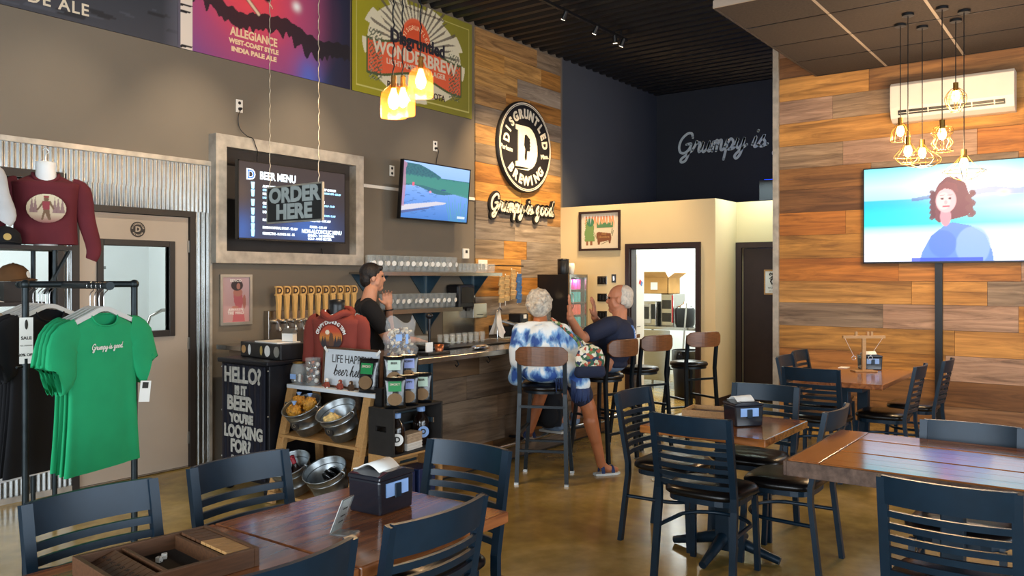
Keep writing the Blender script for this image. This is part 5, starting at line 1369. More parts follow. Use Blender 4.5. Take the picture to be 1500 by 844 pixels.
# ================================================================ garments
mat('green_cotton', '149a63', .85, noise=.08, nscale=6, bump=.08, bscale=300); mat('black_cotton', '0d0e13', .9, noise=.2, nscale=6, bump=.08, bscale=300)
mat('maroon_cotton', '5e1a24', .85, noise=.12, nscale=6, bump=.08, bscale=300); mat('rust_cotton', '83352a', .85, noise=.12, nscale=6, bump=.08, bscale=300)
mat('grey_fleece', 'b9b9ba', .95, noise=.1, nscale=8, bump=.15, bscale=200); mat('white_cotton', 'd8d8d6', .9, noise=.05, bump=.05, bscale=300); mat('tan_cotton', 'b7a78e', .9, noise=.08)
mat('hanger_white', 'd2d4d2', .4, noise=.03); mat('steel_hook', 'c4c8cc', .25, 1.0, noise=.05)
def garment(m, parent, hem=.235, L=.72, dep=.075, sleeve='short', seed=0, fold=.012, sh=.205, neck=.08, spread=.285, name='cloth', drop=.19, sl=(1.0, 1.0)):
    """shirt hanging with its neck at the origin, front towards -y"""
    N = 36; rows = []
    def ring(hw, z, dp, amp, fdrop, slope):
        o = []
        for k in range(N):
            a = 2 * PI * k / N; c, s_ = math.cos(a), math.sin(a)
            x = hw * math.copysign(abs(c) ** .75, c)
            y = dp * math.copysign(abs(s_) ** .8, s_) + amp * (math.sin(5 * a + seed) + .6 * math.sin(9 * a + 2 * seed + z * 4))
            o.append((x, y, z - fdrop * max(0, -s_) - slope * 0))
        return o
    for k in range(6):
        s_ = k / 5
        rows.append(ring(neck + (sh - neck) * s_, -.01 - .06 * s_, min(.05, dep * 1.1) + (dep - min(.05, dep * 1.1)) * s_, 0, .055 * (1 - s_) ** 1.5, 0))
    for k in range(1, 13):
        s_ = k / 12
        rows.append(ring(sh + (hem - sh) * s_ - .012 * math.sin(PI * s_), -.07 - (L - .07) * s_, dep * (1 - .2 * s_), fold * s_, 0, 0))
    b = MB(); vs = [p for r_ in rows for p in r_]
    b.add(vs, [(j * N + i, (j + 1) * N + i, (j + 1) * N + (i + 1) % N, j * N + (i + 1) % N) for j in range(len(rows) - 1) for i in range(N)], True)
    for s_ in (-1, 1):
        if sleeve == 'short': path = [(s_ * (sh - .05), 0, -.085), (s_ * (sh + .03), -.005, -.13), (s_ * (spread - .02), -.01, -.07 - drop), (s_ * spread, -.01, -.09 - drop)]; rr = [.07, .085, .088, .09]
        elif sleeve == 'long':
            q_ = sl[0] if s_ < 0 else sl[1]; path = [(s_ * (sh - .05), 0, -.075), (s_ * (sh + .005), 0, -.11), (s_ * (sh + .4 * (spread - sh)), -.005, -.3), (s_ * (spread - .02), -.02, -.5), (s_ * (spread - .035), -.03, -.57)]; rr = [.05, .06, .056, .046, .036]; path = [(a_, b_, c_ if c_ > -.2 else -.11 + (c_ + .11) * q_) for a_, b_, c_ in path]
        else: continue
        n = 14; pv = []; P = [Vector(q) for q in crom(path, 4)]
        for i, p in enumerate(P):
            t_ = (P[min(i + 1, len(P) - 1)] - P[max(i - 1, 0)]).normalized(); side = Vector((0, 1, 0)); nn = t_.cross(side).normalized()
            r_ = np.interp(i / (len(P) - 1), np.linspace(0, 1, len(rr)), rr)
            for k in range(n):
                a = 2 * PI * k / n; w = 1 + .06 * math.sin(3 * a + seed + i)
                pv.append(p + nn * (r_ * w * math.cos(a)) + side * (r_ * (.55 if dep > .04 else .19) * w * math.sin(a)))
        b.add(pv, [(j * n + i, j * n + (i + 1) % n, (j + 1) * n + (i + 1) % n, (j + 1) * n + i) for j in range(len(P) - 1) for i in range(n)], True)
    o = b.build(name, m, parent)
    MB().tube([(p[0], p[1], p[2] + .004) for p in rows[0]] + [rows[0][0]], .011 if dep > .04 else .0045, 8, caps=False).build('neckband', m, o)
    return o
def hung_shirt(label, m, x, y, rz, z=1.43, group=None, L=.735, hem=.235, seed=0, nm='t_shirt'):
    t = thing(nm, label, 'shirt', (x, y, z), rz, group)
    c = garment(m, t, hem, L, .018, 'short', seed, .003)
    MB().tube(crom([(-.19, 0, -.045), (-.1, 0, -.012), (0, 0, .02), (.1, 0, -.012), (.19, 0, -.045)], 5), 0, flat=(.012, .022)).build('hanger', 'hanger_white', t)
    MB().tube(crom([(0, 0, .02), (0, 0, .085), (.022, 0, .108), (.021, 0, .134), (0, 0, .1465), (-.021, 0, .134), (-.02, 0, .118)], 4), .0025, 6).build('hanger_hook', 'steel_hook', t)
    return t, c
RX, RY = 2.05, 4.28
rack = thing('pipe_rack', 'dark iron pipe clothes rack holding green and black shirts', 'clothes rack', (0, 0, 0))
mat('iron_pipe', '2d3437', .45, .7, noise=.2, nscale=20)
PL, PR = (1.84, 4.40), (2.30, 4.21)
armx = lambda y: 1.965 + (y - 3.86) * .0606
for nm, p in (('post', PL), ('post', PR)):
    q = MB().tube([(p[0], p[1], .01), (p[0], p[1], 1.57)], .0165, 12).build(nm, 'iron_pipe', rack)
    MB().lathe([(.06, 0), (.06, .01), (.025, .014), (.025, .03)], (p[0], p[1], 0), 16).build('floor_flange', 'iron_pipe', q)
    MB().ell((p[0], p[1], 1.57), .024).build('elbow', 'iron_pipe', q)
    MB().tube([(p[0], p[1], 1.15), (p[0], p[1], 1.2)], .022, 12).build('coupling', 'iron_pipe', q)
MB().tube([(*PL, 1.57), (*PR, 1.57)], .0165, 12).build('top_rail', 'iron_pipe', rack)
MB().tube([(armx(3.82), 3.82, 1.565), (armx(4.92), 4.92, 1.565)], .0155, 12).build('cross_arm', 'iron_pipe', rack)
MB().tube([(*PL, .12), (*PR, .12)], .0165, 12).build('bottom_rail', 'iron_pipe', rack)
for y in (3.815, 4.925): MB().tube([(armx(y - .012), y - .012, 1.565), (armx(y + .012), y + .012, 1.565)], .02, 10).build('end_cap', 'iron_pipe', rack)
MB().tube([(PL[0] - .05, PL[1] - .02, 1.16), (PL[0] + .05, PL[1] + .02, 1.16)], .007, 8).build('clamp', 'iron_pipe', rack)
t = thing('sale_card', 'narrow white sale card clamped to the left post of the pipe rack', 'card', (1.836, 4.382, 1.29), R(-15)); MB().cbox((0, 0, 0), (.06, .004, .23)).build('card', 'paper', t); MB().ell((0, -.003, .08), (.007, .002, .025)).build('emblem', 'print_dark', t)
text('lettering', 'SALE', .022, 'print_dark', t, (0, -.0025, .012), WY, ext=.0004, bold=.0006); text('lettering', 'ALL DESIGNS', .009, 'print_dark', t, (0, -.0025, -.025), WY, ext=.0003); text('lettering', '20% OFF', .0185, 'print_dark', t, (0, -.0025, -.072), WY, ext=.0004, bold=.0006)
GR = 'green t-shirts on the pipe rack'
for k in range(4):
    t, c = hung_shirt(('green t-shirt with white cursive lettering, front of the pipe rack', 'plain side of a green t-shirt, second on the pipe rack arm', 'green t-shirt third on the pipe rack arm', 'green t-shirt next to the black shirts on the pipe rack arm')[k], 'green_cotton', armx(3.87 + k * .05), 3.87 + k * .05, R(20), 1.437, GR, seed=k * 1.3)
    if k == 0:
        cursive('chest_lettering', 'Grumpy is good.', .0145, .0038, .0006, 'print_white', t, (.0, -.0225, -.17), (R(90), 0, 0))
        tg = MB().cbox((.225, -.04, -.40), (.055, .002, .105), (0, R(6), R(-20))).build('price_tag', 'paper', t); MB().cbox((.225, -.043, -.37), (.03, .002, .03), (0, R(6), R(-20))).build('tag_print', 'print_dark', tg)
BL = 'black t-shirts on the pipe rack'
for k in range(4):
    hung_shirt(('black t-shirt directly behind the green ones on the pipe rack', 'black t-shirt in the middle of the pipe rack arm', 'black t-shirt towards the wall end of the pipe rack arm', 'black t-shirt at the wall end of the pipe rack arm, beside a tan one')[k], 'black_cotton', armx(4.51 + k * .05), 4.51 + k * .05, R(14), 1.437, BL, L=.84, hem=.26, seed=k * 2.1)
hung_shirt('tan t-shirt at the wall end of the pipe rack', 'tan_cotton', armx(4.73), 4.73, R(14), 1.437, None, L=.75, seed=4)
hung_shirt('white t-shirt behind the black ones on the pipe rack', 'white_cotton', armx(4.80), 4.80, R(14), 1.437, None, L=.92, hem=.27, seed=2)
# mannequin torsos
mat('mannequin_white', 'e6e6e4', .4, noise=.03); mat('mannequin_black', '17181b', .35, noise=.05)
def torso(label, m, skin, loc, rz, L=.5, sleeve='long', nm='shirt_mannequin', spread=.30, hook=True, s=1.0, dep=.1, sl=(1.0, 1.0)):
    t = thing(nm, label, 'mannequin', loc, rz)
    c = garment(m, t, .19, L, dep, sleeve, 3, .008, .2, .075, spread, sl=sl)
    MB().lathe([(.07, -L - .012), (.07, -L), (.02, -L + .01), (.018, -L + .08)], n=18).build('stand', skin, t)
    b = MB(); b.lathe([(.066, -.06), (.062, -.01), (.056, .03), (.06, .07), (.02, .078), (.0001, .078)], n=22, sy=.9); b.lathe([(.05, -.06), (.13, -.12), (.13, -L + .06), (.001, -L + .05)], n=22, sy=.36 if dep < .1 else .42)
    b.build('bust', skin, t)
    if hook: MB().tube(crom([(0, 0, .075), (0, 0, .12), (.018, 0, .14), (0, 0, .165), (-.018, 0, .15)], 4), .004, 6).build('hook', 'steel_hook', t)
    t.scale = (s, s, s)
    return t, c
shelf = thing('cap_shelf', 'dark two-board display shelf with caps and shirt torsos before the window', 'shelf', (0, 0, 0))
mat('dark_board', '2c2522', .6, noise=.2, nscale=8)
box('board', 'dark_board', shelf, 1.35, 5.56, 1.785, 2.62, 5.95, 1.812); box('board', 'dark_board', shelf, 1.35, 5.56, 1.425, 2.45, 5.95, 1.45)
for x in (1.4, 2.52):
    for y in (5.6, 5.91): MB().tube([(x, y, 0), (x, y, 1.785)], .016, 8).build('post', 'iron_pipe', shelf)
MB().tube([(2.6, 5.58, 1.78), (2.45, 5.58, 1.50)], 0, flat=(.03, .012)).build('brace', 'iron_pipe', shelf)
t, c = torso('maroon long-sleeve shirt with a printed badge on a white bust', 'maroon_cotton', 'mannequin_white', (2.50, 5.68, 2.294), R(-22), .47, s=1.0, sl=(.66, 1.0))
a = Art(.24, .2, 70, 60, 'cdbf9c')
a.ramp([(0, '7c2b35'), (.3, 'b9a489'), (1, 'd2c6a6')], 'v'); d = np.hypot((a.U - .5) / .48, (a.V - .5) / .48)
for x in (.16, .24, .7, .78, .88): a.poly([(x - .06, .35), (x + .06, .35), (x, .88)], '7e5a5c', .9)
a.poly([(.37, .12), (.42, .12), (.47, .35), (.55, .12), (.61, .12), (.57, .45), (.58, .62), (.66, .46), (.69, .5), (.6, .74), (.42, .75), (.3, .5), (.26, .46), (.3, .42), (.4, .6), (.43, .42)], '6a4a2c')
a.poly([(.4, .72), (.58, .72), (.58, .45), (.42, .45)], '8a2430'); a.ell(.5, .8, .06, .08, '6a4a2c'); a.rect(.44, .84, .57, .9, '8a3030')
a.build('chest_print', ART, t, (-.0, -.105, -.24), (R(90), 0, 0), d < 1)
torso('light grey hooded sweatshirt on a bust at the end of the cap shelf', 'grey_fleece', 'mannequin_white', (1.96, 5.66, 2.354), R(-20), .53, s=1.0, nm='hoodie_mannequin', sl=(.66, .66))
def cap(label, m, brim_m, loc, rz, badge=None):
    t = thing('cap', label, 'cap', loc, rz, 'caps on the display shelf')
    b = MB(); b.lathe([(.088, 0), (.09, .03), (.082, .07), (.055, .1), (.02, .115), (.0001, .117)], n=22, sy=1.08); b.build('crown', m, t)
    vs = []; n = 12
    for i in range(n + 1):
        a = R(-70 + 140 * i / n)
        for r_, z in ((.085, .006), (.15 - .03 * abs(math.sin(a)), -.002 + .0), (.15 - .03 * abs(math.sin(a)), .003), (.085, .012)): vs.append((r_ * math.sin(a) * .92, -r_ * math.cos(a) - .0, z + .012 * (1 - math.sin(abs(a))) ))
    MB().add(vs, [(4 * i + j, 4 * i + (j + 1) % 4, 4 * i + 4 + (j + 1) % 4, 4 * i + 4 + j) for i in range(n) for j in range(4)], True).build('brim', brim_m, t)
    MB().ell((0, 0, .117), (.008, .008, .005)).build('button', brim_m, t)
    if badge: MB().lathe([(.022, 0), (.022, .002)], n=18).build('badge', badge, t, loc=(0, -.095, .045), rot=(R(80), 0, 0))
    return t
mat('brown_felt', '5d3d1e', .9, noise=.15); mat('gold_print', 'b79a58', .5, noise=.1)
cap('black cap with a gold badge on the top board beside the maroon shirt', 'black_cotton', 'black_cotton', (2.24, 5.64, 1.814), R(-15), 'gold_print')
tag(box('cap_riser', 'dark_board', None, 2.24, 5.66, 1.451, 2.42, 5.84, 1.58), 'small dark block under the brown cap on the lower board', 'block')
cap('brown cap with a white tag on a small block', 'brown_felt', 'brown_felt', (2.33, 5.75, 1.581), R(40), 'paper')
cap('white cap with a dark badge on the lower board', 'white_cotton', 'white_cotton', (2.12, 5.66, 1.451), R(-5), 'print_dark')
cap('black cap lying on the lower board beside the white cap', 'black_cotton', 'black_cotton', (2.4, 5.60, 1.451) if False else (1.88, 5.70, 1.451), R(-30), 'print_white')

# ================================================================ black cooler with painted slogan
c = thing('slogan_cooler', 'black rolling cooler with white hand-painted beer slogan', 'cooler', (0, 0, 0))
mat('cooler_black', '12131a', .45, .2, noise=.2, nscale=10); mat('navy_sheet', '171a2a', .45, .3, noise=.2, nscale=8)
box('body', 'cooler_black', c, 3.70, 4.93, .1, 4.13, 5.51, .965, .006)
lid = box('lid', 'cooler_black', c, 3.67, 4.915, .967, 4.14, 5.525, 1.0, .008)
b = MB(); n = 64; vs = []
for i in range(n + 1):
    y = 4.96 + .53 * i / n; x = 3.69 - .008 * (1 - abs(((i / 8) % 1) * 2 - 1)) ** .5
    vs += [(x, y, .13), (x, y, .955)]
b.add(vs, [(2 * i, 2 * i + 1, 2 * i + 3, 2 * i + 2) for i in range(n)], True); b.build('corrugated_front', 'navy_sheet', c)
mat('chalk_paint', 'b9b6ad', .8, noise=.3, nscale=30)
for s_, z, sz, sx, dy in (('HELLO?', .875, .155, .86, 0), ('IS IT', .765, .085, .9, .02), ('BEER', .665, .145, 1.0, .03), ("YOU'RE", .555, .085, .95, .01), ('LOOKING', .455, .125, .82, -.01), ('FOR?', .345, .13, .85, .02), ('Disgruntled', .255, .06, .95, 0)):
    text('lettering', s_, sz, 'chalk_paint', c, (3.681, 5.225 + dy, z), WX, ext=.0015, bold=.006 if sz > .07 else .001, sx=sx)
box('label_strip', 'chalk_paint', c, 3.679, 5.0, .15, 3.682, 5.3, .215); text('lettering', 'Brewing', .06, 'print_dark', c, (3.678, 5.12, .19), WX, ext=.001, bold=.002); text('lettering', 'minnesota', .03, 'print_dark', c, (3.678, 5.2, .155), WX, ext=.001)
for y in (4.97, 5.47):
    for x in (3.74, 4.08):
        w_ = MB().tube([(x, y - .018, .045), (x, y + .018, .045)], .045, 16).build('caster', 'black_plastic', c)
        box('caster_fork', 'chrome', w_, x - .02, y - .026, .04, x + .02, y + .026, .1)
for z in (.93, .6, .25):
    for y in (4.94, 5.5): MB().ell((3.698, y, z), .007).build('rivet', 'hinge', c)
t = thing('sticker_box', 'black box covered with round stickers on the slogan cooler', 'box', (3.93, 5.18, 1.001), R(-4)); box('body', 'black_plastic', t, -.12, -.27, 0, .12, .27, .115, .006); box('paper_stack', 'paper', t, -.1, -.2, .116, .1, .1, .124)
for y, m, w, h in ((.22, 'pale_wood', .03, .03), (.14, 'print_white', .018, .04), (-.02, 'gold_print', .016, .035), (-.1, 'print_white', .035, .042), (-.22, 'hinge', .036, .04)):
    q = MB().lathe([(1, 0), (1, .002)], n=20).build('sticker', m, t, loc=(-.121, y, .058), rot=WX); q.scale = (w, h, 1)
t = thing('paper_house', 'small white paper house box on the black sticker box', 'box', (3.95, 5.02, 1.128), R(20)); box('walls', 'paper', t, -.03, -.045, 0, .03, .045, .06); MB().prism([(-.035, .06), (.035, .06), (0, .095)], -.048, .048, 'y').build('roof', 'hinge', t)

# ================================================================ ladder shelf display
ls = thing('ladder_shelf', 'wooden ladder shelf with a white top board and buckets', 'shelf', (0, 0, 0))
for y in (4.055, 4.86):
    MB().tube([(3.66, y, 0), (3.85, y, .8)], 0, flat=(.035, .07)).build('front_leg', 'pale_wood', ls)
    MB().tube([(4.12, y, 0), (4.07, y, .8)], 0, flat=(.035, .05)).build('rear_leg', 'pale_wood', ls)
    MB().tube([(3.74, y, .43), (4.1, y, .47)], 0, flat=(.03, .05)).build('side_rail', 'pale_wood', ls)
mat('white_board', 'd6dce2', .4, noise=.06, nscale=6)
box('top_board', 'white_board', ls, 3.83, 3.98, .80, 4.13, 4.9, .828, .003)
for k in range(2): MB().cbox((3.82 + .17 * k, 4.4575, .475 + .014 * k), (.15, .80, .02), (0, R(-5), 0)).build('shelf_slat', 'pale_wood', ls)
for k in range(2): MB().cbox((3.73 + .2 * k, 4.4575, .075), (.17, .80, .02)).build('shelf_slat', 'pale_wood', ls)
mat('bucket_zinc', '9fa5a8', .34, .95, noise=.3, nscale=16, bump=.06, bscale=30)
def bucket(label, loc, tilt, az, badge=True, s=1.0):
    t = thing('zinc_bucket', label, 'bucket', loc, 0, 'zinc buckets on the ladder shelf')
    t.rotation_euler = (Matrix.Rotation(R(az), 3, 'Z') @ Matrix.Rotation(R(-tilt), 3, 'Y')).to_euler(); t.scale = (s, s, s)
    pr = [(.0001, 0), (.10, 0), (.105, .004), (.117, .07), (.121, .073), (.121, .08), (.118, .083), (.132, .155), (.136, .158), (.136, .166), (.133, .169), (.148, .21), (.153, .216), (.148, .221), (.143, .212), (.1, .012), (.0001, .010)]
    MB().lathe(pr, n=32).build('pail', 'bucket_zinc', t)
    for s_ in (-1, 1): MB().tube([(0, s_ * .148, .185), (0, s_ * .168, .19), (0, s_ * .17, .22), (0, s_ * .15, .225)], .006, 6).build('ear', 'bucket_zinc', t)
    if badge:
        q = MB().lathe([(.038, 0), (.038, .002)], n=22).build('badge', 'print_dark', t, loc=(-.128, 0, .12), rot=(R(90), R(0), R(-90))); q.rotation_euler = (R(82), 0, R(-90))
        text('badge_letter', 'D', .045, 'hinge', q, (0, 0, .003), (0, 0, 0), ext=.0005)
    return t
bucket('tilted zinc bucket full of caramel popcorn balls on the ladder shelf', (3.84, 4.635, .528), 28, 4, s=.95)
bucket('tilted zinc bucket with a single pale popcorn ball on the ladder shelf', (3.84, 4.275, .528), 28, 4, s=.95)
bucket('tilted zinc bucket with dark red-labelled bottles on the bottom of the ladder shelf', (3.72, 4.63, .128), 26, 8, False)
bucket('tilted zinc bucket with black snack bags on the bottom of the ladder shelf', (3.74, 4.285, .128), 26, 8, False)
mat('caramel', 'c98f2e', .5, noise=.5, nscale=60, bump=.6, bscale=90, c2='8a5a14'); mat('pale_corn', 'd9bd7c', .5, noise=.4, nscale=60, bump=.6, bscale=90); mat('bag_clear', 'e8eef2', .1, alpha=.16, noise=.02)
def corn(label, x, y, z, m, r_=.058, group='popcorn balls in the buckets'):
    t = thing('popcorn_ball', label, 'popcorn', (x, y, z), random.uniform(0, 6), group)
    b = MB(); b.ell((0, 0, 0), r_, n=12, m=8)
    for k in range(26):
        a, e = random.uniform(0, 2 * PI), random.uniform(-1, 1); q = math.sqrt(1 - e * e)
        b.ell((r_ * .9 * q * math.cos(a), r_ * .9 * q * math.sin(a), r_ * .9 * e), r_ * .3, n=6, m=4)
    b.build('corn', m, t); MB().lathe([(.008, r_), (.012, r_ + .012), (.02, r_ + .025)], n=8, caps=False).build('bag_twist', 'blue_label', t)
    return t
for k in range(6):   # two layers of three in the tilted pail
    a_ = R((0, 120, 240, 180, 300, 60)[k]); q_ = .056 if k < 3 else .068; h_ = .115 if k < 3 else .196; tl = R(28)
    u_, v_ = q_ * math.cos(a_), q_ * math.sin(a_)
    corn('caramel popcorn ball in the full zinc bucket', 3.84 - h_ * math.sin(tl) + u_ * math.cos(tl), 4.635 + v_, .528 + h_ * math.cos(tl) + u_ * math.sin(tl), 'caramel', .048)
corn('pale popcorn ball alone in its zinc bucket', 3.729, 4.285, .629, 'pale_corn', .058, group=None)
mat('bottle_dark', '1d1210', .15, noise=.1, coat=.4); mat('red_label', '9a2430', .5, noise=.1)
for k, (dx, dy) in enumerate(((-.04, .05), (.0, -.05), (.05, .04))):
    t = thing('bottle', ('dark bottle with a red label leaning in the low bucket, left one', 'dark bottle with a red label leaning in the low bucket, near the rim', 'dark bottle with a red label leaning at the back of the low bucket')[k], 'bottle', (3.725 + dx * .75, 4.63 + dy * 1.15, .16), 0, 'bottles in the low bucket'); t.rotation_euler = (R(8 * dy / .05), R(-22), 0)
    MB().lathe([(.03, 0), (.032, .01), (.032, .12), (.014, .16), (.013, .2), (.015, .21), (.001, .212)], n=14).build('glass', 'bottle_dark', t); MB().lathe([(.0328, .03), (.0328, .1)], n=14, caps=False).build('label', 'red_label', t); MB().lathe([(.016, .175), (.016, .214), (.001, .216)], n=12).build('cap', 'red_label', t)
# stand-up pouches of nuts
mat('pouch_black', '0d0f12', .22, noise=.2, nscale=12, bump=.25, bscale=25, coat=.5); mat('nuts', 'b08f68', .6, noise=.6, nscale=70, bump=.5, bscale=90, c2='5e4028'); mat('label_green', '1f8a4a', .5, noise=.1); mat('label_pale', 'bcd3c0', .5, noise=.05); mat('label_lilac', '98a6dd', .5, noise=.05)
def pouch(label, loc, rz, m, txt, s=1.0):
    t = thing('nut_pouch', label, 'pouch', loc, rz, 'nut pouches on the black crate')
    W, Hh = .072, .205; vs = []; n = 8
    for j in range(9):
        v = j / 8; dp = .034 * (1 - v) ** .6 * (1 if j else .75)
        for k in range(2 * n):
            a = 2 * PI * k / (2 * n); vs.append((W * math.copysign(abs(math.cos(a)) ** .6, math.cos(a)) * (1 - .04 * math.sin(PI * v)), max(dp, .002) * math.sin(a), Hh * v))
    m_ = 2 * n
    MB().add(vs, [(j * m_ + k, j * m_ + (k + 1) % m_, (j + 1) * m_ + (k + 1) % m_, (j + 1) * m_ + k) for j in range(8) for k in range(m_)] + [tuple(range(m_))[::-1], tuple(range(8 * m_, 9 * m_))], True).build('pouch', 'pouch_black', t)
    q = MB().lathe([(1, 0), (1, .003)], n=24).build('window', 'nuts', t, loc=(0, -.034, .062), rot=(R(80), 0, 0)); q.scale = (.048, .04, 1)
    lb = MB().cbox((0, -.022, .145), (.085, .003, .065), (R(-9), 0, 0)).build('label', m, t)
    for i, w in enumerate(txt.split()): text('label_text', w, .02, 'print_dark' if m != 'label_green' else 'cream_ink', lb, (0, -.0255 + .004 * i, .158 - .024 * i), (R(81), 0, 0), ext=.0004, bold=.0004)
    t.scale = (s, s, s)
    return t
# black crate standing on a natural crate
def crate(label, m, x0, y0, z0, x1, y1, z1, slats=4):
    t = thing('wooden_crate', label, 'crate', ((x0 + x1) / 2, (y0 + y1) / 2, z0)); w, d, h = (x1 - x0) / 2, (y1 - y0) / 2, z1 - z0
    for s_ in (-1, 1):   # end boards with a hand hole, open side towards -y
        b = MB(); x = s_ * (w - .008)
        hol = holed('x', -d, d, 0, h, x - .008, x + .008, [(-.05, .05, h * .5, h * .62)]); hol.build('end_board', m, t)
    for k in range(slats):
        zz = h * (k + .5) / slats
        box('back_slat', m, t, -w + .016, d - .012, zz - h / slats * .4, w - .016, d, zz + h / slats * .4)
    for k in range(3):
        yy = -d + 2 * d * (k + .5) / 3
        for z_, nm in ((0, 'bottom_slat'), (h - .012, 'top_slat')): box(nm, m, t, -w + .016, yy - d / 3 * .93, z_, w - .016, yy + d / 3 * .93, z_ + .012)
    return t
mat('crate_black', '24211f', .6, noise=.25, nscale=14, bump=.1)
crate('natural pine crate on the floor holding blue boxes', 'pale_wood', 3.79, 3.77, .0, 4.27, 4.0, .44)
crate('black wooden crate holding growlers, stacked on the pine crate', 'crate_black', 3.79, 3.77, .441, 4.27, 4.0, .75)
tag(box('display_riser', 'black_plastic', None, 3.83, 3.915, .751, 4.24, 3.975, .87), 'thin black riser behind the front nut pouches', 'riser')
PS = R(-45)
pouch('black nut pouch with a green label at the left of the front row', (3.845, 3.81, .751), PS, 'label_green', 'SMOKY NUTS')
pouch('black nut pouch with a lilac label in the middle of the front row', (3.985, 3.83, .751), PS, 'label_lilac', 'HOPPY NUTS')
pouch('black nut pouch with a pale label at the right of the front row', (4.13, 3.84, .751), PS, 'label_pale', 'BEER NUTS')
pouch('large black nut pouch with a green label on the end of the white board', (3.875, 4.085, .829), R(-80), 'label_green', 'SMOKY NUTS', 1.12)
pouch('black nut pouch with a pale label on the riser', (3.965, 3.937, .871), PS, 'label_pale', 'BEER NUTS', 1.0)
pouch('black nut pouch with a lilac label on the riser beside the bar end', (4.11, 3.945, .871), PS, 'label_lilac', 'HOPPY NUTS', 1.0)
mat('growler_brown', '1a0f0b', .12, noise=.1, coat=.5)
for k, (x, y) in enumerate(((3.885, 3.835), (4.19, 3.9))):
    t = thing('growler', ('brown growler with a white round label against the crate end', 'brown growler with a pale blue cap deep in the black crate')[k], 'bottle', (x, y, .4545), R(-40 + 10 * k), 'growlers in the black crate')
    MB().lathe([(.05, 0), (.056, .01), (.056, .15), (.045, .19), (.025, .215), (.023, .24)], n=22).build('glass', 'growler_brown', t); MB().lathe([(.029, .225), (.03, .25), (.028, .256), (.001, .257)], n=16).build('cap', 'blue_label', t)
    q = MB().lathe([(.04, 0), (.04, .0015)], n=24).build('label', 'blue_label' if k else 'print_white', t, loc=(0, -.0565, .09), rot=WY); text('label_letter', 'D', .05, 'print_dark', q, (0, 0, .002), (0, 0, 0), ext=.0006, bold=.002)
t = thing('coaster_stack', 'stack of cardboard coasters in the black crate', 'coasters', (4.02, 3.85, .4545), R(8))
mat('coaster', 'b9a186', .8, noise=.2, nscale=30)
for k in range(16): MB().cbox((0, .002 * (k % 3), .004 + k * .0068), (.17 - .0 * k, .10, .0056)).build('coaster', 'coaster' if k > 6 else 'white_plastic', t)
mat('navy_box', '1b2a52', .45, noise=.1)
for k in range(2):
    t = thing('blue_carton', ('navy carton with a barcode label in the pine crate', 'navy carton nearer the bar in the pine crate')[k], 'carton', (3.93 + k * .2, 3.87, .014)); box('box', 'navy_box', t, -.08, -.085, 0, .08, .085, .30, .003); lb = box('label', 'paper', t, -.03, -.0875, .16, .03, -.085, .23)
    for j in range(5): box('bar', 'print_dark', lb, -.024 + j * .01, -.0885, .165, -.019 + j * .01, -.0875, .225)
# sign, jars, knitted figures and the hooded mannequin on the white board
t = thing('slogan_sign', 'white wooden sign reading LIFE HAPPENS beer helps on the ladder shelf', 'sign', (3.914, 4.305, .829)); t.rotation_euler = (0, R(4), 0)
box('face', 'white_board', t, -.004, -.28, .012, .004, .28, .27)
for a_ in ((-.282, 0, .282, .014), (-.282, .268, .282, .282), (-.295, 0, -.28, .282), (.28, 0, .295, .282)): box('frame_side', 'box_wood', t, -.012, a_[0], a_[1], .012, a_[2], a_[3])
text('lettering', 'LIFE HAPPENS', .082, 'print_dark', t, (-.005, .0, .2), WX, ext=.0005, sx=.82)
cursive('script_lettering', 'beer helps', .043, .006, .001, 'print_dark', t, (-.0055, .01, .085), WX)
for s_ in (-1, 1): MB().cbox((-.013, s_ * .265, .262), (.003, .05, .02), (R(45 * s_), 0, 0)).build('corner_guard', 'paper', t)
t = thing('fishbowl_jar', 'round open-mouthed glass jar with a blue label on the white board', 'jar', (3.866, 4.805, .829)); t.scale = (.7, .7, .9)
MB().lathe([(.05, 0), (.075, .02), (.09, .08), (.085, .13), (.06, .165), (.064, .175), (.058, .175), (.08, .13), (.085, .08), (.07, .024), (.0001, .01)], n=24).build('jar', 'cup_glass', t)
MB().tube([(.061 * math.cos(a), .061 * math.sin(a), .175) for a in [2 * PI * k / 20 for k in range(21)]], .006, 6).build('rim', 'brass', t)
MB().cbox((-.092, -.02, .07), (.004, .075, .04), (0, 0, R(8))).build('label', 'blue_label', t)
for k in range(9): MB().ell((.04 * math.cos(k * 2.1), .04 * math.sin(k * 2.1), .025 + .006 * k), .016, n=8, m=6).build('wrapped_sweet', ('copper', 'chrome', 'print_white')[k % 3], t)
t = thing('tall_jar', 'tall glass jar of wrapped sweets beside the slogan sign', 'jar', (3.885, 4.672, .829)); MB().lathe([(.05, 0), (.055, .006), (.055, .19), (.058, .2), (.052, .2), (.05, .01), (.0001, .008)], n=22).build('jar', 'cup_glass', t)
for k in range(22): MB().ell((.032 * math.cos(k * 2.4), .032 * math.sin(k * 2.4), .022 + .0072 * k), .017, n=8, m=6).build('wrapped_sweet', ('copper', 'brown_felt', 'print_white', 'chrome')[k % 4], t)
mat('knit_rust', '8a4032', .9, noise=.2, nscale=60, bump=.3); mat('knit_brown', '4a3524', .9, noise=.2, nscale=60, bump=.3); mat('face_tan', 'd7b79a', .7, noise=.05)
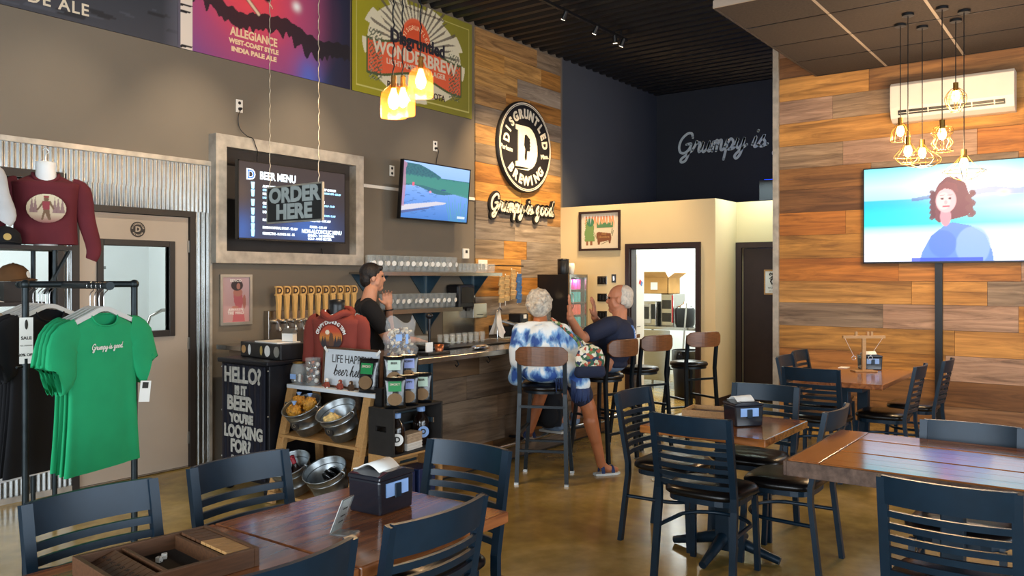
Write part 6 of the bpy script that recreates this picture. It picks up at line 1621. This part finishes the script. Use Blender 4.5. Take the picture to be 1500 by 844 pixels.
for k, (y, m) in enumerate(((4.50, 'knit_rust'), (4.36, 'knit_rust'), (4.25, 'knit_brown'))):
    t = thing('knit_figure', ('small rust knitted doll with a white hood before the slogan sign', 'small rust knitted doll in the middle before the slogan sign', 'small dark brown knitted doll before the slogan sign')[k], 'doll', (3.865, y, .829), R(-80), 'knitted dolls')
    MB().lathe([(.016, 0), (.022, .012), (.02, .032), (.012, .042)], n=12).caps((-.016, 0, .034), .006, (-.026, -.006, .012), .006).caps((.016, 0, .034), .006, (.026, -.006, .012), .006).build('body', m, t)
    MB().ell((0, 0, .052), (.015, .014, .015), n=12, m=8).build('head', 'paper' if k == 0 else m, t); MB().ell((0, -.0085, .051), (.009, .007, .009), n=10, m=6).build('face', 'face_tan', t)
    for s_ in (-1, 1): MB().ell((s_ * .01, -.006, .004), (.009, .012, .006), n=8, m=6).build('foot', 'paper' if k == 0 else m, t)
t, c_ = torso('rust hooded long-sleeve shirt with a round sunset print on a black bust', 'rust_cotton', 'mannequin_black', (4.042, 4.595, 1.37), R(-72), .53, nm='hoodie_mannequin', spread=.25, hook=False, dep=.075, sl=(.68, .85))
MB().tube(crom([(-.1, .03, -.035), (-.085, -.045, -.02), (0, -.085, -.06), (.085, -.045, -.02), (.1, .03, -.035), (.06, .09, .0), (-.06, .09, .0), (-.1, .03, -.035)], 5), .026, 8).build('hood', 'rust_cotton', t)
MB().tube(crom([(-.06, -.06, -.0), (-.03, -.09, -.045), (.02, -.085, -.03)], 5), .005, 6).build('drawstring', 'print_white', t)
a = Art(.19, .19, 64, 64, '83352a'); d = np.hypot(a.U - .5, a.V - .5)
a.ramp([(0, '3a2a26'), (.35, '5a3226'), (.5, 'c07a2a'), (.75, 'b8431f'), (1, 'b03a20')], 'v'); a.ell(.35, .72, .09, .09, 'e8d3b8')
for x in (.15, .25, .7, .82, .9): a.poly([(x - .08, .2), (x + .08, .2), (x, .6)], '2c2226')
a.poly([(.42, .05), (.6, .05), (.62, .45), (.58, .66), (.5, .72), (.44, .62)], '5c3a22'); a.rect(0, 0, 1, .2, '241c20')
a.build('chest_print', ART, t, (.0, -.085, -.2), (R(90), 0, 0), d < .5)
arc_text('chest_lettering', 'GRUMPY DRINKING TEAM', .036, .115, 160, 20, 'print_white', t, (.0, -.086, -.2), (R(90), 0, 0), ext=.0006, bold=.0006)
# clear bag of trail mix behind the sign
mat('foil', 'b8b3ab', .25, .6, noise=.4, nscale=25, bump=.5, bscale=20); mat('mix_a', '6b4a34', .6, noise=.2); mat('mix_b', 'd8cdb9', .6, noise=.1); mat('mix_c', '5f7fb0', .6, noise=.1)
t = thing('mix_bag', 'clear crinkled bag of snack mix standing on the bar end', 'bag', (4.33, 4.24, 1.031), R(-30))
vs = []; n = 20
for j in range(11):
    v = j / 10; w = .125 * (1 - .15 * v); dp = .075 * (1 - v) ** .5 + .004
    for k in range(n):
        a_ = 2 * PI * k / n; f = 1 + .07 * math.sin(4 * a_ + j * 1.7) + .05 * math.sin(7 * a_ - j)
        vs.append((w * math.cos(a_) * f + .01 * math.sin(j), dp * math.sin(a_) * f, .27 * v + (.03 * math.cos(3 * a_) * v ** 3)))
MB().add(vs, [(j * n + k, j * n + (k + 1) % n, (j + 1) * n + (k + 1) % n, (j + 1) * n + k) for j in range(10) for k in range(n)] + [tuple(range(n))[::-1]], True).build('bag', 'bag_clear', t)
rng = random.Random(9); groups_ = {q: MB() for q in ('mix_a', 'mix_b', 'mix_c')}
for k in range(160):
    z = rng.uniform(.015, .2); a_, r_ = rng.uniform(0, 2 * PI), math.sqrt(rng.random()) * .9
    groups_[('mix_a', 'mix_b', 'mix_b', 'mix_b', 'mix_c')[k % 5]].cbox((.1 * r_ * math.cos(a_), .07 * r_ * (1 - z / .27) ** .5 * math.sin(a_), z), (.022, .018, .012), (rng.random() * 3, rng.random() * 3, rng.random() * 3))
for q, g_ in groups_.items(): g_.build('snack_bits', q, t)['kind'] = 'stuff'
MB().cbox((-.03, -.082, .14), (.05, .002, .05), (0, 0, R(10))).build('label', 'blue_label', t)
MB().cbox((.03, -.084, .13), (.02, .002, .07), (0, 0, R(-10))).build('label', 'blue_label', t)
for k in range(3):
    t = thing('snack_bag', ('black snack bag lying in the low bucket with a silver label', 'black snack bag standing at the back of the low bucket', 'black snack bag at the rim of the low bucket')[k], 'bag', (3.70 + .035 * k, 4.275 + .058 * (k - 1), .2 + .012 * k), R(30 * k), 'snack bags in the low bucket'); t.rotation_euler = (R(20 * (k - 1)), R(-35), R(15 * k)); MB().ell((0, 0, .05), (.02, .05, .085)).build('bag', 'pouch_black', t); MB().cbox((-.02, 0, .06), (.004, .04, .06)).build('label', 'hinge', t)

# ================================================================ people
mat('skin', 'b8795a', .5, noise=.1, nscale=12); mat('skin_tan', 'a8653f', .5, noise=.12, nscale=12); mat('skin_fair', 'b98468', .5, noise=.1, nscale=12)
mat('hair_dark', '191311', .6, noise=.3, nscale=60, bump=.5, bscale=80); mat('hair_grey', 'd3c7b4', .7, noise=.35, nscale=40, bump=.8, bscale=60, c2='958b80'); mat('hair_white', 'c9beb0', .7, noise=.25, nscale=50, bump=.5, bscale=80)
mat('navy_cotton', '1a2138', .85, noise=.15, nscale=8, bump=.05, bscale=200); mat('denim', '6d8098', .85, noise=.15, nscale=30); mat('jeans_dark', '1c2330', .85, noise=.1)
mat('eye_dark', '1d1512', .2, noise=.05); mat('lips', '9a5148', .5, noise=.05); mat('sandal', '20335e', .6, noise=.1); mat('sole', 'c9c9c4', .6, noise=.05)
def fr(az):
    a = R(az); return Vector((math.cos(a), math.sin(a), 0)), Vector((-math.sin(a), math.cos(a), 0)), Vector((0, 0, 1))
def head(mb, c, az, s=1.0, tilt=0.0):
    f, l, u = fr(az); c = Vector(c)
    if tilt: f, u = (f * math.cos(R(tilt)) + u * math.sin(R(tilt))), (u * math.cos(R(tilt)) - f * math.sin(R(tilt)))
    P = lambda a, b, d: c + f * a * s + l * b * s + u * d * s
    rz = (0, 0, R(az))
    mb.ell(P(-.012, 0, .03), (.098 * s, .076 * s, .092 * s), rz)
    mb.ell(P(.02, 0, -.03), (.07 * s, .062 * s, .085 * s), rz)
    mb.caps(P(.055, 0, -.09), .026 * s, P(.066, 0, -.085), .022 * s)          # chin
    mb.caps(P(.078, 0, .018), .014 * s, P(.096, 0, -.02), .0135 * s); mb.caps(P(.094, .008, -.024), .009 * s, P(.094, -.008, -.024), .009 * s)   # nose
    mb.caps(P(.078, .03, .036), .011 * s, P(.078, -.03, .036), .011 * s)      # brow
    mb.caps(P(.077, .016, -.052), .0085 * s, P(.077, -.016, -.052), .0085 * s)  # mouth
    for q in (-1, 1):
        mb.ell(P(-.005, q * .078, -.005), (.02 * s, .009 * s, .032 * s), rz)   # ears
        mb.caps(P(.045, q * .045, -.01), .02 * s, P(.03, q * .05, -.05), .018 * s)
    return P
def face(P, parent, off, s=1.0):
    for q in (-1, 1): MB().ell(P(.0765, q * .031, .014) - off, .0095 * s, n=10, m=8).build('eye', 'eye_dark', parent)
    MB().caps(P(.0855, .017, -.053) - off, .004 * s, P(.0855, -.017, -.053) - off, .004 * s, 8).build('lips', 'lips', parent)
def hand(mb, w, d, side, n, curl=.25, spread=.2, s=1.0, th=1.0):
    """wrist, direction of the fingers, direction of the thumb side, palm normal"""
    w, d, side, n = Vector(w), Vector(d).normalized(), Vector(side), Vector(n).normalized()
    side = (side - d * side.dot(d)).normalized(); n = d.cross(side) * (1 if d.cross(side).dot(n) > 0 else -1)
    mb.caps(w, .024 * s, w + d * .03 * s, .026 * s)
    for k in range(4): 
        o = side * (.034 - .0227 * k) * s
        mb.caps(w + d * .025 * s + o * .7, .0145 * s, w + d * .085 * s + o, .0125 * s)
        L = (.07, .08, .074, .058)[k] * s; r_ = .0082 * s
        dd = (d + side * (spread * (1.5 - k) / 1.5)).normalized()
        p0 = w + d * .088 * s + o * 1.05; p1 = p0 + (dd * math.cos(curl * .5) + n * math.sin(curl * .5)) * L * .5; p2 = p1 + (dd * math.cos(curl * 1.3) + n * math.sin(curl * 1.3)) * L * .5
        mb.caps(p0, r_ * 1.1, p1, r_, 10); mb.caps(p1, r_, p2, r_ * .82, 10)
    t0 = w + d * .025 * s + side * .022 * s; t1 = t0 + (d * .55 + side * .8 * th + n * .3).normalized() * .045 * s; t2 = t1 + (d * .85 + side * .5 * th + n * .2).normalized() * .036 * s
    mb.caps(t0, .015 * s, t1, .0115 * s, 10); mb.caps(t1, .0115 * s, t2, .009 * s, 10)
def rel(mb, base):
    b = Vector(base); mb.v = [tuple(Vector(p) - b) for p in mb.v]; return mb

# ---------------------------------------------------------------- woman seated with her back turned
B0 = Vector((5.45, 3.68, 0)); f, l, u = fr(27)
W = thing('person', 'seated person with short grey hair in a blue and white tie-dye top, seen from behind', 'person', B0)
hipR, hipL = (5.47, 3.61, .87), (5.37, 3.79, .87); mR, mL = (5.56, 3.52, .85), (5.565, 3.87, .862); shR, shL = (5.535, 3.615, 1.165), (5.385, 3.905, 1.165)
kR, aR, kL, aL = (5.65, 3.43, .56), (5.79, 3.395, .085), (5.76, 3.94, .69), (5.70, 4.045, .305)
mb = MB(); mb.chain([hipR, mR, kR, aR], [.085, .08, .062, .037]); mb.caps((5.665, 3.425, .45), .058, (5.72, 3.41, .3), .05); mb.chain([hipL, mL, kL, aL], [.085, .078, .06, .038])
mb.chain([aR, (5.83, 3.37, .045), (5.90, 3.325, .032)], [.036, .034, .026]); mb.chain([aL, (5.75, 4.085, .265), (5.80, 4.125, .252)], [.036, .034, .026])
mb.caps((5.41, 3.69, .88), .105, (5.45, 3.75, 1.08), .125); mb.caps(shR, .06, shL, .06); mb.caps((5.47, 3.77, 1.17), .07, (5.52, 3.815, 1.29), .055)
mb.chain([shR, (5.64, 3.51, .96), (5.78, 3.68, .95)], [.055, .043, .03]); mb.chain([shL, (5.31, 3.87, 1.055), (5.50, 4.07, 1.098)], [.055, .043, .03])
hand(mb, (5.80, 3.70, .95), (.5, .8, 0), (.8, -.5, 0), (0, 0, -1), .5); hand(mb, (5.51, 4.08, 1.095), (.95, .25, -.3), (.2, -.95, 0), (0, 0, -1), .3)
P = head(mb, (5.535, 3.83, 1.385), 32)
body = blob('body', rel(mb, B0), 'skin_tan', W, .0065, 4); face(P, W, B0)
mb = MB()
mb.ell(P(-.02, 0, .035), (.118, .1, .1), (0, 0, R(32))); mb.ell(P(-.055, 0, -.02), (.085, .09, .085), (0, 0, R(32)))
for q in (-1, 1): mb.ell(P(-.01, q * .075, -.01), (.06, .03, .05), (0, 0, R(32)))
rng = random.Random(4)
for k in range(46):
    a_, e = rng.uniform(0, 2 * PI), rng.uniform(-.5, 1); q = math.sqrt(1 - e * e); 
    x_ = -.03 + .105 * q * math.cos(a_)
    if x_ > .06: continue
    mb.ell(P(x_, .092 * q * math.sin(a_), .02 + .1 * e), (.03, .02, .022), (rng.random() * 3, rng.random() * 3, rng.random() * 3), 8, 6)
blob('hair', rel(mb, B0), 'hair_grey', W, .007, 2)
mb = MB(); mb.chain([hipR, mR, (5.612, 3.468, .66)], [.098, .094, .092]); mb.chain([hipL, mL, (5.66, 3.90, .77)], [.098, .092, .085]); mb.ell((5.42, 3.69, .86), (.15, .18, .095), (0, 0, R(27)))
blob('shorts', rel(mb, B0), 'navy_cotton', W, .009, 4)
# tie-dye top: white with blue bands and streaks
def tiedye():
    m = bpy.data.materials.new('tie_dye'); m.use_nodes = True; nt = m.node_tree; L = nt.links.new; b = nt.nodes['Principled BSDF']; b.inputs['Roughness'].default_value = .9
    tc = nt.nodes.new('ShaderNodeTexCoord'); mp = nt.nodes.new('ShaderNodeMapping'); mp.inputs['Scale'].default_value = (9, 9, 3.2); L(tc.outputs['Object'], mp.inputs[0])
    n = nt.nodes.new('ShaderNodeTexNoise'); n.inputs['Scale'].default_value = 1.6; n.inputs['Detail'].default_value = 5; L(mp.outputs[0], n.inputs['Vector'])
    sx = nt.nodes.new('ShaderNodeSeparateXYZ'); L(tc.outputs['Object'], sx.inputs[0])
    wv = nt.nodes.new('ShaderNodeMath'); wv.operation = 'MULTIPLY'; wv.inputs[1].default_value = 21; L(sx.outputs['Z'], wv.inputs[0])
    sn = nt.nodes.new('ShaderNodeMath'); sn.operation = 'SINE'; L(wv.outputs[0], sn.inputs[0])
    ad = nt.nodes.new('ShaderNodeMath'); ad.operation = 'MULTIPLY_ADD'; ad.inputs[1].default_value = .17; L(sn.outputs[0], ad.inputs[0]); L(n.outputs['Fac'], ad.inputs[2])
    rp = nt.nodes.new('ShaderNodeValToRGB'); e = rp.color_ramp.elements; e[0].position = .30; e[0].color = (*hx('2a4d92'), 1); e[1].position = .50; e[1].color = (*hx('dbe3e8'), 1); k = e.new(.41); k.color = (*hx('86b0d8'), 1)
    L(ad.outputs[0], rp.inputs[0]); L(rp.outputs[0], b.inputs['Base Color']); MATS['tie_dye'] = m
tiedye()
mb = MB(); mb.caps((5.45, 3.75, 1.1), .142, (5.42, 3.70, .945), .172); mb.caps(shR, .078, shL, .078); mb.caps((5.50, 3.69, 1.2), .055, (5.42, 3.85, 1.2), .055)
mb.chain([shR, (5.61, 3.52, 1.0), (5.655, 3.50, .9)], [.075, .085, .09]); mb.chain([shL, (5.31, 3.875, 1.03), (5.305, 3.865, .94)], [.075, .082, .08])
mb.ell((5.43, 3.69, .85), (.2, .225, .085), (0, 0, R(27))); mb.caps((5.51, 3.54, .89), .1, (5.575, 3.468, .765), .088); mb.caps((5.36, 3.86, .92), .09, (5.335, 3.92, .80), .068)
top = blob('tie_dye_top', rel(mb, B0), 'tie_dye', W, .009, 5)
b = MB()
for k in range(60):
    a_ = R(165 + 200 * k / 35) if k < 36 else R(200 + 95 * (k - 36) / 23)
    q_ = Vector((5.575 + .1 * math.cos(a_), 3.468 + .1 * math.sin(a_), .715)) if k < 36 else Vector((5.43 + .235 * math.cos(a_), 3.69 + .235 * math.sin(a_), .79))
    ok_, c_, n_, i_ = top.closest_point_on_mesh(q_ - B0)
    w_ = Vector((c_.x + n_.x * .006, c_.y + n_.y * .006, c_.z))
    if math.hypot(w_.x + B0.x - 5.43, w_.y + B0.y - 3.70) < .203: continue
    b.tube([c_ - n_ * .004, w_ - Vector((0, 0, .045)), w_ + Vector((random.uniform(-.008, .008), 0, -.1 + random.uniform(-.015, .015)))], [.006, .005, .003], 5)
b.build('fringe', 'sandal', W)['kind'] = 'stuff'
for nm, a_, t_ in (('sandal', aR, (5.90, 3.325, .03)), ('sandal', aL, (5.80, 4.125, .252))):
    d = (Vector(t_) - Vector(a_)); d.z = 0; d.normalize(); sd = Vector((-d.y, d.x, 0)); z0 = t_[2] - .03; p = Vector((a_[0], a_[1], z0)) - B0
    b = MB(); pts = [(-.06, .03), (.03, .042), (.13, .045), (.165, .02), (.165, -.02), (.13, -.045), (.03, -.042), (-.06, -.03)]
    b.prism([((p + d * x_ + sd * y_).x, (p + d * x_ + sd * y_).y) for x_, y_ in pts][::-1], z0, z0 + .016)
    o = b.build(nm, 'sole', W)
    for x_ in (.0, .09): MB().tube([p + d * x_ + sd * (.043 * math.cos(q)) + Vector((0, 0, .018 + .052 * math.sin(q) * (1.25 if x_ == 0 else .9))) for q in [PI * i / 8 for i in range(9)]], 0, flat=(.028, .006)).build('strap', 'sandal', o)
# floral handbag on her shoulder
t = thing('handbag', 'floral cloth handbag with a navy base hanging from the shoulder of the person in tie-dye', 'bag', (5.515, 3.335, .83), R(-40))
def floral():
    m = bpy.data.materials.new('floral'); m.use_nodes = True; nt = m.node_tree; L = nt.links.new; b = nt.nodes['Principled BSDF']; b.inputs['Roughness'].default_value = .85
    tc = nt.nodes.new('ShaderNodeTexCoord'); v = nt.nodes.new('ShaderNodeTexVoronoi'); v.inputs['Scale'].default_value = 42; L(tc.outputs['Object'], v.inputs['Vector'])
    s_ = nt.nodes.new('ShaderNodeSeparateColor'); L(v.outputs['Color'], s_.inputs[0]); rp = nt.nodes.new('ShaderNodeValToRGB'); rp.color_ramp.interpolation = 'CONSTANT'
    e = rp.color_ramp.elements; e[0].color = (*hx('2e5540'), 1); e[1].position = .85; e[1].color = (*hx('a8503a'), 1)
    for p_, c_ in ((.25, 'c9c3a2'), (.45, '5d7a4a'), (.6, 'd8d4c4'), (.72, '27334f')): q = e.new(p_); q.color = (*hx(c_), 1)
    L(s_.outputs[0], rp.inputs[0]); L(rp.outputs[0], b.inputs['Base Color']); MATS['floral'] = m
floral()
b = MB(); b.ell((0, 0, .13), (.125, .05, .115)); b.ell((0, 0, .19), (.105, .04, .06)); blob('pouch', b, 'floral', t, .008, 4)
b = MB(); b.ell((0, 0, .055), (.128, .055, .065)); b.caps((-.09, 0, .03), .04, (.09, 0, .03), .04); blob('base', b, 'navy_cotton', t, .008, 4)
Mi = Matrix.Translation(t.location) @ Matrix.Rotation(R(-40), 4, 'Z'); pts = []
for p in crom([tuple(Mi @ Vector((-.085, 0, .2))), (5.49, 3.43, 1.10), (5.46, 3.55, 1.21), (5.475, 3.66, 1.27), (5.53, 3.68, 1.255), (5.60, 3.61, 1.17), (5.645, 3.49, 1.08), (5.63, 3.38, 1.06), tuple(Mi @ Vector((.09, 0, .2)))], 7):
    p = Vector(p); ok_, c_, n_, i_ = top.closest_point_on_mesh(p - B0)   # the strap lies on the cloth
    if (p - B0 - c_).dot(n_) < .012: p = c_ + n_ * .012 + B0
    pts.append(Mi.inverted() @ p)
MB().tube(pts, .013, 8).build('strap', 'floral', t)
# black backpack hanging under the bar
t = thing('backpack', 'black backpack hanging from a hook under the bar between the two seated people', 'bag', (5.925, 4.0, .30), R(-60)); b = MB(); b.ell((0, 0, .18), (.14, .09, .19)); b.cbox((0, 0, .13), (.22, .14, .22)); blob('sack', b, 'black_cotton', t, .01, 6)
Mb = (Matrix.Translation(t.location) @ Matrix.Rotation(R(-60), 4, 'Z')).inverted(); MB().tube([Mb @ Vector(q) for q in crom([(5.90, 4.02, .62), (5.94, 4.10, .76), (5.993, 4.205, .908), (6.007, 4.205, .908), (6.0, 4.10, .76), (5.97, 4.0, .62)], 5)], 0, flat=(.02, .008)).build('strap', 'black_cotton', t); b = MB(); b.ell((0, -.075, .11), (.09, .035, .09)); b.build('front_pocket', 'black_cotton', t)

# ---------------------------------------------------------------- man talking with raised hands
B1 = Vector((6.36, 3.66, 0)); M_ = thing('person', 'seated person with white hair and glasses in a navy t-shirt raising both hands', 'person', B1)
hL, hR = (6.28, 3.64, .86), (6.48, 3.67, .86); sL, sR = (6.275, 3.60, 1.185), (6.63, 3.64, 1.18)
eL, wL, eR, wR = (6.02, 3.725, 1.085), (5.80, 3.70, 1.27), (6.62, 3.86, 1.12), (6.36, 3.80, 1.25)
mb = MB(); mb.chain([hL, (6.2, 4.03, .835), (6.13, 4.0, .33)], [.09, .065, .04]); mb.chain([hR, (6.46, 4.06, .835), (6.42, 4.03, .33)], [.09, .065, .04])
mb.chain([(6.13, 4.0, .33), (6.12, 4.08, .272), (6.12, 4.15, .26)], [.04, .034, .028]); mb.chain([(6.42, 4.03, .33), (6.42, 4.11, .272), (6.42, 4.18, .26)], [.04, .034, .028])
mb.caps((6.385, 3.65, .91), .145, (6.44, 3.62, 1.08), .15); mb.caps(sL, .07, sR, .07); mb.caps((6.46, 3.61, 1.18), .075, (6.50, 3.61, 1.32), .06)
mb.chain([sL, eL, wL], [.062, .048, .032]); mb.chain([sR, eR, wR], [.062, .048, .032])
hand(mb, wL, (-.08, -.02, 1), (.55, .3, 0), (.2, .9, 0), .12, .42, 1.15); hand(mb, wR, (-.15, -.05, 1), (-.6, -.25, 0), (-.5, .7, 0), .3, .45, 1.15)
P = head(mb, (6.49, 3.62, 1.41), 114, 1.1)
blob('body', rel(mb, B1), 'skin', M_, .0065, 4); face(P, M_, B1, 1.06)
mb = MB(); mb.ell(P(-.045, 0, .042), (.082, .083, .086), (0, 0, R(114))); mb.ell(P(-.07, 0, -.01), (.05, .075, .07), (0, 0, R(114)))
for q in (-1, 1): mb.ell(P(-.04, q * .066, .0), (.03, .018, .05), (0, 0, R(114)))
blob('hair', rel(mb, B1), 'hair_white', M_, .007, 3)
b = MB()
for q in (-1, 1): b.tube([P(.092, q * .034, .012) - B1 + (Vector((0, 0, 1)) * math.sin(a_) * .018 + fr(114)[1] * math.cos(a_) * .024) for a_ in [2 * PI * i / 14 for i in range(15)]], .0016, 6); b.tube([P(.092, q * .058, .014) - B1, P(.0, q * .084, .016) - B1], .0018, 6)
b.tube([P(.096, .01, .016) - B1, P(.096, -.01, .016) - B1], .0016, 6); b.build('glasses', 'chrome', M_)
mb = MB(); mb.caps((6.39, 3.65, .945), .172, (6.445, 3.615, 1.08), .172); mb.caps(sL, .085, sR, .085); mb.caps((6.40, 3.61, 1.205), .06, (6.53, 3.62, 1.205), .06)
mb.chain([sL, (6.11, 3.685, 1.12)], [.085, .078]); mb.chain([sR, (6.63, 3.77, 1.14)], [.085, .078]); mb.ell((6.36, 3.72, .93), (.15, .13, .13)); mb.ell((6.385, 3.65, .84), (.165, .155, .06))
tee = blob('navy_t_shirt', rel(mb, B1), 'navy_cotton', M_, .009, 5)
mb = MB(); mb.ell((6.38, 3.66, .83), (.16, .15, .07)); mb.caps((6.28, 3.70, .86), .1, (6.21, 3.97, .845), .085); mb.caps((6.48, 3.72, .86), .1, (6.46, 4.0, .845), .085); blob('denim_shorts', rel(mb, B1), 'denim', M_, .009, 4)
for x_, y_ in ((6.12, 4.07), (6.42, 4.10)):
    b = MB(); b.ell((x_ - B1.x, y_ + .02 - B1.y, .272), (.045, .12, .042)); b.caps((x_ - B1.x, y_ - .06 - B1.y, .29), .045, (x_ - B1.x, y_ - .05 - B1.y, .34), .042); o = blob('shoe', b, 'denim', M_, .008, 3)
    box('sole', 'sole', o, x_ - B1.x - .042, y_ - .1 - B1.y, .221, x_ - B1.x + .042, y_ + .14 - B1.y, .24)
a = Art(.17, .24, 40, 56, '2f6fc0'); a.ramp([(0, 'dfe6ee'), (.25, '3a7acb'), (1, '2b64b4')], 'v'); a.rect(.55, .62, 1, .98, 'c9a3b4'); a.rect(.3, .3, .5, .8, 'e4e9f0')
for k in range(7): a.rect(.15 + .1 * k, .18 + .04 * (k % 3), .2 + .1 * k, .62 + .06 * (k % 2), 'e4e9f0', .9)
for k in range(4): a.rect(.1, .25 + .1 * k, .9, .28 + .1 * k, '24509a', .8)
o = a.build('back_print', ART, M_, Vector((6.535, 3.435, 1.1)) - B1, (R(86), 0, R(10))); sw = o.modifiers.new('wrap', 'SHRINKWRAP'); sw.target = tee; sw.offset = .003

# ---------------------------------------------------------------- bartender
B2 = Vector((4.88, 5.13, 0)); T = thing('person', 'standing person with short dark hair in a black t-shirt, hand at chin, behind the bar', 'person', B2)
sR, sL = (4.745, 4.985, 1.345), (4.965, 5.30, 1.355); eR, wR, eL, wL = (4.83, 4.86, 1.10), (5.0, 4.72, 1.083), (5.13, 5.15, 1.13), (5.035, 5.065, 1.36)
mb = MB(); 
for q in (-1, 1): mb.chain([(4.86 - .055 * q, 5.14 - .08 * q, .9), (4.88 - .06 * q, 5.13 - .085 * q, .5), (4.87 - .06 * q, 5.14 - .09 * q, .09)], [.09, .062, .042]); mb.chain([(4.87 - .06 * q, 5.14 - .09 * q, .07), (5.0 - .06 * q, 5.06 - .09 * q, .04)], [.045, .035])
mb.caps((4.86, 5.14, .92), .135, (4.855, 5.14, 1.24), .14); mb.caps(sR, .066, sL, .066); mb.caps((4.86, 5.14, 1.37), .07, (4.89, 5.13, 1.5), .058)
mb.chain([sR, eR, wR], [.06, .046, .03]); mb.chain([sL, eL, wL], [.06, .046, .03])
hand(mb, wR, (.7, -.6, -.1), (.5, .7, 0), (0, 0, -1), .4); hand(mb, wL, (-.22, -.02, 1), (-.6, .4, 0), (-.8, .2, .2), .75, .1)
P = head(mb, (4.915, 5.13, 1.605), -38)
blob('body', rel(mb, B2), 'skin_fair', T, .0065, 4); face(P, T, B2)
mb = MB(); mb.ell(P(-.022, 0, .048), (.098, .084, .086), (0, 0, R(-38))); mb.ell(P(-.06, 0, -.01), (.055, .074, .075), (0, 0, R(-38))); mb.caps(P(.06, .04, .085), .022, P(.06, -.04, .085), .022)
for q in (-1, 1): mb.ell(P(-.01, q * .073, .03), (.03, .014, .045), (0, 0, R(-38)))
blob('hair', rel(mb, B2), 'hair_dark', T, .007, 3)
mb = MB(); mb.caps((4.86, 5.14, .92), .16, (4.855, 5.14, 1.24), .16); mb.caps(sR, .08, sL, .08); mb.caps((4.83, 5.1, 1.385), .055, (4.88, 5.18, 1.385), .055); mb.chain([sR, (4.80, 4.90, 1.2)], [.08, .07]); mb.chain([sL, (5.06, 5.21, 1.23)], [.08, .07])
tb = blob('black_t_shirt', rel(mb, B2), 'black_cotton', T, .009, 5)
mb = MB(); mb.caps((4.80, 5.06, .88), .1, (4.92, 5.22, .88), .1)
for q in (-1, 1): mb.chain([(4.86 - .055 * q, 5.14 - .08 * q, .88), (4.88 - .06 * q, 5.13 - .085 * q, .5), (4.87 - .06 * q, 5.14 - .09 * q, .1)], [.105, .08, .065])
blob('jeans', rel(mb, B2), 'jeans_dark', T, .01, 4)
a = Art(.16, .2, 40, 50, '9fb0b4'); d = np.hypot((a.U - .5) / .5, (a.V - .5) / .5); a.put(((d < .82) & (a.noise(5, 6, 3) > .1)).astype(float), '2a3236'); 
o = a.build('back_print', ART, T, Vector((4.70, 5.12, 1.22)) - B2, (R(90), 0, R(-75)), d < 1); sw = o.modifiers.new('wrap', 'SHRINKWRAP'); sw.target = tb; sw.offset = .003
MB().tube([(wL[0] - B2.x + .034 * math.cos(a_), wL[1] - B2.y + .034 * math.sin(a_), wL[2] - .03 + .006 * math.cos(a_)) for a_ in [2 * PI * i / 16 for i in range(17)]], 0, flat=(.022, .008)).build('watch', 'black_plastic', T)
